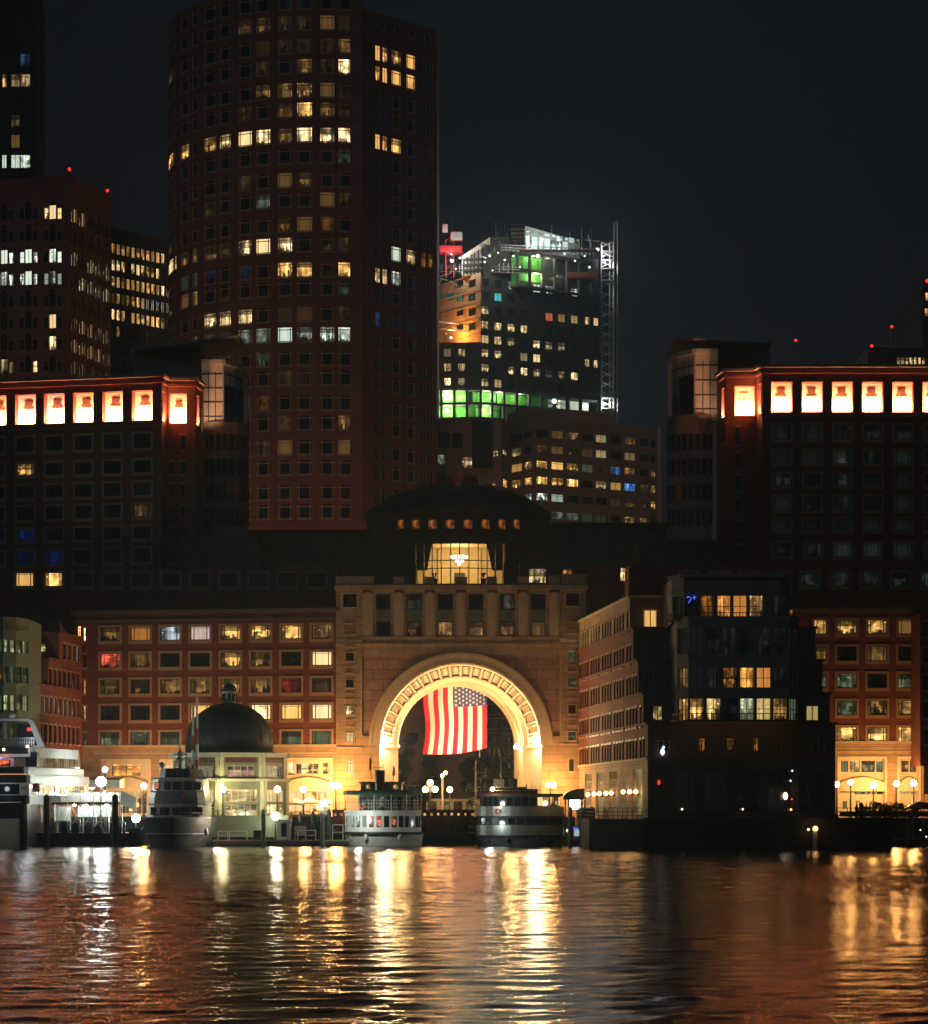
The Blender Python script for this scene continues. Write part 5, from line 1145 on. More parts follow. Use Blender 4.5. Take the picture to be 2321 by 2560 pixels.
# ---------------------------------------------------------------- left pier wing
def left_pier():
    b = Bld('pier_wing', 'stepped red brick wing along the left edge, its upper storeys set back in terraces', loc=(-47, 340, 3))
    A = (-45.2, 352.6)
    line = lambda Y: (-45.2-(352.6-Y)*.128, Y)
    # (end depth, z bottom, z top, left end)
    Yc = [328, 332, 336.5, 342]; zl = [3, Z(1790, 330), Z(1714, 334), Z(1649, 339), Z(1580, 342)]
    rows = [(1889, 1935), (1820, 1861.6), (1752.5, 1793), (1684, 1724), (1616, 1654)]
    tiers = [(328, 3, Z(1785, 330)), (333, Z(1785, 330), Z(1713, 335)), (337.5, Z(1713, 335), Z(1649, 340)), (342.3, Z(1649, 340), Z(1582, 342))]
    zrow = [(Z(y1, 350), Z(y0, 350)) for y0, y1 in rows]
    for ti, (Ye, z0, z1) in enumerate(tiers):
        c_ = line(Ye); f = Flat(c_, A); e = Flat((c_[0]-5.4, Ye-.5), c_)
        L_ = f.L
        for ri, (a, d) in enumerate(zrow):
            if a < z0-.2 or d > z1+.2: continue
            n = int(L_/2.05)
            for k in range(n):
                u1 = L_-1.3-k*2.05; 
                if u1-1.05 < .4: break
                L = lit(GRN, .15) if random.random() < .3 else None
                if ri == 2: L = lit((.8, .8, .45), .35)
                if ri == 4 and k == 0: L = lit((.7, 1, .7), .5)
                if ri == 4 and k > 0: L = lit(WARM, .2)
                b.window(f, u1-1.05, u1, a, d, 'narrow', L)
        if ti == 3: b.pxwin(e, 88, 116, 1609, 1632, 'pair', lit((1, .8, .25), .8))
        if ti == 2: b.pxwin(e, 83, 111, 1676, 1708, 'pair', lit(ORG, .05))
        if ti == 1: b.pxwin(e, 66, 94, 1743, 1775, 'pair', lit(CREAM, 1.2))
        poly = [tuple(e.a), c_, A, (A[0]-3, 358), (e.a.x, 358)]
        solid(b, poly, z0, z1, 'brick', {0: e, 1: f}); cornice(b, [f, e], z1-.1, .25, .15, 'brick', 'coping')
        if ti == 3: mb = MB(); mb.prism([(c_[0]-4.6, Ye+2), (c_[0]-.2, Ye+2), (c_[0]-.2, 352), (c_[0]-4.6, 352)], z1, [z1+2.6, z1+1.5, z1+.2, z1+2.6]); mb.build('penthouse', 'brick_dark', b.root)
    f = Flat(line(328), A)
    mb = MB(); mb.prism([line(327.7), (A[0]+.02, 352), (A[0]-1, 354), (line(327.7)[0]-2, 328)], 3, Z(1949, 350)); mb.build('plinth', 'brick_dark', b.root)
    mb = MB()
    for Ye, z in ((341.8, Z(1649, 340)), (337, Z(1713, 335)), (332.5, Z(1785, 330))):
        c_ = line(Ye-4.5)
        for h in (.5, 1.05): mb.tube((c_[0]-5.2, Ye-4.7, z+h), (c_[0]-.2, Ye-4.6, z+h), .04)
        for k in range(12): x = c_[0]-5.2+k*.45; mb.tube((x, Ye-4.65, z), (x, Ye-4.65, z+1.05), .025)
    mb.build('balcony_rail', 'steel_dark', b.root); b.finish()
    # glazed bay at the frame edge
    b = Bld('glass_bay', 'pale glazed bay tower cut off by the left edge, behind the ferry', 'tower', loc=(X(20, 321), 321, 3))
    Y = 321; p = [(X(-70, Y), Y), (X(8, Y), Y), (X(36, Y), Y+1.4), (X(57, Y), Y+4.5), (X(57, Y), Y+14), (X(-70, Y), Y+14)]; fs = poly_faces(p)
    for r, (y0, y1) in enumerate(((1598, 1634), (1664, 1708), (1736, 1778), (1806, 1850), (1878, 1930))):
        for f, n in ((fs[0], 3), (fs[1], 2), (fs[2], 2)):
            for k in range(n):
                L = lit((.8, .8, .4), .3) if r in (0, 2) and f is not fs[0] else (lit(GRN, .10))
                if r == 1 and f is fs[0]: L = lit(ORG, .18)
                b.window(f, f.L*k/n+.12, f.L*(k+1)/n-.12, Z(y1, Y), Z(y0, Y), 'grid', L, mats=['pav_metal', 'frame_dark'])
    solid(b, p, 3, Z(1541, Y), 'pav_metal', {0: fs[0], 1: fs[1], 2: fs[2]})
    for y in (1575, 1634, 1710, 1780, 1852): cornice(b, fs[:3], Z(y, Y), .2, .15, 'pav_metal', 'string_course')
    b.finish()
left_pier()

# ---------------------------------------------------------------- right pier building
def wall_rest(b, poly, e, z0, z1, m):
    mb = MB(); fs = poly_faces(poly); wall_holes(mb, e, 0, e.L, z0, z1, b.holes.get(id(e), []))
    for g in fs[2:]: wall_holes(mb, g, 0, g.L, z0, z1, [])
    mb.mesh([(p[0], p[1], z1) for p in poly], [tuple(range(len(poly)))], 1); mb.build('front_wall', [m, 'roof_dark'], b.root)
def right_pier():
    b = Bld('pier_building', 'large dark stepped pier building whose lit side faces the arch', loc=(26, 310, 3))
    tiers = [(296, 3, 12.5, 36.9), (299, 12.5, 15.6, 36.7), (302.5, 15.6, 19.1, 36.4), (306, 19.1, 22.6, 36.1), (308.5, 22.6, 26.0, 24.5)]
    for ti, (Ye, z0, z1, xr) in enumerate(tiers):
        a, c_ = (13.5, 350), (kx(Ye), Ye); f = Flat(a, c_); e = Flat(c_, (xr, Ye))
        for ri in range(5):
            za, zb = 9.05+3.3*ri, 11.0+3.3*ri
            if ri == 4: zb = 24.5; za = 22.7
            if za < z0-.3 or zb > z1+.1: 
                continue
            n = 16; sp = f.L/n
            for k in range(int(f.L/3.3*1.0)+0):
                pass
            k = 0; u = .9
            while u+1.3 < f.L:
                L = None
                if ri == 4 and u < 17: L = lit((1, .72, .28), .75)
                if ri == 3 and 3 < u < 6.5: L = lit(WARM, .5)
                b.window(f, u, u+1.35, za, zb, 'narrow', L); u += 2.15+(1.0 if k % 4 == 3 else 0); k += 1
        if ti == 0:
            for x0, x1 in ((1463, 1480), (1492, 1510.4), (1524, 1543.7), (1584, 1606)): b.window(f, f.u(x0), f.u(x1), 3.4, 8.1, 'grid', lit(GRN, .22))
            for x0, x1, L in ((1748, 1764, (ORG, .32)), (1817, 1839, (ORG, .07)), (1883, 1898, (ORG, .45)), (1952, 1957, (ORG, .25)), (2032, 2062, None), (1645, 1675, None)): b.pxwin(e, x0, x1, 1846, 1877, 'plain', lit(*L) if L else None)
            for x0, x1 in ((1690, 1740), (1760, 1820), (1840, 1900), (1920, 1980), (2000, 2060)): b.pxwin(e, x0, x1, 1925, 2030, 'grid', lit((.4, .42, .4), .006), mats=['frame_dark', 'frame_dark'])
        if ti == 1:
            for x0, x1, L in ((1633, 1656, .6), (2016, 2047, .35)): b.pxwin(e, x0, x1, 1764, 1800, 'pair', lit((1, .72, .26), L))
        if ti == 3: b.pxwin(e, 1611, 1642, 1525, 1566, 'pair', lit(WARM, .8)); b.pxwin(e, 1953, 1983, 1524, 1544, 'pair', lit(ORG, .35))
        if ti in (1, 2): b.pxwin(e, 1610, 1632, Z_inv(z1-.6, Ye), Z_inv(z1-2.6, Ye), 'plain', None)
        poly = [a, c_, (xr, Ye), (xr, 350), (a[0]+.3, 350.2)]
        b.wall(f, z0 if ti else 9.0, z1, 'brick' if ti < 4 else 'stone')
        wall_rest(b, poly, e, z0 if ti else 9.0, z1, 'brick_dark')  # unlit front in darker brick than the lit side: shade in the colour
        if ti == 0:
            b.wall(f, 3, 8.98, 'stone'); wall_rest(b, poly, e, 3, 8.98, 'stone_shaded'); cornice(b, [f], 8.9, .25, .16, 'stone_plain', 'string_course')
        cornice(b, [f, e], z1-.12, .25, .2, 'stone_plain' if ti == 4 else 'brick', 'coping')
    mb = MB(); f = Flat((13.5, 350), (kx(308.5), 308.5)); fbox(mb, f, 0, f.L, 0, .12, 22.2, 22.5); mb.box(kx(305)-.2, kx(305)+2.2, 312, 320, 26, 29.5); mb.build('pier_block', 'brick', b.root)
    mb = MB(); mm = MB()
    # octagonal glazed bay: two widths
    def octa(x0, x1, Y, d): return [(X(x0, Y+d), Y+d), (X(x0+30, Y), Y), (X(x1-24, Y), Y), (X(x1, Y+d), Y+d), (X(x1, Y+d), 312), (X(x0, Y+d), 312)]
    p1 = octa(1692, 1996, 292, 2.6); p2 = octa(1680, 1975, 293.5, 2.6); fs1, fs2 = poly_faces(p1), poly_faces(p2)
    def bayrow(fs, y0, y1, Y, spec, n=6):
        for k in range(n):
            u0, u1 = fs[1].L*k/n+.1, fs[1].L*(k+1)/n-.1; b.window(fs[1], u0, u1, Z(y1, Y), Z(y0, Y), 'grid', spec[k+1], mats=['frame_dark', 'frame_dark'])
        b.window(fs[0], .2, fs[0].L-.2, Z(y1, Y), Z(y0, Y), 'grid', spec[0], mats=['frame_dark', 'frame_dark']); b.window(fs[2], .2, fs[2].L-.2, Z(y1, Y), Z(y0, Y), 'grid', spec[-1], mats=['frame_dark', 'frame_dark'])
    fa = lit((.3, .36, .36), .012); Wm = lit((1, .40, .08), .5); C2 = lit((1, .70, .26), .6)
    bayrow(fs1, 1745, 1800, 292, [lit(WARM, .25), lit(WARM, .5), C2, fa, lit((.8, .85, .5), .4), C2, lit(WARM, .6), lit(GRN, .2)], 6)
    bayrow(fs1, 1668, 1722, 292, [lit(WARM, .12), fa, fa, Wm, Wm, Wm, fa, fa], 6)
    bayrow(fs1, 1568, 1636, 292, [fa]*8, 6)
    bayrow(fs2, 1488, 1544, 293.5, [fa, fa, lit(ORG, .12), Wm, Wm, lit((1, .5, .15), .35), fa, fa], 6)
    solid(b, p1, 12.6, Z(1550, 292), 'grey_stone', {0: fs1[0], 1: fs1[1], 2: fs1[2]}); solid(b, p2, Z(1550, 292)-.02, Z(1438, 293.5), 'grey_stone', {0: fs2[0], 1: fs2[1], 2: fs2[2]})
    cornice(b, fs2[:3], Z(1444, 293.5), .3, .35, 'grey_stone'); 
    for y in (1552, 1645, 1730): cornice(b, fs1[:3], Z(y, 292), .45, .12, 'grey_stone', 'string_course')
    cornice(b, fs2[:3], Z(1480, 293.5), .2, .12, 'grey_stone', 'string_course')
    mb = MB()
    for fs, y in ((fs1, 1800), (fs2, 1546)):
        mb = MB()
        for g in fs[:3]:
            fbox(mb, g, 0, g.L, .55, .6, Z(y-15, 292), Z(y-17, 292))
            k = 0.
            while k < g.L: fbox(mb, g, k, k+.04, .55, .6, Z(y, 292), Z(y-15, 292)); k += .3
            fbox(mb, g, 0, g.L, 0, .65, Z(y+3, 292), Z(y, 292))
        mb.build('balcony_rail', 'steel_dark', b.root)
    # reflections and small signs in the windows: a blue curl and a white figure-shaped lamp
    mb = MB(); g = fs2[1]; u, z = g.u(1722), Z(1497, 293.5)
    mb.path([g.pt(u+.22*math.cos(t), .05, z+.2*math.sin(t)) for t in [2.6-i*.45 for i in range(9)]]+[g.pt(u-.02, .05, z-.45)], .05); mb.path([g.pt(u+.55, .05, z+.3), g.pt(u+.55, .05, z-.1)], .05); mb.path([g.pt(u+.4, .05, z+.12), g.pt(u+.75, .05, z+.16)], .05); mb.build('blue_neon_squiggle', 'blue_sign', b.root)
    mb = MB(); x, _, z = at(1657, 1882, 295.7); mb.ball((x, 295.8, z+.1), .22, 6, sz=1.6); mb.ball((x+.1, 295.8, z+.55), .14, 6); mb.build('window_lamp', 'sign_white', b.root)
    mb = MB(); x, _, z = at(1648, 1956, 295.7); mb.ball((x, 295.8, z), .14, 6, sz=1.8); mb.build('red_window_lamp', 'red_glow', b.root)
    b.finish()
def Z_inv(z, Y): return HY-(z-H)*F/Y
right_pier()
def behind_arch():
    b = Bld('brick_building', 'dark red brick office seen through the right half of the archway', loc=(X(1230, 440), 440, 3))
    Y = 440; f = Flat((X(1188, Y), Y), (X(1420, Y), Y))
    for r in range(8):
        for k in range(11): x = 1196+k*12.3; b.pxwin(f, x, x+6.5, 1690+36*r, 1713+36*r, 'narrow', lit(CREAM, .3) if random.random() < .04 else None)
    solid(b, [tuple(f.a), tuple(f.b), (f.b.x, Y+14), (f.a.x, Y+14)], 3, 32, 'brick', {0: f}); b.finish()
    b = Bld('stone_pylon', 'tan stone pylon under the flag seen through the archway', 'pylon', loc=(X(1080, 425), 425, 3))
    mb = MB(); mb.box(X(1058, 425), X(1096, 425), 425, 428, 3, Z(1850, 425)); mb.build('shaft', 'beige', b.root); mb = MB(); mb.box(X(1056, 425), X(1098, 425), 424.8, 428.2, Z(1850, 425), Z(1846, 425)); mb.build('cap', 'beige', b.root)
    b = Bld('shed', 'low pale kiosk with dark openings behind the twin-globe lamps in the archway', 'kiosk', loc=(X(1130, 380), 380, 3))
    f = Flat((X(1066, 380), 380), (X(1200, 380), 380))
    for k in range(4): b.pxwin(f, 1070+k*32, 1092+k*32, 2003, 2030, 'plain', lit((.6, .7, .3), .2) if k % 2 else None)
    solid(b, [tuple(f.a), tuple(f.b), (f.b.x, 383), (f.a.x, 383)], 3, Z(1997, 380), 'cream', {0: f}); b.finish()
behind_arch()
# ---------------------------------------------------------------- flag
def flag():
    Y = 366.9; root = empty('flag', at(1139, 1697, Y), 'giant striped national flag hanging vertically in the archway', 'flag')
    x0, x1, zt = X(1061, Y), X(1218, Y), Z(1700, Y)
    def pt(i, j):   # i across 0..1, j down 0..1
        zb = Z(1882+3.5*math.sin(i*3.0)-(i**2)*16+3, Y); z = zt+(zb-zt)*j
        x = x0+(x1-x0)*i+ .28*math.sin(j*5.2-1.9+i*.6)*(1-i)**1.2*min(1, j*2.2) - .15*(1-i)*j
        y = Y+.5*math.sin(i*9+j*2.4)*min(1, j*3)+.22*math.sin(i*17+j*4.5)*j
        return (x, y, z)
    NI, NJ = 52, 30; cl = MB(); cn = MB(); jc = .355
    for a in range(NI):
        s_ = a//4; m = 0 if s_ % 2 == 0 else 1
        for q in range(NJ):
            i0, i1, j0, j1 = a/NI, (a+1)/NI, q/NJ, (q+1)/NJ
            if s_ >= 6 and (q+.5)/NJ < jc: cn.face([pt(i0, j1), pt(i1, j1), pt(i1, j0), pt(i0, j0)])
            else: cl.face([pt(i0, j1), pt(i1, j1), pt(i1, j0), pt(i0, j0)], m)
    cl.build('striped_cloth', ['flag_red', 'flag_white'], root, smooth=True); c_ = cn.build('canton', 'flag_blue', root, smooth=True)
    st = MB(); i0, i1 = 24/52, 1.
    for r in range(9):      # nine rows of the upright flag run down the hanging cloth
        for k in range(6 if r % 2 == 0 else 5):
            ci = i0+(i1-i0)*(r+.85)/9.7; cj = .02+jc*((k+.55) if r % 2 == 0 else (k+1.05))/6.1; p = pt(ci, cj); ro = .20
            pts = []
            for t in range(10): a = math.pi/2*0+t*math.pi/5; rr = ro if t % 2 == 0 else ro*.42; pts.append((p[0]+rr*math.cos(a), p[1]-.03, p[2]+rr*math.sin(a)))
            st.mesh(pts+[(p[0], p[1]-.03, p[2])], [(t, (t+1) % 10, 10) for t in range(10)])
    st.build('star', 'flag_white', c_, kind='stuff')
    mb = MB(); mb.tube((x0-.2, Y, zt+.05), (x1+.2, Y, zt+.05), .06); 
    for x in (x0, (x0+x1)/2, x1): mb.tube((x, Y, zt), (x, Y-.5, zt+.8), .03)
    mb.build('hanging_pole', 'steel', root)
flag()
# ---------------------------------------------------------------- archway and facade floodlights
AMB = (1, .5, .15)
def flood():
    for s_, (px, py) in (('right', (1300, 1869)), ('left', (1000, 1869))):
        Y = 358.5; x, _, z = at(px, py, Y); x += (-.35 if s_ == 'right' else -.22)
        o = empty('floodlight', (x, Y, z), 'blinding floodlight on the %s springing of the archway' % s_, 'floodlight', 'archway floodlights')
        mb = MB(); mb.lathe([(.05, z-.25), (.2, z-.1), (.26, z+.08)], x, Y, 10); mb.build('housing', 'steel_dark', o)
        mb = MB(); mb.ball((x, Y, z+.1), .34 if s_ == 'right' else .2, 8); mb.build('lens', 'bulb_warm', o)
        sx = -1 if s_ == 'right' else 1
        plight('flood_lamp', (x+sx*.6, Y-.3, z+.5), 1500, (1, .56, .2), o, r=.3)
        X_ = cx0+(-sx)*9.0
        plight('soffit_lamp', (X_*1.0, 350.9, 12.0), 9500, (1, .70, .36), o, r=.25)
    plight('flag_lamp', (-.9, 361.5, 4.2), 4600, (1, .90, .80), r=.5, kind='SPOT', rot=(-.2, 5.5, 11.5), spot=60)
cx0 = X(1152, 350)
flood()

# ---------------------------------------------------------------- lamps
bulb_ = bulb
def lamp_post(px, py, Y, zg, label, globes=1, e=600, col=(1, .66, .30), r=.33, bulb='bulb_warm', group='globe lamps along the quay'):
    if col == (1, .66, .30): col = (1, .46, .13)
    x, _, z = at(px, py, Y); o = empty('lamp_post', (x, Y, zg), label, 'street lamp', group)
    mb = MB(); mb.lathe([(.2, zg), (.2, zg+.25), (.11, zg+.5), (.07, z-.6), (.12, z-.45), (.12, z-r)], x, Y, 8)
    r *= random.uniform(.82, 1.08) if bulb != 'bulb_white' else 1
    G = [(0, 0)] if globes == 1 else ([(-.33, 0), (.33, 0)] if globes == 2 else [(-.55, -.75), (0, 0), (.55, -.75)])
    for gx, gz in G:
        if gx: mb.tube((x, Y, z-.9+gz*.2), (x+gx, Y, z+gz-r), .04)
    mb.build('post', 'wood_pile', o)
    for gx, gz in G:
        mb = MB(); mb.ball((x+gx, Y, z+gz), r, 7); mb.build('globe', bulb_(e/len(G), r, col), o)
    return o
for px, py, Y, n, e, lab in (
    (557.5, 1973.5, 328.9, 1, 600, 'globe lamp on a post before the left bay of the domed pavilion'),
    (694, 1973.5, 328.7, 1, 600, 'globe lamp on a post at the right corner of the domed pavilion'),
    (759, 1974, 345.5, 1, 1800, 'globe lamp on a post in front of the parasols'),
    (840, 1964, 346.5, 2, 3800, 'double globe lamp between the parasols and the green roofed boat'),
    (360, 1965, 347.5, 1, 2400, 'globe lamp half hidden behind the left side of the grey boat'),
    (225, 1966, 349, 2, 2800, 'double globe lamp in front of the white awning at left'),
    (1076, 1957, 344, 3, 900, 'triple globe lamp left of the tall street light in the archway'),
    (1125, 1974, 352, 1, 250, 'single globe lamp right of the tall street light in the archway'),
    (1377.5, 1962, 347.0, 2, 2500, 'double globe lamp against the right foot of the arch'),
    (1451, 1988, 336, 1, 200, 'globe lamp beside the dark barrel canopy'),
    (2092.7, 1961, 338, 1, 300, 'globe lamp at the dark edge of the pier building, leftmost of the right wing'),
    (2127, 1956, 347, 1, 1000, 'globe lamp left of the shopfront window of the right wing'),
    (2184, 1963, 349, 1, 500, 'smaller globe lamp in front of the right wing shopfront window'),
    (2241, 1959, 347.5, 1, 1000, 'globe lamp before the stone pier between the two right shopfronts'),
    (2285, 1958, 347, 1, 1000, 'globe lamp at the far right shopfront')):
    lamp_post(px, py, Y, 3, lab, n, e, col=(1, .80, .40) if Y < 329.5 else (1, .66, .30))
lamp_post(253, 1954, 327.6, .7, 'very bright white dock lamp above the gangway', 1, 1600, (.88, 1, .88), .55, 'bulb_white', 'white work lamps on the docks')
lamp_post(263, 1924, 338, .7, 'white dock lamp on the taller post just above the brightest one', 1, 150, (.88, 1, .88), .3, 'bulb_white', 'white work lamps on the docks')
lamp_post(340, 2046, 330, .7, 'low white dock lamp between gangway and grey boat', 1, 700, (.88, 1, .88), .45, 'bulb_white', 'white work lamps on the docks')
lamp_post(689, 2040, 325, .5, 'low white dock lamp in front of the pavilion corner', 1, 700, (.88, 1, .85), .45, 'bulb_white', 'white work lamps on the docks')
# tall street light in the archway
o = empty('street_light', (X(1107, 346), 346, 3), 'tall pale street light pole with two heads in the archway', 'street light')
mb = MB(); mb.tube((X(1107, 346), 346, 3), (X(1107, 346), 346, Z(1940, 346)), .13, .10, 8); mb.tube((X(1107, 346), 346, Z(1942, 346)), at(1115, 1933, 346), .05); mb.build('pole', 'white_dull', o)
for px, py in ((1106, 1939), (1114, 1932)): mb = MB(); mb.ball(at(px, py, 346), .2, 6); mb.build('lamp_head', 'bulb_warm', o)

o = empty('signal_pole', (X(1190, 345), 345, 3), 'dark signal pole with an arm right of the flag', 'pole')
mb = MB(); mb.tube((X(1190, 345), 345, 3), (X(1190, 345), 345, Z(1901, 345)), .10, .08); mb.tube(at(1190, 1950, 345), at(1220, 1938, 345), .05); mb.tube(at(1214, 1940, 345), at(1214, 1922, 345), .05); mb.tube(at(1214, 1922, 345), at(1220, 1924, 345), .05); mb.build('pole', 'grey_stone', o)
# wall lamps along the base of the right pier building
fK = Flat((13.5, 350), (kx(296), 296))
for i, (px, py) in enumerate(((1466, 1987), (1481, 1986), (1497, 1985), (1510, 1984), (1527, 1983), (1540, 1982.5), (1570, 1979.5), (1587, 1979.5), (1602, 1979.5))):
    u = fK.u(px); z = fK.z(px, py); p = fK.pt(u, .5, z)
    names = ('first', 'second', 'third', 'fourth', 'fifth', 'sixth', 'seventh', 'eighth', 'last')
    o = empty('wall_lamp', p, '%s globe lamp from the canopy along the stone side of the pier building' % names[i], 'wall lamp', 'wall lamps on the pier building')
    mb = MB(); mb.tube(fK.pt(u, 0, z-.3), fK.pt(u, .5, z-.25), .05); mb.tube(fK.pt(u, .5, z-.25), fK.pt(u, .5, z), .05); mb.build('bracket', 'steel_dark', o)
    mb = MB(); mb.ball(p, .22, 6); mb.build('globe', bulb(45, .22, (1, .50, .15)), o)

# ---------------------------------------------------------------- domed pavilion
def pavilion():
    Yc = 337.3; s = Yc/F; cx, cy = X(574, Yc), Yc; r = 147*s; zg, z1, z2 = 2.6, Z(1951, 331), Z(1889, 331)
    b = Bld('domed_pavilion', 'octagonal glazed pavilion with a dark copper dome and small cupola', 'pavilion', loc=(cx, cy, 3))
    ph = R(-5.5); oct_ = lambda rr: [(cx+rr*math.sin(ph+k*math.pi/4), cy-rr*math.cos(ph+k*math.pi/4)) for k in range(8)]
    P = oct_(r); Pu = oct_(r*.955)
    fs, fu = poly_faces(P), poly_faces(Pu)
    for k in (7, 0, 1, 6):
        f, g = fs[k], fu[k]; m0, m1 = f.L*.14, f.L*.86
        b.window(f, m0, m1, 3.1, z1-2.6, 'grid', lit(CREAM, 1.2 if k != 1 else .8), mats=['pav_light', 'frame_dark']); b.window(f, m0, m1, z1-2.4, z1-1.0, 'grid', lit(CREAM, .7), mats=['pav_light', 'frame_dark'])
        b.window(g, g.L*.18, g.L*.82, z1+.35, z2-1.1, 'grid', (lit((1, .55, .4), .45) if k == 0 else lit((.8, .75, .5), .22)), mats=['pav_light', 'frame_dark'])
    solid(b, P, zg, z1, 'pav_metal', {k: fs[k] for k in (7, 0, 1, 6)}); solid(b, Pu, z1, z2, 'pav_metal', {k: fu[k] for k in (7, 0, 1, 6)}, part='upper_wall')
    fr = (7, 0, 1, 2, 6, 5)
    cornice(b, [fs[k] for k in fr], z1-.1, .3, .28, 'pav_light'); cornice(b, [fu[k] for k in fr], z2-.15, .5, .45, 'pav_light'); cornice(b, [fs[k] for k in fr], z1-.75, .12, .1, 'pav_metal', 'band'); cornice(b, [fu[k] for k in fr], z2-.85, .1, .08, 'pav_metal', 'band')
    mb = MB()
    for k in fr:
        for F_, za, zb in ((fs[k], zg, z1-.1), (fu[k], z1+.2, z2-.15)):
            for a in (0, F_.L-.45): fbox(mb, F_, a, a+.45, 0, .16, za, zb)
    mb.build('pilaster', 'pav_light', b.root)
    mb = MB()
    for k in fr: fbox(mb, fu[k], fu[k].L*.14, fu[k].L*.86, .0, .05, z2-.75, z2-.2)
    mb.build('frieze', 'brown_red', b.root)
    mb = MB(); mb.box(X(500, 328), X(722, 328)-.1, 327.72, 327.98, .9, 3.12); mb.box(X(500, 328)-.1, X(722, 328), 327.6, 327.98, 3.12, 3.3); mb.build('plinth', 'pav_metal', b.root)
    R_ = 110*s; zd = z2+.35
    mb = MB(); prof = [(R_+.35, zd-.05), (R_+.35, zd+.1), (R_, zd+.12), (R_, zd+1.2)]+[(R_*math.cos(t*math.pi/2/12), zd+1.2+(Z(1757, Yc)-zd-1.2)*math.sin(t*math.pi/2/12)) for t in range(1, 12)]+[(.02, Z(1757, Yc))]
    mb.lathe(prof, cx, cy, 48); dm = mb.build('dome', 'copper', b.root, smooth=True)
    mb = MB()
    for k in range(16):
        a = 2*math.pi*k/16+.1; pts = [(cx+(R_+.03)*math.cos(t)*math.sin(a), cy-(R_+.03)*math.cos(t)*math.cos(a), zd+1.2+(Z(1757, Yc)-zd-1.2)*math.sin(t)) for t in [i*math.pi/2/8 for i in range(9)]]
        mb.path(pts, .035, 4)
    mb.build('rib', 'copper', dm)
    zc = Z(1757, Yc)-.35; c0 = MB(); c0.lathe([(.95, zc), (.95, zc+.35), (.72, zc+.4), (.72, zc+1.45), (.95, zc+1.5), (.95, zc+1.65), (.72, zc+1.7)], cx, cy, 10); cu = c0.build('cupola', 'white_dull', b.root)
    c0 = MB(); c0.lathe([(.8, zc+1.7), (.78, zc+2.0), (.55, zc+2.35), (.2, zc+2.5), (.04, zc+2.6), (.03, zc+3.1)], cx, cy, 12); c0.build('cupola_roof', 'copper', cu)
    c0 = MB()
    for k in range(8): a = k*math.pi/4; c0.box(cx+.74*math.sin(a)-.13, cx+.74*math.sin(a)+.13, cy-.74*math.cos(a)-.05, cy-.74*math.cos(a)+.05, zc+.55, zc+1.35)
    c0.build('cupola_opening', 'frame_dark', cu)
    b.finish()
pavilion()
# ---------------------------------------------------------------- boats
def tier(mb, cx, hw, Y, L_, z0, z1, m=0, tip=.5, flare=0., n=14, back=None):
    """a deck level with a rounded end towards the viewer: half-width hw, length L_ away from the viewer"""
    def ring(hw_, z, dy=0): return [(cx-hw_*math.cos(math.pi*i/n), Y+dy+hw*tip*(1-math.sin(math.pi*i/n)), z) for i in range(n+1)]+[(cx+hw_*.9, Y+L_, z), (cx-hw_*.9, Y+L_, z)]
    a, c_ = ring(hw, z0), ring(hw+flare, z1, -flare*.5); k = len(a)
    mb.mesh(a+c_, [(i, (i+1) % k, k+(i+1) % k, k+i) for i in range(k)]+[tuple(range(k, 2*k)), tuple(range(k-1, -1, -1))], m)
def tier_windows(cx, hw, Y, tip, z0, z1, k, frac=.7, col=None, n=14, out=.03):
    """panes round the rounded end"""
    mb = MB()
    for i in range(k):
        a0 = math.pi*(.06+.88*(i+(1-frac)/2)/k); a1 = math.pi*(.06+.88*(i+(1+frac)/2)/k)
        h_ = hw+out; p = lambda a: (cx-h_*math.cos(a), Y-out+hw*tip*(1-math.sin(a)))
        q0, q1 = p(a0), p(a1); cc = col(i) if callable(col) else col
        mb.face([(*q0, z0), (*q1, z0), (*q1, z1), (*q0, z1)], 1 if cc else 0, [(0, 0), (1, 0), (1, 1), (0, 1)], cc or (.0001, 0, 0), random.random())
    return mb
def rail(mb, pts, h=1.05, sp=1.0, r=.035, bars=2):
    for i, (a, c_) in enumerate(zip(pts[:-1], pts[1:])):
        for k in range(bars): hh = h*(k+1)/bars; mb.tube((a[0], a[1], a[2]+hh), (c_[0], c_[1], c_[2]+hh), r, n=4)
        d = math.dist(a, c_); n = max(1, int(d/sp))
        for k in range(n+1): t = k/n; p = [a[j]+(c_[j]-a[j])*t for j in range(3)]; mb.tube(p, (p[0], p[1], p[2]+h), r, n=4)
def arc(cx, hw, Y, tip, z, n=14): return [(cx-hw*math.cos(math.pi*i/n), Y+hw*tip*(1-math.sin(math.pi*i/n)), z) for i in range(n+1)]
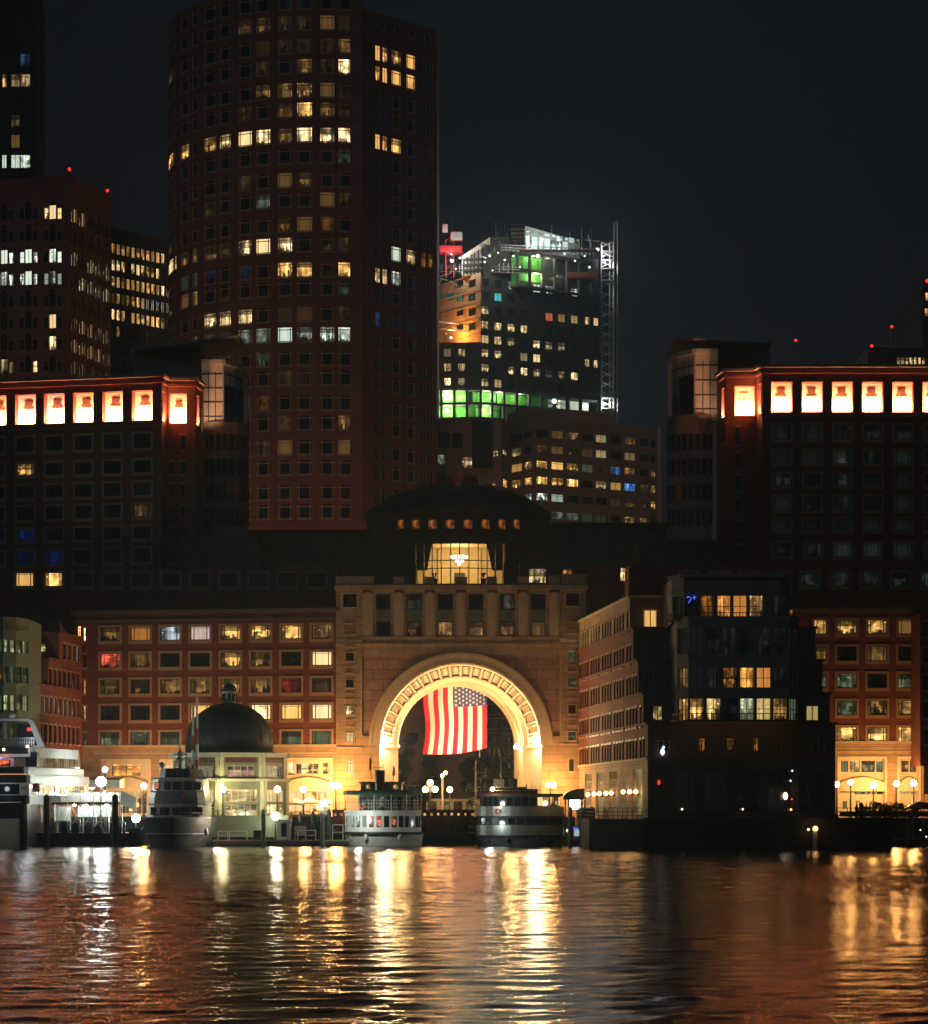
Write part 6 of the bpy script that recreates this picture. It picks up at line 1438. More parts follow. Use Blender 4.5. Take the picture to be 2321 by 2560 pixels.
def green_boat():
    Y = 322; cx = X(957, Y); o = empty('ferry', (cx, Y, 0), 'white harbour ferry with a green edged roof, rounded end and black funnel', 'boat', 'double deck harbour ferries')
    hw = (X(1056, Y)-X(858, Y))/2; zz = lambda y: Z(y, Y)
    mb = MB(); tier(mb, cx+.1, hw*.93, Y+.5, 16, -.4, zz(2084), 0, .55, .3); mb.build('hull', 'white_dull', o)
    mb = MB(); tier(mb, cx, hw+.05, Y, 16, zz(2086), zz(2080), 0, .55); mb.build('rub_rail', 'steel_dark', o)
    mb = MB(); tier(mb, cx, hw*.97, Y+.1, 15.5, zz(2080), zz(2030), 0, .55); cb = mb.build('main_cabin', 'white_paint', o)
    fn = lambda i: lit((1, .25, .15), .55) if i in (5, 6, 8) else (lit(WHT, .28) if i < 5 else None)
    tier_windows(cx, hw*.97, Y+.1, .55, zz(2068), zz(2040), 14, .62, fn).build('cabin_window', ['glass_dark', 'lit_room'], cb)
    mb = MB(); tier(mb, cx, hw, Y-.05, 15.8, zz(2030), zz(2026), 0, .55); mb.build('deck_edge', 'white_paint', o)
    mb = MB(); tier(mb, cx+.3, hw*.72, Y+2.2, 12, zz(2026), zz(1984), 0, .4); uc = mb.build('upper_cabin', 'navy_wall', o)
    tier_windows(cx+.3, hw*.72, Y+2.2, .4, zz(2018), zz(1992), 8, .7, lambda i: lit((.6, .65, .45), .10) if i < 4 else None).build('cabin_window', ['glass_dark', 'lit_room'], uc)
    mb = MB(); tier(mb, cx, hw+.05, Y-.1, 15, zz(1982), zz(1976), 0, .5); rf = mb.build('roof', 'canvas_navy', o)
    mb = MB(); tier(mb, cx, hw+.08, Y-.13, 14.8, zz(1986), zz(1981), 0, .5)
    for t in range(1): pass
    mb.build('roof_valance', 'green_roof', rf)
    mb = MB(); P = arc(cx, hw*.97, Y, .53, zz(2026)); rail(mb, P, 1.1, .28, .025, 3)
    for p in P[::2]: mb.tube(p, (p[0], p[1], zz(1982)), .05)
    mb.build('railing', 'rail_white', o)
    mb = MB(); fx = X(947, Y); mb.lathe([(.55, zz(1978)), (.58, zz(1924)), (.45, zz(1924))], fx, Y+5, 14); fn_ = mb.build('funnel', 'hull_black', o)
    mb = MB(); mb.box(X(898, Y), X(1002, Y), Y+5.8, Y+9, zz(1977), zz(1957)); 
    mb.build('wheelhouse', 'white_dull', o)
    mb = MB(); mb.box(X(892, Y), X(1006, Y), Y+5.5, Y+9.3, zz(1957), zz(1953)); mb.build('wheelhouse_roof', 'white_dull', o)
    mb = MB()
    for x0, x1 in ((911, 921), (980, 992)): mb.face([(X(x0, Y), Y+5.77, zz(1972)), (X(x1, Y), Y+5.77, zz(1972)), (X(x1, Y), Y+5.77, zz(1961)), (X(x0, Y), Y+5.77, zz(1961))], 0, [(0, 0), (1, 0), (1, 1), (0, 1)], lit(WARM, .5), .13)
    mb.build('wheelhouse_window', 'lit_room', o)
    mb = MB(); mb.tube((X(925, Y), Y+5, zz(1953)), (X(925, Y), Y+5, zz(1888)), .04); mb.tube((X(981, Y), Y+5, zz(1953)), (X(981, Y), Y+5, zz(1912)), .04); mb.tube((X(930, Y), Y+5.5, zz(1917)), (X(952, Y), Y+5.5, zz(1917)), .05); mb.tube((X(955, Y), Y+5, zz(1975)), (X(955, Y), Y+5, zz(1886)), .03); mb.build('mast', 'steel', o)
    mb = MB(); x = X(925, Y); mb.mesh([(x, Y+5, zz(1893)), (x-.2, Y+5.1, zz(1896)), (x-.25, Y+5, zz(1925)), (x+.02, Y+5, zz(1920))], [(0, 1, 2, 3)]); x = X(981, Y); mb.mesh([(x, Y+5, zz(1914)), (x+.2, Y+5.1, zz(1919)), (x+.15, Y+5, zz(1940)), (x-.1, Y+5, zz(1936))], [(0, 1, 2, 3)]); mb.build('pennant', 'brown_red', o)
    plight('deck_lamp', (X(900, Y), Y-2.2, zz(2050)), 380, (.9, 1, .9), o, r=.3)
green_boat()
def silver_boat():
    Y = 322; cx = X(1302, Y); o = empty('ferry', (cx, Y, 0), 'silver sided double deck ferry with a rounded stern, right of the archway', 'boat', 'double deck harbour ferries')
    hw = (X(1413, Y)-X(1192, Y))/2; zz = lambda y: Z(y, Y); tp = .42
    mb = MB(); tier(mb, cx-.2, hw*.72, Y+.9, 17, -.4, zz(2098), 0, tp, hw*.2); tier(mb, cx, hw*.93, Y+.3, 17, zz(2098), zz(2090), 0, tp, .3); mb.build('hull', 'navy_wall', o)
    mb = MB(); tier(mb, cx, hw, Y, 17, zz(2088), zz(2063), 0, tp); mb.build('lower_bulwark', 'aluminium', o)
    mb = MB(); tier(mb, cx, hw+.08, Y-.05, 17, zz(2092), zz(2088), 0, tp); tier(mb, cx, hw+.06, Y-.05, 17, zz(2044), zz(2040), 0, tp); mb.build('rub_rail', 'steel_dark', o)
    mb = MB(); tier(mb, cx, hw*.96, Y+.3, 16.5, zz(2063), zz(2043), 0, tp); w1 = mb.build('main_cabin', 'navy', o)
    tier_windows(cx, hw*.96, Y+.3, tp, zz(2061), zz(2045), 13, .8, lambda i: lit(WHT, .10) if i in (2, 3) else None).build('cabin_window', ['glass_dark', 'lit_room'], w1)
    mb = MB(); tier(mb, cx, hw, Y, 17, zz(2040), zz(2016), 0, tp); mb.build('upper_bulwark', 'aluminium', o)
    mb = MB(); tier(mb, cx+.1, hw*.90, Y+.8, 15, zz(2016), zz(1990), 0, tp); w2 = mb.build('upper_cabin', 'navy', o)
    tier_windows(cx+.1, hw*.90, Y+.8, tp, zz(2014), zz(1993), 14, .75, lambda i: lit(CREAM, .9) if i in (9, 13) else (lit(WARM, .35) if i > 9 else None)).build('cabin_window', ['glass_dark', 'lit_room'], w2)
    mb = MB(); tier(mb, cx, hw*.98, Y+.1, 16, zz(1990), zz(1984), 0, tp); mb.prism([(cx-hw*.7, Y+2), (cx+hw*.4, Y+2), (cx+hw*.4, Y+9), (cx-hw*.7, Y+9)], zz(1984), [zz(1970), zz(1972), zz(1972), zz(1968)]); mb.build('roof', 'brown_dark', o)
    mb = MB(); fx = X(1285, Y); mb.lathe([(.42, zz(1975)), (.44, zz(1946)), (.35, zz(1946))], fx, Y+2.5, 12); mb.build('funnel', 'hull_black', o)
    mb = MB(); mb.box(X(1236, Y), X(1262, Y), Y+3, Y+5, zz(1972), zz(1947)); mb.box(X(1262, Y), X(1318, Y), Y+3, Y+6, zz(1975), zz(1967)); mb.build('wheelhouse', 'white_dull', o)
    mb = MB(); mb.tube((X(1254, Y), Y+3, zz(1950)), (X(1254, Y), Y+3, zz(1895)), .05); mb.tube((X(1202, Y), Y+2, zz(1985)), (X(1202, Y), Y+2, zz(1945)), .03); mb.tube((X(1318, Y), Y+3, zz(1975)), (X(1318, Y), Y+3, zz(1960)), .06); mb.build('mast', 'steel', o)
    mb = MB(); mb.ball((X(1232, Y), Y-.1, zz(1973)), .22, 6); mb.build('deck_light', 'bulb_warm', o)
    mb = MB(); mb.ball((X(1365, Y), Y+1.0, zz(2008)), .22, 6); mb.build('deck_light', 'bulb_warm', o)
    mb = MB()
    for y, d in ((2080, 0), (2066, .1), (2052, .25), (2010, .3), (1997, .4)): mb.path([(cx-hw-.9+d, Y+3.4, zz(y)), (cx-hw-.6+d, Y+2.2, zz(y+1)), (cx-hw+.1+d, Y+1.2, zz(y+4))], .05, 4)
    mb.build('bow_rail', 'brown_red', o)
    plight('deck_lamp', (X(1225, Y), Y-3, zz(2060)), 200, (.9, 1, .95), o, r=.3); plight('deck_lamp', (X(1222, Y), Y-2.4, zz(2010)), 160, (1, .9, .75), o, r=.3)
mat('aluminium', (.42, .45, .42), .33, .75, noise=.12, nscale=.8, streak=.7); mat('brown_dark', (.09, .05, .04), .6, noise=.2)
silver_boat()
def barge(x0, x1, lab, Y=333):
    o = empty('moored_barge', (X((x0+x1)/2, Y), Y, 0), lab, 'barge', 'brown red barges'); zz = lambda y: Z(y, Y)
    a, c_ = X(x0, Y), X(x1, Y); mb = MB(); mb.prism([(a, Y), (c_, Y), (c_, Y+5), (a, Y+5)], -.3, zz(2084)); mb.build('hull', 'hull_black', o)
    mb = MB(); mb.box(a+.1, c_-.1, Y+.25, Y+4.8, zz(2084), zz(2028)); mb.build('cabin', 'brown_red', o)
    mb = MB(); mb.box(a, c_, Y+.1, Y+5, zz(2028), zz(2024)); mb.box(a, c_, Y+.15, Y+.25, zz(2058), zz(2055)); mb.build('trim', 'brown_red', o)
    n = max(2, int((x1-x0)/17))
    for k in range(n):
        x = x0+(x1-x0)*(k+.6)/n; q = MB(); q.box(X(x-4, Y), X(x+4, Y), Y+.18, Y+.25, zz(2040), zz(2032)); w_ = q.build('window', 'frame_light', o)
        q = MB(); q.face([(X(x-3, Y), Y+.16, zz(2039)), (X(x+3, Y), Y+.16, zz(2039)), (X(x+3, Y), Y+.16, zz(2033)), (X(x-3, Y), Y+.16, zz(2033))], 0, [(0, 0), (1, 0), (1, 1), (0, 1)], lit(WARM, .3+.6*random.random()), random.random()); q.build('pane', 'lit_room', w_)
        q = MB(); q.box(X(x-3.5, Y), X(x+3.5, Y), Y+.2, Y+.25, zz(2078), zz(2062)); q.build('door_panel', 'hull_black', o)
barge(1052, 1188, 'long dark red barge with a row of tiny lit portholes between the two ferries'); barge(829, 860, 'short dark red barge beside the left end of the green roofed ferry')
def patrol_boat():
    Y = 318; o = empty('motor_vessel', (X(432, Y), Y, 0), 'grey white motor vessel seen bow on with stacked bridge decks', 'boat'); zz = lambda y: Z(y, Y); x = lambda p: X(p, Y)
    # hull: flared bow, keel line at px 426
    mb = MB(); lev = [(2118, 370, 505, 0, 2.2), (2085, 360, 516, -.6, 1.6), (2062, 354, 522, -1.0, 1.0), (2044, 352, 524, -1.3, .7)]
    rings = []
    for y, xa, xb, dy, w_ in lev:
        xm = x(428); A, B_ = x(xa), x(xb); pts = []
        for i in range(17):
            t = i/16; xx = A+(B_-A)*t; d = abs((xx-xm)/((xm-A) if xx < xm else (B_-xm))); pts.append((xx, Y+dy+3.4*d**1.5, zz(y)))
        rings.append(pts+[(B_, Y+18, zz(y)), (A, Y+18, zz(y))])
    k = len(rings[0]); vs = [p for r_ in rings for p in r_]; fs = []
    for j in range(len(rings)-1): fs += [(j*k+i, j*k+(i+1) % k, (j+1)*k+(i+1) % k, (j+1)*k+i) for i in range(k)]
    fs.append(tuple(range((len(rings)-1)*k, len(rings)*k))); mb.mesh(vs, fs); mb.build('hull', 'navy_wall', o)
    mb = MB()
    for j in (1, 3):
        for i in range(16): a, c_ = rings[j][i], rings[j][i+1]; mb.tube((a[0], a[1]-.03, a[2]), (c_[0], c_[1]-.03, c_[2]), .08, n=5)
    mb.build('rub_rail', 'white_dull', o)
    def deck(xa, xb, xc, xd, y0, y1, ya, m, name):   # bottom edges xa..xb, top xc..xd, chamfered corners
        q = MB(); P0 = [(x(xa), Y+ya+1.2), (x(xa)+.7, Y+ya), (x(xb)-.7, Y+ya), (x(xb), Y+ya+1.2), (x(xb), Y+ya+9), (x(xa), Y+ya+9)]; P1 = [(x(xc), Y+ya+1.3), (x(xc)+.7, Y+ya+.1), (x(xd)-.7, Y+ya+.1), (x(xd), Y+ya+1.3), (x(xd), Y+ya+9), (x(xc), Y+ya+9)]
        q.mesh([(*p, zz(y0)) for p in P0]+[(*p, zz(y1)) for p in P1], [(i, (i+1) % 6, 6+(i+1) % 6, 6+i) for i in range(6)]+[tuple(range(6, 12))]); return q.build(name, m, o), Y+ya
    c1, y1 = deck(358, 508, 361, 504, 2044, 2010, 3.2, 'white_dull', 'lower_cabin'); c2, y2 = deck(360, 505, 364, 500, 2010, 1977, 3.7, 'navy_wall', 'bridge_deck'); c3, y3 = deck(367, 498, 370, 496, 1977, 1946, 4.3, 'white_dull', 'wheelhouse'); c4, y4 = deck(385, 486, 388, 478, 1945, 1919, 4.8, 'navy', 'upper_bridge')
    q = MB(); q.box(x(362), x(507), y2-.2, y2+8, zz(2011.5), zz(2008.5)); q.box(x(368), x(508), y3-.2, y3+7, zz(1946.5), zz(1943)); q.box(x(366), x(502), y2+.1, y2+8, zz(1979), zz(1976)); q.build('deck_edge', 'white_dull', o)
    for par, yy, L_, y0, y1_ in ((c1, y1, ((369, 384), (392, 416), (424, 441), (445, 468), (473, 500)), 2037, 2018), (c3, y3, ((376, 389), (401, 417), (422, 445), (450, 472), (477, 494)), 1974, 1954)):
        for i, (a, c_) in enumerate(L_):
            q = MB(); q.box(x(a), x(c_), yy-.05-.0, yy+1.0 if i in (0, 4) else yy+.2, zz(y0), zz(y1_)); w_ = q.build('window', 'glass_dark', par)
    q = MB(); q.face([(x(377), y3-.07, zz(1972)), (x(388), y3-.07, zz(1972)), (x(388), y3-.07, zz(1956)), (x(377), y3-.07, zz(1956))], 0, [(0, 0), (1, 0), (1, 1), (0, 1)], lit((1, .3, .15), .6), .4); q.build('curtained_window', 'lit_room', c3)
    q = MB(); xm = x(437); q.lathe([(.22, zz(1919)), (.16, zz(1902)), (.5, zz(1899)), (.55, zz(1896)), (.25, zz(1892)), (.3, zz(1880)), (.12, zz(1874)), (.05, zz(1858))], xm, Y+6, 8); q.tube((xm-.7, Y+6, zz(1884)), (xm+.8, Y+6, zz(1884)), .08); q.build('radar_mast', 'white_dull', o)
    # fenders and rails
    q = MB(); rail(q, [(rings[3][i][0], rings[3][i][1]+.3, zz(2044)) for i in range(0, 17, 2)], .5, 1.5, .02, 1); q.build('railing', 'steel', o)
    plight('deck_lamp', (x(540), Y+1, 2.2), 260, (1, .75, .5), o, r=.2); plight('deck_lamp', (x(362), Y+1.5, zz(1975)), 40, (1, .95, .8), o, r=.2)
    for i, (px, y0, y1_) in enumerate(((483, 1925, 1766), (493, 1925, 1742))):
        YY = 328; e = empty('striped_mast', (X(px, YY), YY, Z(y0, YY)-6), ('shorter' if i == 0 else 'taller')+' red and white striped mast behind the grey vessel', 'mast', 'striped masts')
        segs = 9; zb, zt = .8, Z(y1_, YY)
        for s_ in range(segs):
            a, c_ = zb+(zt-zb)*s_/segs, zb+(zt-zb)*(s_+1)/segs; rad = .17 if s_ < segs-3 else .12
            red = s_ % 2 == 0 and s_ < 7; w_ = MB(); w_.tube((X(px, YY), YY, a), (X(px, YY), YY, c_), rad, n=8); w_.build('red_band' if red else 'white_band', 'stripe_red' if red else 'white_paint', e)
        q = MB(); q.tube((X(px, YY), YY, zt), (X(px, YY), YY, zt+.7), .03); 
        for k in (-1, 1): q.tube((X(px, YY), YY, zt-3), (X(px, YY)+k*3.4, YY+.5, 2), .02, n=4)
        q.build('stay', 'steel', e)
patrol_boat()
def big_ferry():
    Y = 317; o = empty('excursion_ferry', (X(30, Y), Y, 0), 'big white multi deck excursion ferry cut off by the left edge', 'boat'); zz = lambda y: Z(y, Y); x = lambda p: X(p, Y)
    def slab(xa, xb, xc, y0, y1, ya, m, name, L_=14, par=None):   # stern face xa..xb at depth ya, side running back to xc
        q = MB(); k = x(xc)-x(xb)
        P = [(x(xa), Y+ya), (x(xb), Y+ya), (x(xb)+.3, Y+ya+.4), (x(xc), Y+ya+L_), (x(xa), Y+ya+L_)]
        q.prism(P, zz(y0), zz(y1)); ob = q.build(name, m, par or o); return Flat(P[2], P[3]), ob, Y+ya
    slab(-140, 60, 72, 2122, 2005, 0, 'hull_black', 'hull')
    F1, _, _ = slab(-140, 66, 118, 2010, 1988, 0, 'hull_black', 'main_deck_band'); 
    Fd, cab1, yy1 = slab(-140, 60, 168, 1988, 1957, .3, 'white_paint', 'main_cabin', 18)
    q = MB(); q.face([(x(-10), yy1-.04, zz(1986)), (x(50), yy1-.04, zz(1986)), (x(50), yy1-.04, zz(1960)), (x(-10), yy1-.04, zz(1960))]); q.build('stern_glass', 'glass_dark', cab1)
    q = MB()
    for i in range(12): u0 = Fd.L*(i+.1)/12; fquad(q, Fd, u0, Fd.L*(i+.85)/12, .04, zz(1985), zz(1963), 0, lit(CREAM, 1.0), random.random())
    q.build('cabin_window', 'lit_room', cab1)
    slab(-140, 68, 171, 1957, 1938, -.3, 'white_paint', 'upper_deck_edge', 18); slab(-140, 62, 156, 1938, 1918, 0, 'white_paint', 'upper_deck_bulwark', 18)
    q = MB(); q.box(x(-140), x(68), Y-.36, Y-.31, zz(1957), zz(1938)); q.box(x(-140), x(60), Y-.06, Y-.01, zz(1938), zz(1918)); q.build('stern_panel', 'hull_black', o)
    Fu, cab2, yy2 = slab(-140, 60, 148, 1918, 1886, .6, 'beige', 'upper_cabin', 17)
    q = MB()
    for i in range(16): fquad(q, Fu, Fu.L*(.28+.70*(i+.12)/16), Fu.L*(.28+.70*(i+.9)/16), .04, zz(1916), zz(1892), 0, lit((1, .75, .3), .16), random.random())
    q.build('cabin_window', 'lit_room', cab2)
    q = MB(); q.face([(x(-20), yy2-.05, zz(1914)), (x(26), yy2-.05, zz(1914)), (x(26), yy2-.05, zz(1880)), (x(-20), yy2-.05, zz(1880))], 0, [(0, 0), (1, 0), (1, 1), (0, 1)], lit((1, .16, .06), .8), .4)
    q.build('lounge_opening', 'lit_room', cab2)
    q = MB(); q.face([(x(-20), yy2-.08, zz(1899)), (x(26), yy2-.08, zz(1899)), (x(26), yy2-.08, zz(1893)), (x(-20), yy2-.08, zz(1893))], 0, [(0, 0), (1, 0), (1, 1), (0, 1)], lit((.5, .55, 1), .5), .13); q.build('lounge_strip', 'lit_room', cab2)
    q = MB(); q.box(x(26), x(34), yy2-.2, yy2, zz(1915), zz(1877)); q.build('door_post', 'white_paint', cab2)
    q = MB()
    for i in range(9): q.box(x(35), x(64), yy2-.3+i*.03, yy2-.2+i*.03, zz(1912-i*3.8), zz(1910.5-i*3.8))
    q.build('louvre', 'beige', cab2)
    q = MB(); q.box(x(64), x(92), yy2-.3, yy2+1.5, zz(1916), zz(1880)); q.build('locker', 'hull_black', cab2)
    slab(-140, 74, 148, 1892, 1868, .2, 'white_paint', 'sun_deck_bulwark', 16)
    q = MB(); q.box(x(-140), x(70), Y+.14, Y+.19, zz(1884), zz(1866)); q.build('stern_panel', 'hull_black', o)
    # radar arch: swept frame with dark screen
    q = MB(); P = [(-140, 1796), (66, 1796), (80, 1801), (109, 1868), (76, 1868), (90, 1862), (70, 1806), (62, 1801), (-140, 1801)]
    for yy in (Y+1.0, Y+1.6): pass
    vs = [(x(a), Y+1., zz(c_)) for a, c_ in P]+[(x(a), Y+1.8, zz(c_)) for a, c_ in P]; k = len(P)
    q.mesh(vs, [tuple(range(k-1, -1, -1)), tuple(range(k, 2*k))]+[(i, (i+1) % k, k+(i+1) % k, k+i) for i in range(k)]); q.build('radar_arch', 'white_paint', o)
    q = MB(); q.box(x(-140), x(70), Y+6, Y+6.2, zz(1868), zz(1804)); q.build('wind_screen', 'canvas_navy', o)
    q = MB(); q.box(x(48), x(74), Y+5.8, Y+5.95, zz(1824), zz(1815)); sg = q.build('red_sign', 'red_glow', o); 
    q = MB(); rail(q, [(x(-140), Y+.4, zz(1868)), (x(84), Y+.4, zz(1868))], 1.0, .25, .03, 2); q.build('railing', 'steel', o)
    q = MB(); 
    for px, py in ((10, 1874), (69, 1866)): q.ball((x(px), Y-.1, zz(py)), .16, 6)
    q.build('deck_light', 'bulb_dim', o)
    # string of tiny lights
    q = MB()
    for i in range(16): q.ball((x(2+i*4.3), Y-.4, zz(1935.5)), .06, 4)
    q.build('light_string', 'amber_small', o)
    # banner panels by the gangway door
    q = MB(); q.box(x(51), x(75), Y-.45, Y-.4, zz(1987), zz(1958)); q.box(x(80), x(98), Y+.4, Y+.5, zz(1980), zz(1959)); bn = q.build('door_banner', 'banner', o)
    q = MB()
    for i in range(4): q.box(x(55+i*4.2), x(57.4+i*4.2), Y-.47, Y-.452, zz(1975-i % 2*3), zz(1966))
    q.build('banner_mark', 'orange_mark', bn)
    q = MB(); q.path([(x(94), Y+.36, zz(1961)), (x(82), Y+.36, zz(1962)), (x(83), Y+.36, zz(1969)), (x(93), Y+.36, zz(1976))], .12); q.build('banner_mark', 'orange_mark', bn)
    q = MB(); q.path([(x(-140), Y-.05, zz(2008)), (x(50), Y-.05, zz(2006)), (x(70), Y+.3, zz(2007))], .07); q.build('rub_rail', 'white_paint', o)
    plight('deck_lamp', (x(72), Y-2.5, zz(1845)), 200, (.85, .92, 1), o); plight('deck_lamp', (x(12), Y-1.2, zz(1972)), 30, (.9, .95, 1), o); plight('deck_lamp', (x(12), Y-.6, zz(1890)), 12, (1, .3, .2), o)
mat('banner', (.75, .7, .62), .5); mat('orange_mark', (.7, .12, .02), .6)
big_ferry()

# ---------------------------------------------------------------- gangway, docks, piles
def gangway():
    Y = 326; o = empty('gangway', (X(200, Y), Y, .6), 'white lit gangway bridge on a scaffold of braced steel posts', 'gangway'); x = lambda p: X(p, Y); zz = lambda y: Z(y, Y)
    q = MB(); q.box(x(82), x(300), Y, Y+2.4, zz(2011), zz(2006)); q.build('walkway', 'steel_dark', o)
    q = MB()
    for yy in (Y, Y+2.4):
        xs = [72, 104, 137, 169, 201, 234, 266, 300]
        for y in (1979, 1980.5, 1992): q.tube((x(72), yy, zz(y)), (x(300), yy, zz(y)), .035, n=4)
        for p in xs: q.tube((x(p), yy, zz(1978)), (x(p), yy, zz(2080)), .055, n=5)
        for a, c_ in zip(xs[:-1], xs[1:]): q.tube((x(a), yy, zz(2012)), (x(c_), yy, zz(2068)), .035, n=4); q.tube((x(c_), yy, zz(2012)), (x(a), yy, zz(2068)), .03, n=4)
        k = 104
        while k < 300: q.tube((x(k), yy, zz(1981)), (x(k), yy, zz(2006)), .016, n=3); k += 3
        q.tube((x(72), yy, zz(2055)), (x(300), yy, zz(2055)), .05, n=4)
    q.build('truss', 'steel', o)
    q = MB(); q.box(x(108), x(298), Y+3.4, Y+3.5, zz(2004), zz(1982)); q.build('windbreak', 'white_paint', o)
    q = MB(); q.box(x(188), x(270), Y+2.6, Y+2.7, zz(2042), zz(2016)); q.box(x(126), x(168), Y+3, Y+3.1, zz(2052), zz(2016)); q.build('sheet_panel', 'white_paint', o)
    # ramp down to the right
    q = MB(); q.mesh([(x(302), Y, zz(1976)), (x(333), Y+3, zz(1994)), (x(333), Y+3, zz(2028)), (x(302), Y, zz(2008))]+[(x(302), Y+.1, zz(1976)), (x(333), Y+3.1, zz(1994)), (x(333), Y+3.1, zz(2028)), (x(302), Y+.1, zz(2008))], [(3, 2, 1, 0), (4, 5, 6, 7), (0, 1, 5, 4), (2, 3, 7, 6)]); q.build('ramp_side', 'white_paint', o)
    q = MB()
    for i, px in enumerate((183, 213, 262)): q.ball((x(px), Y+1.2, zz(2013)), .14, 6)
    q.build('under_light', 'bulb_white', o)
    q = MB()
    for px in (124, 165, 214, 262): q.ball((x(px), Y+.3, zz(1979)), .10, 5); plight('rail_lamp', (x(px), Y+.9, zz(1984)), 110, (.95, 1, .88), o, r=.2)
    q.build('rail_light', 'bulb_white', o)
    for px, py, e in ((183, 2016, 260), (213, 2016, 260), (262, 2016, 260), (100, 2000, 200)): plight('under_lamp', (x(px), Y+1.2, zz(py)), e, (.9, 1, .9), o, r=.2)
    e = empty('floating_dock', (X(210, 325), 325, 0), 'long dark floating dock under the gangway at left', 'dock', 'floating docks')
    q = MB(); q.box(X(60, 325), X(345, 325), 324, 332, -.3, Z(2082, 325)); q.build('deck', 'hull_black', e)
    q = MB(); 
    for i in range(26): px = 120+random.random()*200; z = Z(2082, 326); q.box(X(px, 326), X(px+3+random.random()*7, 326), 326, 326.6, z, z+.3+random.random()*.9)
    for i in range(10): px = 125+i*18; q.tube((X(px, 325.5), 325.5, Z(2082, 326)), (X(px, 325.5), 325.5, Z(2052+random.random()*8, 326)), .05)
    q.build('dock_clutter', 'steel_dark', e)
gangway()
def dock(x0, x1, Y, ytop, lab, depth=4.5):
    e = empty('floating_dock', (X((x0+x1)/2, Y), Y, 0), lab, 'dock', 'floating docks')
    q = MB(); q.box(X(x0, Y), X(x1, Y), Y, Y+depth, .12, Z(ytop, Y)); q.build('deck', 'dock_wood', e)
    q = MB(); q.box(X(x0, Y)+.1, X(x1, Y)-.1, Y+.15, Y+depth-.1, -.4, .12); q.build('float', 'hull_black', e)
    q = MB(); q.box(X(x0, Y), X(x1, Y), Y-.06, Y, Z(ytop+3, Y), Z(ytop-.6, Y)); q.build('edge_strip', 'grey_stone', e); return e
dock(532, 872, 323, 2100, 'floating dock carrying railings in front of the domed pavilion')
dock(1415, 1490, 322, 2098, 'small floating dock among the piles right of the silver ferry'); dock(2170, 2420, 318, 2096, 'dark floating dock with pale edges at the lower right corner'); dock(322, 352, 324, 2068, 'tiny raised landing stage left of the grey vessel', 2)
def piles():
    n = 0
    for px, top, Y, w_, lab in ((117, 1985, 319, 15, 'thick dark pile at the left end of the gangway'), (288, 1984, 319, 15, 'thick dark pile at the right end of the gangway'), (659, 2022, 322.5, 11, 'grey green dock pile with a pale cap before the pavilion'), (807, 2022, 322.5, 12, 'grey green dock pile with a pale cap beside the white box light'), (823, 2022, 323.4, 11, 'dark pile just right of the white box light'), (751, 2028, 326, 8, 'short dark pile under the parasols'), (783, 2028, 326, 10, 'short dark pile carrying the green lifebuoy'),
                                (1426, 2017, 321, 11, 'pale capped pile just right of the silver ferry'), (1455, 2017, 321, 9, 'thinner pale capped pile in front of the blue lit kiosk'), (1480, 2016, 322, 18, 'dark double pile right of the blue lit kiosk'), (1595, 2019, 306, 11, 'dark pile before the base of the pier building'), (1566, 2044, 306, 12, 'short dark pile stump before the pier building'),
                                (2142, 2012, 320, 8, 'dark pile left of the hedge'), (2154, 2006, 320, 12, 'thick dark pile at the left end of the hedge'), (2268, 2045, 318, 11, 'pale brown pile low on the right dock'), (2309, 2045, 318, 12, 'rightmost pale brown pile at the picture edge'), (2280, 2025, 318.6, 9, 'tall dark pile between the two pale brown ones')):
        x = X(px, Y); r = w_/2*Y/F; z = Z(top, Y); o = empty('mooring_pile', (x, Y, -1), lab, 'pile', 'mooring piles')
        capc = 'cap' in lab; q = MB(); q.lathe([(r*1.05, -1), (r, z-.5)]+([] if capc else [(r, z-.25), (.05, z)]), x, Y, 10); q.build('pole', 'pile_green' if capc else ('pile_brown' if 'pale brown' in lab else 'wood_pile'), o)
        if capc: q = MB(); q.lathe([(r*1.12, z-.55), (r*1.12, z-.4), (r*.9, z-.15), (.03, z)], x, Y, 10); q.build('cap', 'pile_cap', o)
mat('pile_green', (.12, .15, .12), .8, noise=.25, nscale=2); mat('pile_brown', (.30, .19, .13), .8, noise=.25, nscale=2)
piles()
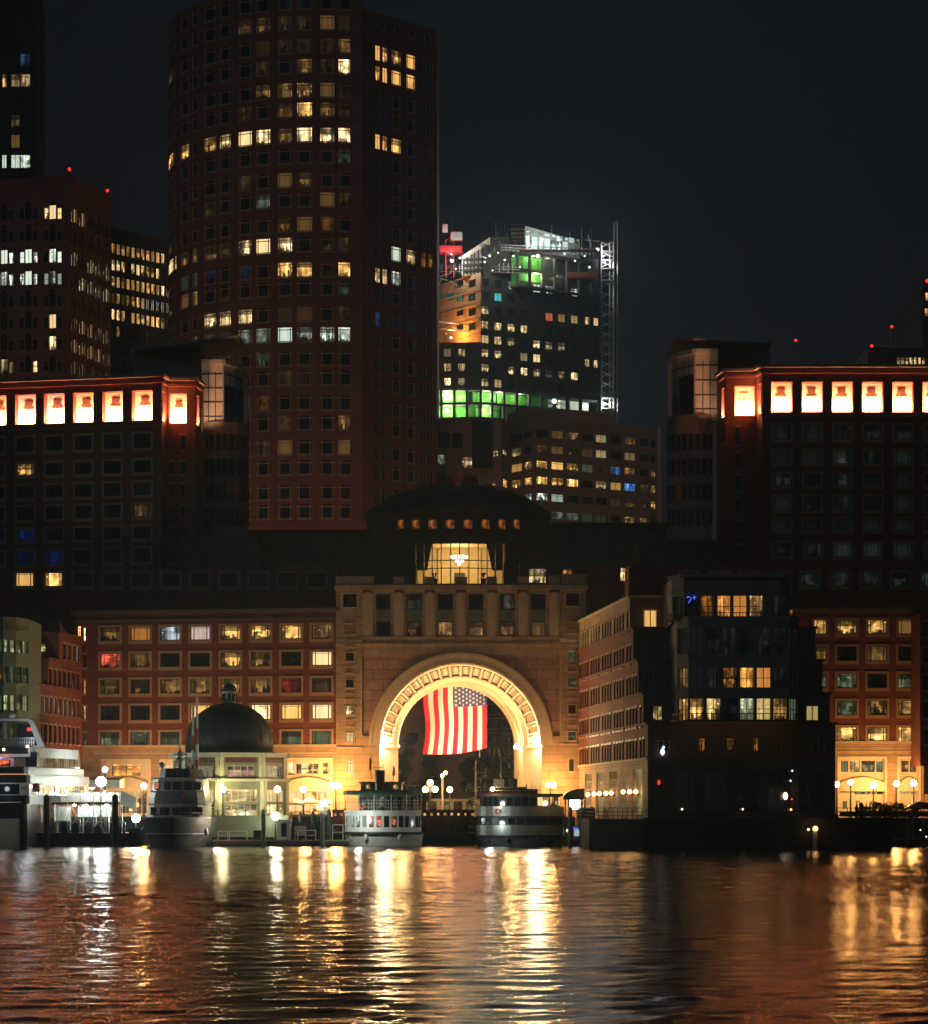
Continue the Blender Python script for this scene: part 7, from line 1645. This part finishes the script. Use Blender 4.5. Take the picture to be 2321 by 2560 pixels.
def dock_things():
    Y = 324; z0 = Z(2100, Y); zz = lambda y: Z(y, Y); x = lambda p: X(p, Y)
    for (a, c_, yt, lab) in ((546, 570, 2078, 'white pipe rail at the left end of the central dock'), (574, 618, 2078, 'longer white pipe rail left of the white kiosk'), (745, 790, 2076, 'white pipe rail frame right of the white kiosk'), (832, 858, 2062, 'white ladder rails beside the short red barge')):
        o = empty('dock_rail', (x((a+c_)/2), Y, z0), lab, 'railing', 'white dock railings'); q = MB()
        q.tube((x(a), Y, z0), (x(a), Y, zz(yt)), .04); q.tube((x(c_), Y, z0), (x(c_), Y, zz(yt)), .04); q.tube((x(a), Y, zz(yt)), (x(c_), Y, zz(yt)), .04); q.tube((x(a), Y, zz((yt+2100)/2)), (x(c_), Y, zz((yt+2100)/2)), .03); q.build('pipes', 'rail_white', o)
    o = empty('kiosk', (x(708), Y, z0), 'small white ticket kiosk with a dark window behind the low white lamp', 'kiosk')
    q = MB(); q.box(x(692), x(724), Y+.6, Y+2.4, z0, zz(2054)); q.build('body', 'white_paint', o); q = MB(); q.box(x(689), x(728), Y+.4, Y+2.6, zz(2054), zz(2049)); q.build('roof', 'white_paint', o)
    q = MB(); q.box(x(703), x(716), Y+.54, Y+.62, zz(2092), zz(2058)); q.build('door', 'glass_dark', o)
    o = empty('bench_locker', (x(757), Y, z0), 'two pale dock boxes standing right of the white kiosk', 'box'); q = MB(); q.box(x(735), x(764), Y+1.2, Y+2, z0+.5, zz(2065)); q.box(x(735), x(737), Y+1.2, Y+2, z0, z0+.5); q.box(x(762), x(764), Y+1.2, Y+2, z0, z0+.5); q.build('board', 'beige', o)
    o = empty('locker', (x(642), Y, z0), 'black dock locker left of the capped pile', 'box'); q = MB(); q.box(x(633), x(652), Y+.6, Y+1.5, z0, zz(2078)); q.box(x(632), x(653), Y+.5, Y+1.6, zz(2078), zz(2076)); q.build('chest', 'hull_black', o)
    o = empty('lifebuoy', (x(786), Y-.2, zz(2047)), 'green ring lifebuoy hung on a dark pile', 'lifebuoy'); q = MB()
    for k in range(14): a, c_ = 2*math.pi*k/14, 2*math.pi*(k+1)/14; q.tube((x(786)+.32*math.cos(a), 325.4, zz(2047)+.32*math.sin(a)), (x(786)+.32*math.cos(c_), 325.4, zz(2047)+.32*math.sin(c_)), .09, n=6)
    q.build('ring', 'fabric_green', o)
    o = empty('light_box', (x(812), Y, zz(2017)), 'glowing white rectangular light box on top of the twin piles', 'light'); q = MB(); q.box(x(804), x(821), 322.3, 323.2, zz(2017), zz(2004)); q.build('diffuser', 'white_lit', o)
    for px in (812,): plight('lamp', (x(px), 321.8, zz(2010)), 80, (.95, 1, .9), o)
    # chain fence on the quay before the pavilion
    o = empty('chain_fence', (X(560, 328.4), 328.4, 3), 'slack black chain between low posts before the pavilion', 'chain'); q = MB(); xs = [500, 545, 615, 663]
    for p in xs: q.tube((X(p, 328.4), 328.4, 3), (X(p, 328.4), 328.4, 3.95), .06)
    for a, c_ in zip(xs[:-1], xs[1:]): q.path([(X(a+(c_-a)*t/6, 328.4), 328.4, 3.9-.35*math.sin(math.pi*t/6)) for t in range(7)], .03, 4)
    q.build('chain', 'steel_dark', o)
    # parasols with warm undersides
    for i, (px, py, w_, lab) in enumerate(((738, 1996, 24, 'left white parasol on the lit terrace'), (776, 1994, 28, 'middle white parasol on the lit terrace'), (812, 1996, 24, 'right white parasol on the lit terrace'))):
        YY = 345+i*.7; xx = X(px, YY); z = Z(py, YY); o = empty('parasol', (xx, YY, 3), lab, 'parasol', 'white terrace parasols'); q = MB(); r = w_*YY/F
        q.lathe([(r, z-.75), (r, z-.55), (r*.5, z-.25), (.02, z)], xx, YY, 8); q.build('canopy', 'fabric_white', o); q = MB(); q.tube((xx, YY, 3), (xx, YY, z), .04); q.build('pole', 'steel_dark', o)
    plight('terrace_lamp', (X(770, 347), 346.5, 4.3), 300, (1, .68, .35), None, r=.6); plight('terrace_lamp', (X(320, 348), 347, 4.6), 350, (1, .70, .38), None, r=.6)
    o = empty('terrace_hedge', (X(770, 342), 342, 3), 'low trimmed planter hedge below the parasols', 'hedge'); q = MB(); leaf_cloud(q, X(722, 342), X(828, 342), 341.6, 342.4, 3.35, 3.8, 500, .09); q.build('foliage', 'leaf', o); q = MB(); q.box(X(720, 342), X(829, 342), 341.7, 342.3, 3, 3.4); q.build('planter', 'beige', o)
    o = empty('awning', (X(225, 346), 346, 3), 'small white scalloped awning lit by the double lamp at left', 'awning'); YY = 346; q = MB(); q.prism([(X(207, YY), YY), (X(300, YY), YY), (X(300, YY), YY+5), (X(207, YY), YY+5)], Z(1969, YY), [Z(1950, YY), Z(1950, YY), Z(1943, YY), Z(1943, YY)]); q.build('canvas', 'fabric_white', o)
    q = MB()
    for p in (209, 253, 298): q.tube((X(p, YY), YY+.1, 3), (X(p, YY), YY+.1, Z(1969, YY)), .05)
    q.build('post', 'white_paint', o)
    # barrel canopy right of the silver ferry
    YY = 333; o = empty('barrel_canopy', (X(1435, YY), YY, .6), 'dark blue barrel vaulted canopy over a lit white kiosk', 'canopy'); q = MB(); n = 10; xa, xb = X(1410, YY), X(1462, YY); w_ = xb-xa
    for i in range(n):
        a, c_ = math.pi/2*i/n, math.pi/2*(i+1)/n; f_ = lambda t: (xb-w_*math.cos(t), Z(1992, YY)+(Z(1971, YY)-Z(1992, YY))*math.sin(t))
        p, r_ = f_(a), f_(c_); q.hexa([(p[0], YY, Z(1997, YY)-.1), (r_[0], YY, Z(1997, YY)-.1), (r_[0], YY+3, Z(1997, YY)-.1), (p[0], YY+3, Z(1997, YY)-.1), (p[0], YY, p[1]), (r_[0], YY, r_[1]), (r_[0], YY+3, r_[1]), (p[0], YY+3, p[1])])
    q.build('canopy', 'canvas_navy', o); q = MB(); q.box(X(1424, YY), X(1452, YY), YY+1, YY+1.1, Z(2024, YY), Z(1999, YY)); q.build('lit_panel', 'white_lit', o)
    q = MB()
    for p in (1412, 1421, 1454, 1461): q.box(X(p, YY), X(p, YY)+.15, YY+.2, YY+.35, .5, Z(1997, YY)-.1)
    q.build('post', 'steel_dark', o)
    YY = 326; o = empty('ticket_booth', (X(1442, YY), YY, .6), 'low booth with a blue and white lit front among the piles', 'booth'); q = MB(); q.box(X(1432, YY), X(1452, YY), YY, YY+1.4, .5, Z(2066, YY)); q.build('body', 'white_dull', o)
    q = MB(); q.box(X(1436, YY), X(1450, YY), YY-.05, YY, Z(2090, YY), Z(2074, YY)); q.build('lit_front', 'pale_lit', o); q = MB(); q.box(X(1434, YY), X(1445, YY), YY-.06, YY-.051, Z(2074, YY), Z(2069, YY)); q.build('blue_strip', 'blue_sign', o)
    o = empty('dock_bollard_light', (X(1419, YY), YY, .6), 'dim warm bollard light left of the blue lit booth', 'light'); q = MB(); q.lathe([(.18, .5), (.18, Z(2074, YY)), (.3, Z(2068, YY)), (.3, Z(2062, YY))], X(1419, YY), YY, 8); q.build('body', 'white_dull', o)
    q = MB(); q.ball((X(1419, YY), YY-.2, Z(2077, YY)), .14, 6); q.build('bulb', 'bulb_dim', o)
    # orange beacon under the pier building
    YY = 296; o = empty('bollard_light', (X(2024, YY), 294, 0), 'orange lit bollard light at the foot of the dark pier building', 'light'); q = MB(); q.lathe([(.24, -.5), (.24, Z(2075, YY)-.05)], X(2024, YY), 291, 10); q.build('body', 'white_paint', o)
    q = MB(); q.ball((X(2024, YY), 291, Z(2071, YY)), .26, 7); q.build('bulb', 'bulb_orange', o); plight('lamp', (X(2024, YY), 290.4, Z(2071, YY)), 6, (1, .42, .12), o)
    q = MB(); q.ball((X(2007, YY), 291, Z(2073, YY)), .12, 5); q.build('side_bulb', 'bulb_dim', o)
    o = empty('door_lantern', (X(1964, 291), 291, 5), 'pale lit lantern low on the dark pier building front', 'lantern'); q = MB(); q.ball(at(1964, 1990, 295), .25, 6, sz=1.5); q.build('bulb', 'bulb_dim', o); q = MB(); q.tube(at(1964, 1984, 295), at(1964, 1984, 296), .05); q.build('bracket', 'steel_dark', o)
    for px, py, m, lab in ((1981, 1927, 'sign_white', 'upper small white lamp high on the dark pier building front'), (1977, 1952, 'sign_white', 'lower small white lamp on the dark pier building front'), (1980, 1998, 'red_glow', 'tiny red lamp right of the pale lantern'), (1706, 2023, 'bulb_dim', 'low white lamp at the left foot of the dark pier front'), (1857, 2023, 'bulb_dim', 'low white lamp at the middle of the dark pier front'), (1978, 2024, 'bulb_dim', 'low white lamp at the right foot of the dark pier front')):
        YY = 295.2; o = empty('small_lamp', at(px, py, YY), lab, 'wall light', 'small lamps on the pier building'); q = MB(); p = at(px, py, YY); q.ball(p, .10, 5); q.build('bulb', m, o); q = MB(); q.tube(p, (p[0], 296.3, p[2]), .03); q.build('bracket', 'steel_dark', o)
    # railing along the pier building
    o = empty('quay_railing', (X(1560, 300), 300, 3), 'dark iron railing with pale corner posts beside the pier building base', 'railing'); q = MB(); P = [(X(1500, 338.5), 338.5, 3), (12.9, 320, 3), (13.1, 300.5, 3), (17.5, 292.6, 3)]; P[0] = (12.8, 338.5, 3); rail(q, P, 1.1, .9, .04, 3); q.build('rails', 'steel_dark', o)
    o = empty('quay_railing', (20, 292.4, 3), 'dark iron railing along the front of the pier building', 'railing'); q = MB(); rail(q, [(17.9, 292.4, 3), (41.8, 292.4, 3)], 1.1, 1.0, .04, 3); q.build('rails', 'steel_dark', o)
emat('bulb_orange', (1, .40, .10), 6); emat('pale_lit', (.6, .9, .8), .55, False)

# ---------------------------------------------------------------- planting
def leaf_cloud(mb, x0, x1, y0, y1, z0, z1, n, s_, shape=None):
    for i in range(n):
        x, y, z = random.uniform(x0, x1), random.uniform(y0, y1), random.uniform(z0, z1)
        if shape and not shape(x, y, z): continue
        a, t = random.random()*6.28, random.uniform(-.9, .9); u = Vector((math.cos(a), math.sin(a), t)).normalized()*s_*random.uniform(.6, 1.4); v = Vector((-math.sin(a)*.6, math.cos(a)*.6, random.uniform(-.6, .8))).normalized()*s_*random.uniform(.4, .9); p = Vector((x, y, z))
        mb.mesh([p-u, p-v*.6, p+u, p+v*.6], [(0, 1, 2, 3)])
def tree(px, Y, w_, ytop, ybot, n, m, lab, leaf=.28):
    x = X(px, Y); zt, zb = Z(ytop, Y), Z(ybot, Y); o = empty('tree', (x, Y, 3), lab, 'tree', 'trees behind the archway'); r = w_*Y/F/2
    q = MB(); q.tube((x, Y, 3), (x+.2, Y, zb+(zt-zb)*.3), .28, .16, 8)
    cl = []
    for k in range(16):
        a = random.random()*6.28; h = zb+(zt-zb)*random.uniform(.1, .97); rr = r*math.sqrt(max(.05, 1-((h-zb)/(zt-zb)*1.7-.75)**2*.75))*random.uniform(.2, .8); p = (x+rr*math.cos(a), Y+rr*math.sin(a), h); cl.append((p, r*random.uniform(.25, .5)))
        if k < 8: q.tube((x+.2, Y, zb+(zt-zb)*.2), p, .09, .03, 5)
    q.build('trunk', 'bark', o); q = MB()
    for p, cr in cl:
        for i in range(n//16):
            d = Vector((random.gauss(0, 1), random.gauss(0, 1), random.gauss(0, .8))).normalized()*cr*random.random()**.4; c_ = Vector(p)+d; a = random.random()*6.28
            u = Vector((math.cos(a), math.sin(a), random.uniform(-.8, .8)))*leaf*random.uniform(.5, 1.2); v = Vector((-math.sin(a), math.cos(a), random.uniform(-.8, .8)))*leaf*.5
            q.mesh([c_-u, c_-v, c_+u, c_+v], [(0, 1, 2, 3)])
    q.build('crown', m, o)
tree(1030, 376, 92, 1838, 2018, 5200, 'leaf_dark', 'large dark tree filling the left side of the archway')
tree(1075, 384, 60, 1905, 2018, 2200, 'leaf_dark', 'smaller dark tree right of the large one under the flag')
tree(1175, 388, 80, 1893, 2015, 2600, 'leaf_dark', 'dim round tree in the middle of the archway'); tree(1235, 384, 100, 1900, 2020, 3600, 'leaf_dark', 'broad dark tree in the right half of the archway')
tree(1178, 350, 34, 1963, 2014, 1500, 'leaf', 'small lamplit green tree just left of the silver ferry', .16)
def right_hedge():
    Y = 332; o = empty('hedge', (X(2210, Y), Y, 3), 'long dark clipped hedge on the right quay', 'hedge'); q = MB(); x0, x1 = X(2148, Y), X(2300, Y)
    top = lambda x: 4.1+.45*math.sin((x-x0)/(x1-x0)*3.1)+.12*math.sin(x*3)
    leaf_cloud(q, x0, x1, Y-.9, Y+.9, 3, 4.9, 4200, .16, lambda x, y, z: z < top(x)-.1*abs(y-Y)); q.build('foliage', 'leaf_dark', o)
    names = ('leftmost', 'second', 'third', 'fourth', 'rightmost')
    for i, (px, yt) in enumerate(((2153, 1998), (2166, 2000), (2203, 2000), (2216, 1997), (2228, 2001))):
        YY = 333; x = X(px, YY); z = Z(yt, YY); e = empty('conical_shrub', (x, YY, 3), '%s pointed conifer rising above the right hedge' % names[i], 'shrub', 'small conifers by the right hedge'); q = MB(); q.tube((x, YY, 3), (x, YY, z-.4), .05); q.build('stem', 'bark', e); q = MB(); h = z-3
        leaf_cloud(q, x-.55, x+.55, YY-.55, YY+.55, 3.2, z, 1500, .09, lambda a, c_, d: math.hypot(a-x, c_-YY) < .5*(z-d)/h+.03); q.build('foliage', 'leaf_dark', e)
    e = empty('bushes', (X(2180, Y), Y, 3), 'rounded dark bushes among the conifers', 'bushes'); q = MB()
    for px, r in ((2183, .5), (2190, .45), (2197, .4), (2240, .4), (2252, .35)):
        x = X(px, 334); leaf_cloud(q, x-r, x+r, 334-r, 334+r, 4, 4.1+2*r, 500, .1, lambda a, c_, d: (a-x)**2+(c_-334)**2+(d-4.1-r*.8)**2 < r*r)
    q.build('foliage', 'leaf_dark', e)
    e = empty('parapet_wall', (X(2220, 330.4), 330.4, 3), 'low brown quay wall under the right hedge', 'wall'); q = MB(); q.box(X(2100, 330.6), X(2420, 330.6), 330.3, 330.8, 3.17, 3.75); q.build('coping_wall', 'brown_dark', e)
    e = empty('marquee', (X(2310, 326), 326, 3), 'dark sloping tent roof at the right picture edge', 'tent'); q = MB(); YY = 331; q.prism([(X(2262, YY), YY), (X(2400, YY), YY), (X(2400, YY), YY+5), (X(2262, YY), YY+5)], 4.0, [4.05, 4.05, 4.1, 4.1]); xx, yy = X(2306, YY), YY+2.5
    q.mesh([(X(2262, YY), YY, 4.06), (X(2400, YY), YY, 4.06), (X(2400, YY), YY+5, 4.06), (X(2262, YY), YY+5, 4.06), (xx, yy, 4.9)], [(0, 1, 4), (1, 2, 4), (2, 3, 4), (3, 0, 4)]); q.build('canvas', 'canvas_navy', e); q = MB()
    for p in (2266, 2330, 2390): q.tube((X(p, YY), YY+.2, 3), (X(p, YY), YY+.2, 4.05), .05)
    q.build('post', 'steel_dark', e)
right_hedge(); dock_things()
def dock_lights_right():
    for i, (px, py) in enumerate(((2302, 2075), (2313, 2076), (2316, 2092))):
        YY = 319; names = ('left', 'middle', 'lower'); o = empty('dock_lantern', at(px, py, YY), '%s tiny warm lantern on the dock at the right edge' % names[i], 'lantern', 'tiny lanterns on the right dock'); q = MB(); p = at(px, py, YY); q.ball(p, .09, 5); q.build('bulb', 'bulb_dim', o); q = MB(); q.tube((p[0], YY, Z(2096, YY)), p, .03); q.build('stand', 'steel_dark', o)
dock_lights_right()
# ---------------------------------------------------------------- unseen lamps added behind the hotel to warm the lower towers
for i, (x, y, e) in enumerate(((-95, 500, 14000), (-55, 530, 16000), (-15, 535, 16000), (25, 560, 7000), (-62, 470, 6000), (60, 570, 5000))):
    o = empty('added_tower_lamp', (x, y, 3), ('added unseen lamp below the arched brick office block', 'added unseen lamp at the left foot of the round tower', 'added unseen lamp in front of the round tower base', 'added unseen lamp below the low tan office wing', 'added unseen lamp nearest the left corner block', 'added unseen lamp below the brown office block')[i], 'street lamp', 'added unseen lamps behind the hotel')
    q = MB(); q.tube((x, y, 3), (x, y, 15), .12, .08); q.tube((x, y, 15), (x+1.2, y, 15.3), .06); q.build('post', 'steel_dark', o); q = MB(); q.ball((x+1.2, y, 15.1), .3, 6, sz=.6); q.build('lamp_head', 'bulb_warm', o)
    plight('tower_fill_lamp', (x+1.2, y, 14), e*.55, (1, .40, .20), o, r=.5)

# ---------------------------------------------------------------- boat gear
def gear():
    def rope(a, b_, sag, lab, n=10):
        o = empty('mooring_rope', a, lab, 'rope', 'mooring ropes'); q = MB(); P = [(a[0]+(b_[0]-a[0])*t/n, a[1]+(b_[1]-a[1])*t/n, a[2]+(b_[2]-a[2])*t/n-sag*math.sin(math.pi*t/n)) for t in range(n+1)]; q.path(P, .035, 4); q.build('line', 'rope', o)
    rope(at(862, 2076, 324), at(823, 2060, 323.4), .5, 'slack mooring rope from the green roofed ferry to the dark pile')
    rope(at(876, 2082, 323), at(868, 2103, 322.6), .15, 'short mooring rope over the white hull of the green roofed ferry')
    rope(at(1408, 2084, 323), at(1426, 2062, 321), .4, 'mooring rope from the silver ferry to the pale capped pile')
    rope(at(520, 2050, 320), at(545, 2099, 323.4), .5, 'mooring rope from the bow of the grey vessel down to the central dock')
    rope(at(356, 2050, 320), at(338, 2068, 324.4), .3, 'mooring rope from the grey vessel to the tiny landing stage')
    def add(oname, cat_label, f):
        for r_ in S.objects:
            if r_.parent is None and r_.get('label', '').startswith(cat_label): f(r_)
    def fenders(pts, r_, parent, m='fender_white'):
        for p in pts:
            q = MB(); q.ball(p, r_, 8, sz=1.9); q.tube((p[0], p[1], p[2]+r_*1.8), (p[0], p[1]+.15, p[2]+r_*1.8+.7), .02, n=4); q.build('fender', m, parent)
    g = [o for o in S.objects if o.get('label', '').startswith('white harbour ferry')][0]; s_ = [o for o in S.objects if o.get('label', '').startswith('silver sided')][0]; m_ = [o for o in S.objects if o.get('label', '').startswith('grey white motor')][0]; e_ = [o for o in S.objects if o.get('label', '').startswith('big white multi')][0]
    fenders([at(px, 2093, 321.8+d) for px, d in ((880, 1.7), (915, .5), (1000, .45), (1036, 1.8))], .2, g); fenders([at(px, 2098, 321.8+d) for px, d in ((1225, 1.3), (1270, .5), (1345, .4), (1392, 1.5))], .2, s_, 'hull_black'); fenders([at(358, 2078, 318.6), at(516, 2080, 318.6)], .22, m_)
    for o_, px, py, Y in ((g, 905, 2016, 321.9), (g, 1012, 2016, 321.9), (s_, 1244, 2028, 321.9), (s_, 1352, 2028, 321.75), (m_, 462, 1992, 321.3)):
        q = MB(); c_ = at(px, py, Y)
        for k in range(10): a, b_ = 2*math.pi*k/10, 2*math.pi*(k+1)/10; q.tube((c_[0]+.27*math.cos(a), c_[1], c_[2]+.27*math.sin(a)), (c_[0]+.27*math.cos(b_), c_[1], c_[2]+.27*math.sin(b_)), .07, n=5)
        q.build('lifebuoy', 'life_orange', o_)
    q = MB()
    for px, y0, y1, Y in ((1330, 1985, 1950, 325), (1340, 1985, 1962, 325), (1212, 1985, 1955, 325), (1296, 1947, 1925, 325)): q.tube(at(px, y0, Y), at(px, y1, Y), .03, n=4)
    q.build('antenna', 'steel', s_)
    q = MB(); P = arc(X(1302, 322), 4.7, 322.4, .42, Z(1984, 322)); rail(q, P, .7, .9, .025, 2); q.build('roof_rail', 'steel', s_)
    q = MB(); P = arc(X(957, 322), 3.9, 322.6, .5, Z(1976, 322)); rail(q, P, .55, .9, .02, 1); q.build('roof_rail', 'steel', g)
    q = MB()
    for px, y0, y1, Y in ((415, 1919, 1880, 324), (455, 1919, 1872, 324), (470, 1945, 1900, 324), (400, 1945, 1915, 324)): q.tube(at(px, y0, Y), at(px, y1, Y), .03, n=4)
    q.build('antenna', 'steel', m_)
    q = MB(); q.ball(at(404, 1912, 324), .35, 8, sz=.8); q.lathe([(.3, Z(1919, 324)), (.12, Z(1914, 324))], X(404, 324), 324, 8); q.build('radar_dome', 'white_paint', m_)
    q = MB(); rail(q, [at(361, 1977, 321.6), at(505, 1977, 321.6)], .75, .6, .022, 2); rail(q, [at(358, 2010, 320.9), at(508, 2010, 320.9)], .6, .6, .022, 2); q.build('deck_rail', 'steel', m_)
    q = MB()
    for px, y0, y1 in ((20, 1796, 1752), (42, 1796, 1762)): q.tube(at(px, y0, 318.4), at(px, y1, 318.4), .035, n=4)
    q.build('antenna', 'steel', e_)
    q = MB(); q.ball(at(30, 1789, 318.4), .45, 8, sz=.8); q.build('radar_dome', 'white_paint', e_)
    for i, (px, yy, h_) in enumerate(((905, 336, 1.7), (1010, 340, 1.75), (1480, 338.6, 1.7), (1515, 331, 1.75), (772, 340.6, 1.7), (1395, 341, 1.75))): pass
mat('rope', (.35, .30, .22), .9); mat('fender_white', (.6, .6, .56), .5, noise=.1); mat('life_orange', (.6, .12, .03), .6)
gear()
# ---------------------------------------------------------------- night haze over the harbour
HAZE = 0.0004
def haze():
    q = MB(); q.box(-420, 420, -70, 760, -3, 240); m = bpy.data.materials.new('night_haze'); m.use_nodes = True; M['night_haze'] = m; t = m.node_tree; t.nodes.clear()
    v = t.nodes.new('ShaderNodeVolumePrincipled'); v.inputs['Color'].default_value = (.50, .74, 1, 1); v.inputs['Density'].default_value = HAZE; v.inputs['Anisotropy'].default_value = .6
    o = t.nodes.new('ShaderNodeOutputMaterial'); t.links.new(v.outputs[0], o.inputs['Volume']); m.cycles.homogeneous_volume = True
    tag(q.build('haze', 'night_haze'), 'thin night haze hanging over the harbour and the towers', 'haze', kind='stuff')
if HAZE: haze()
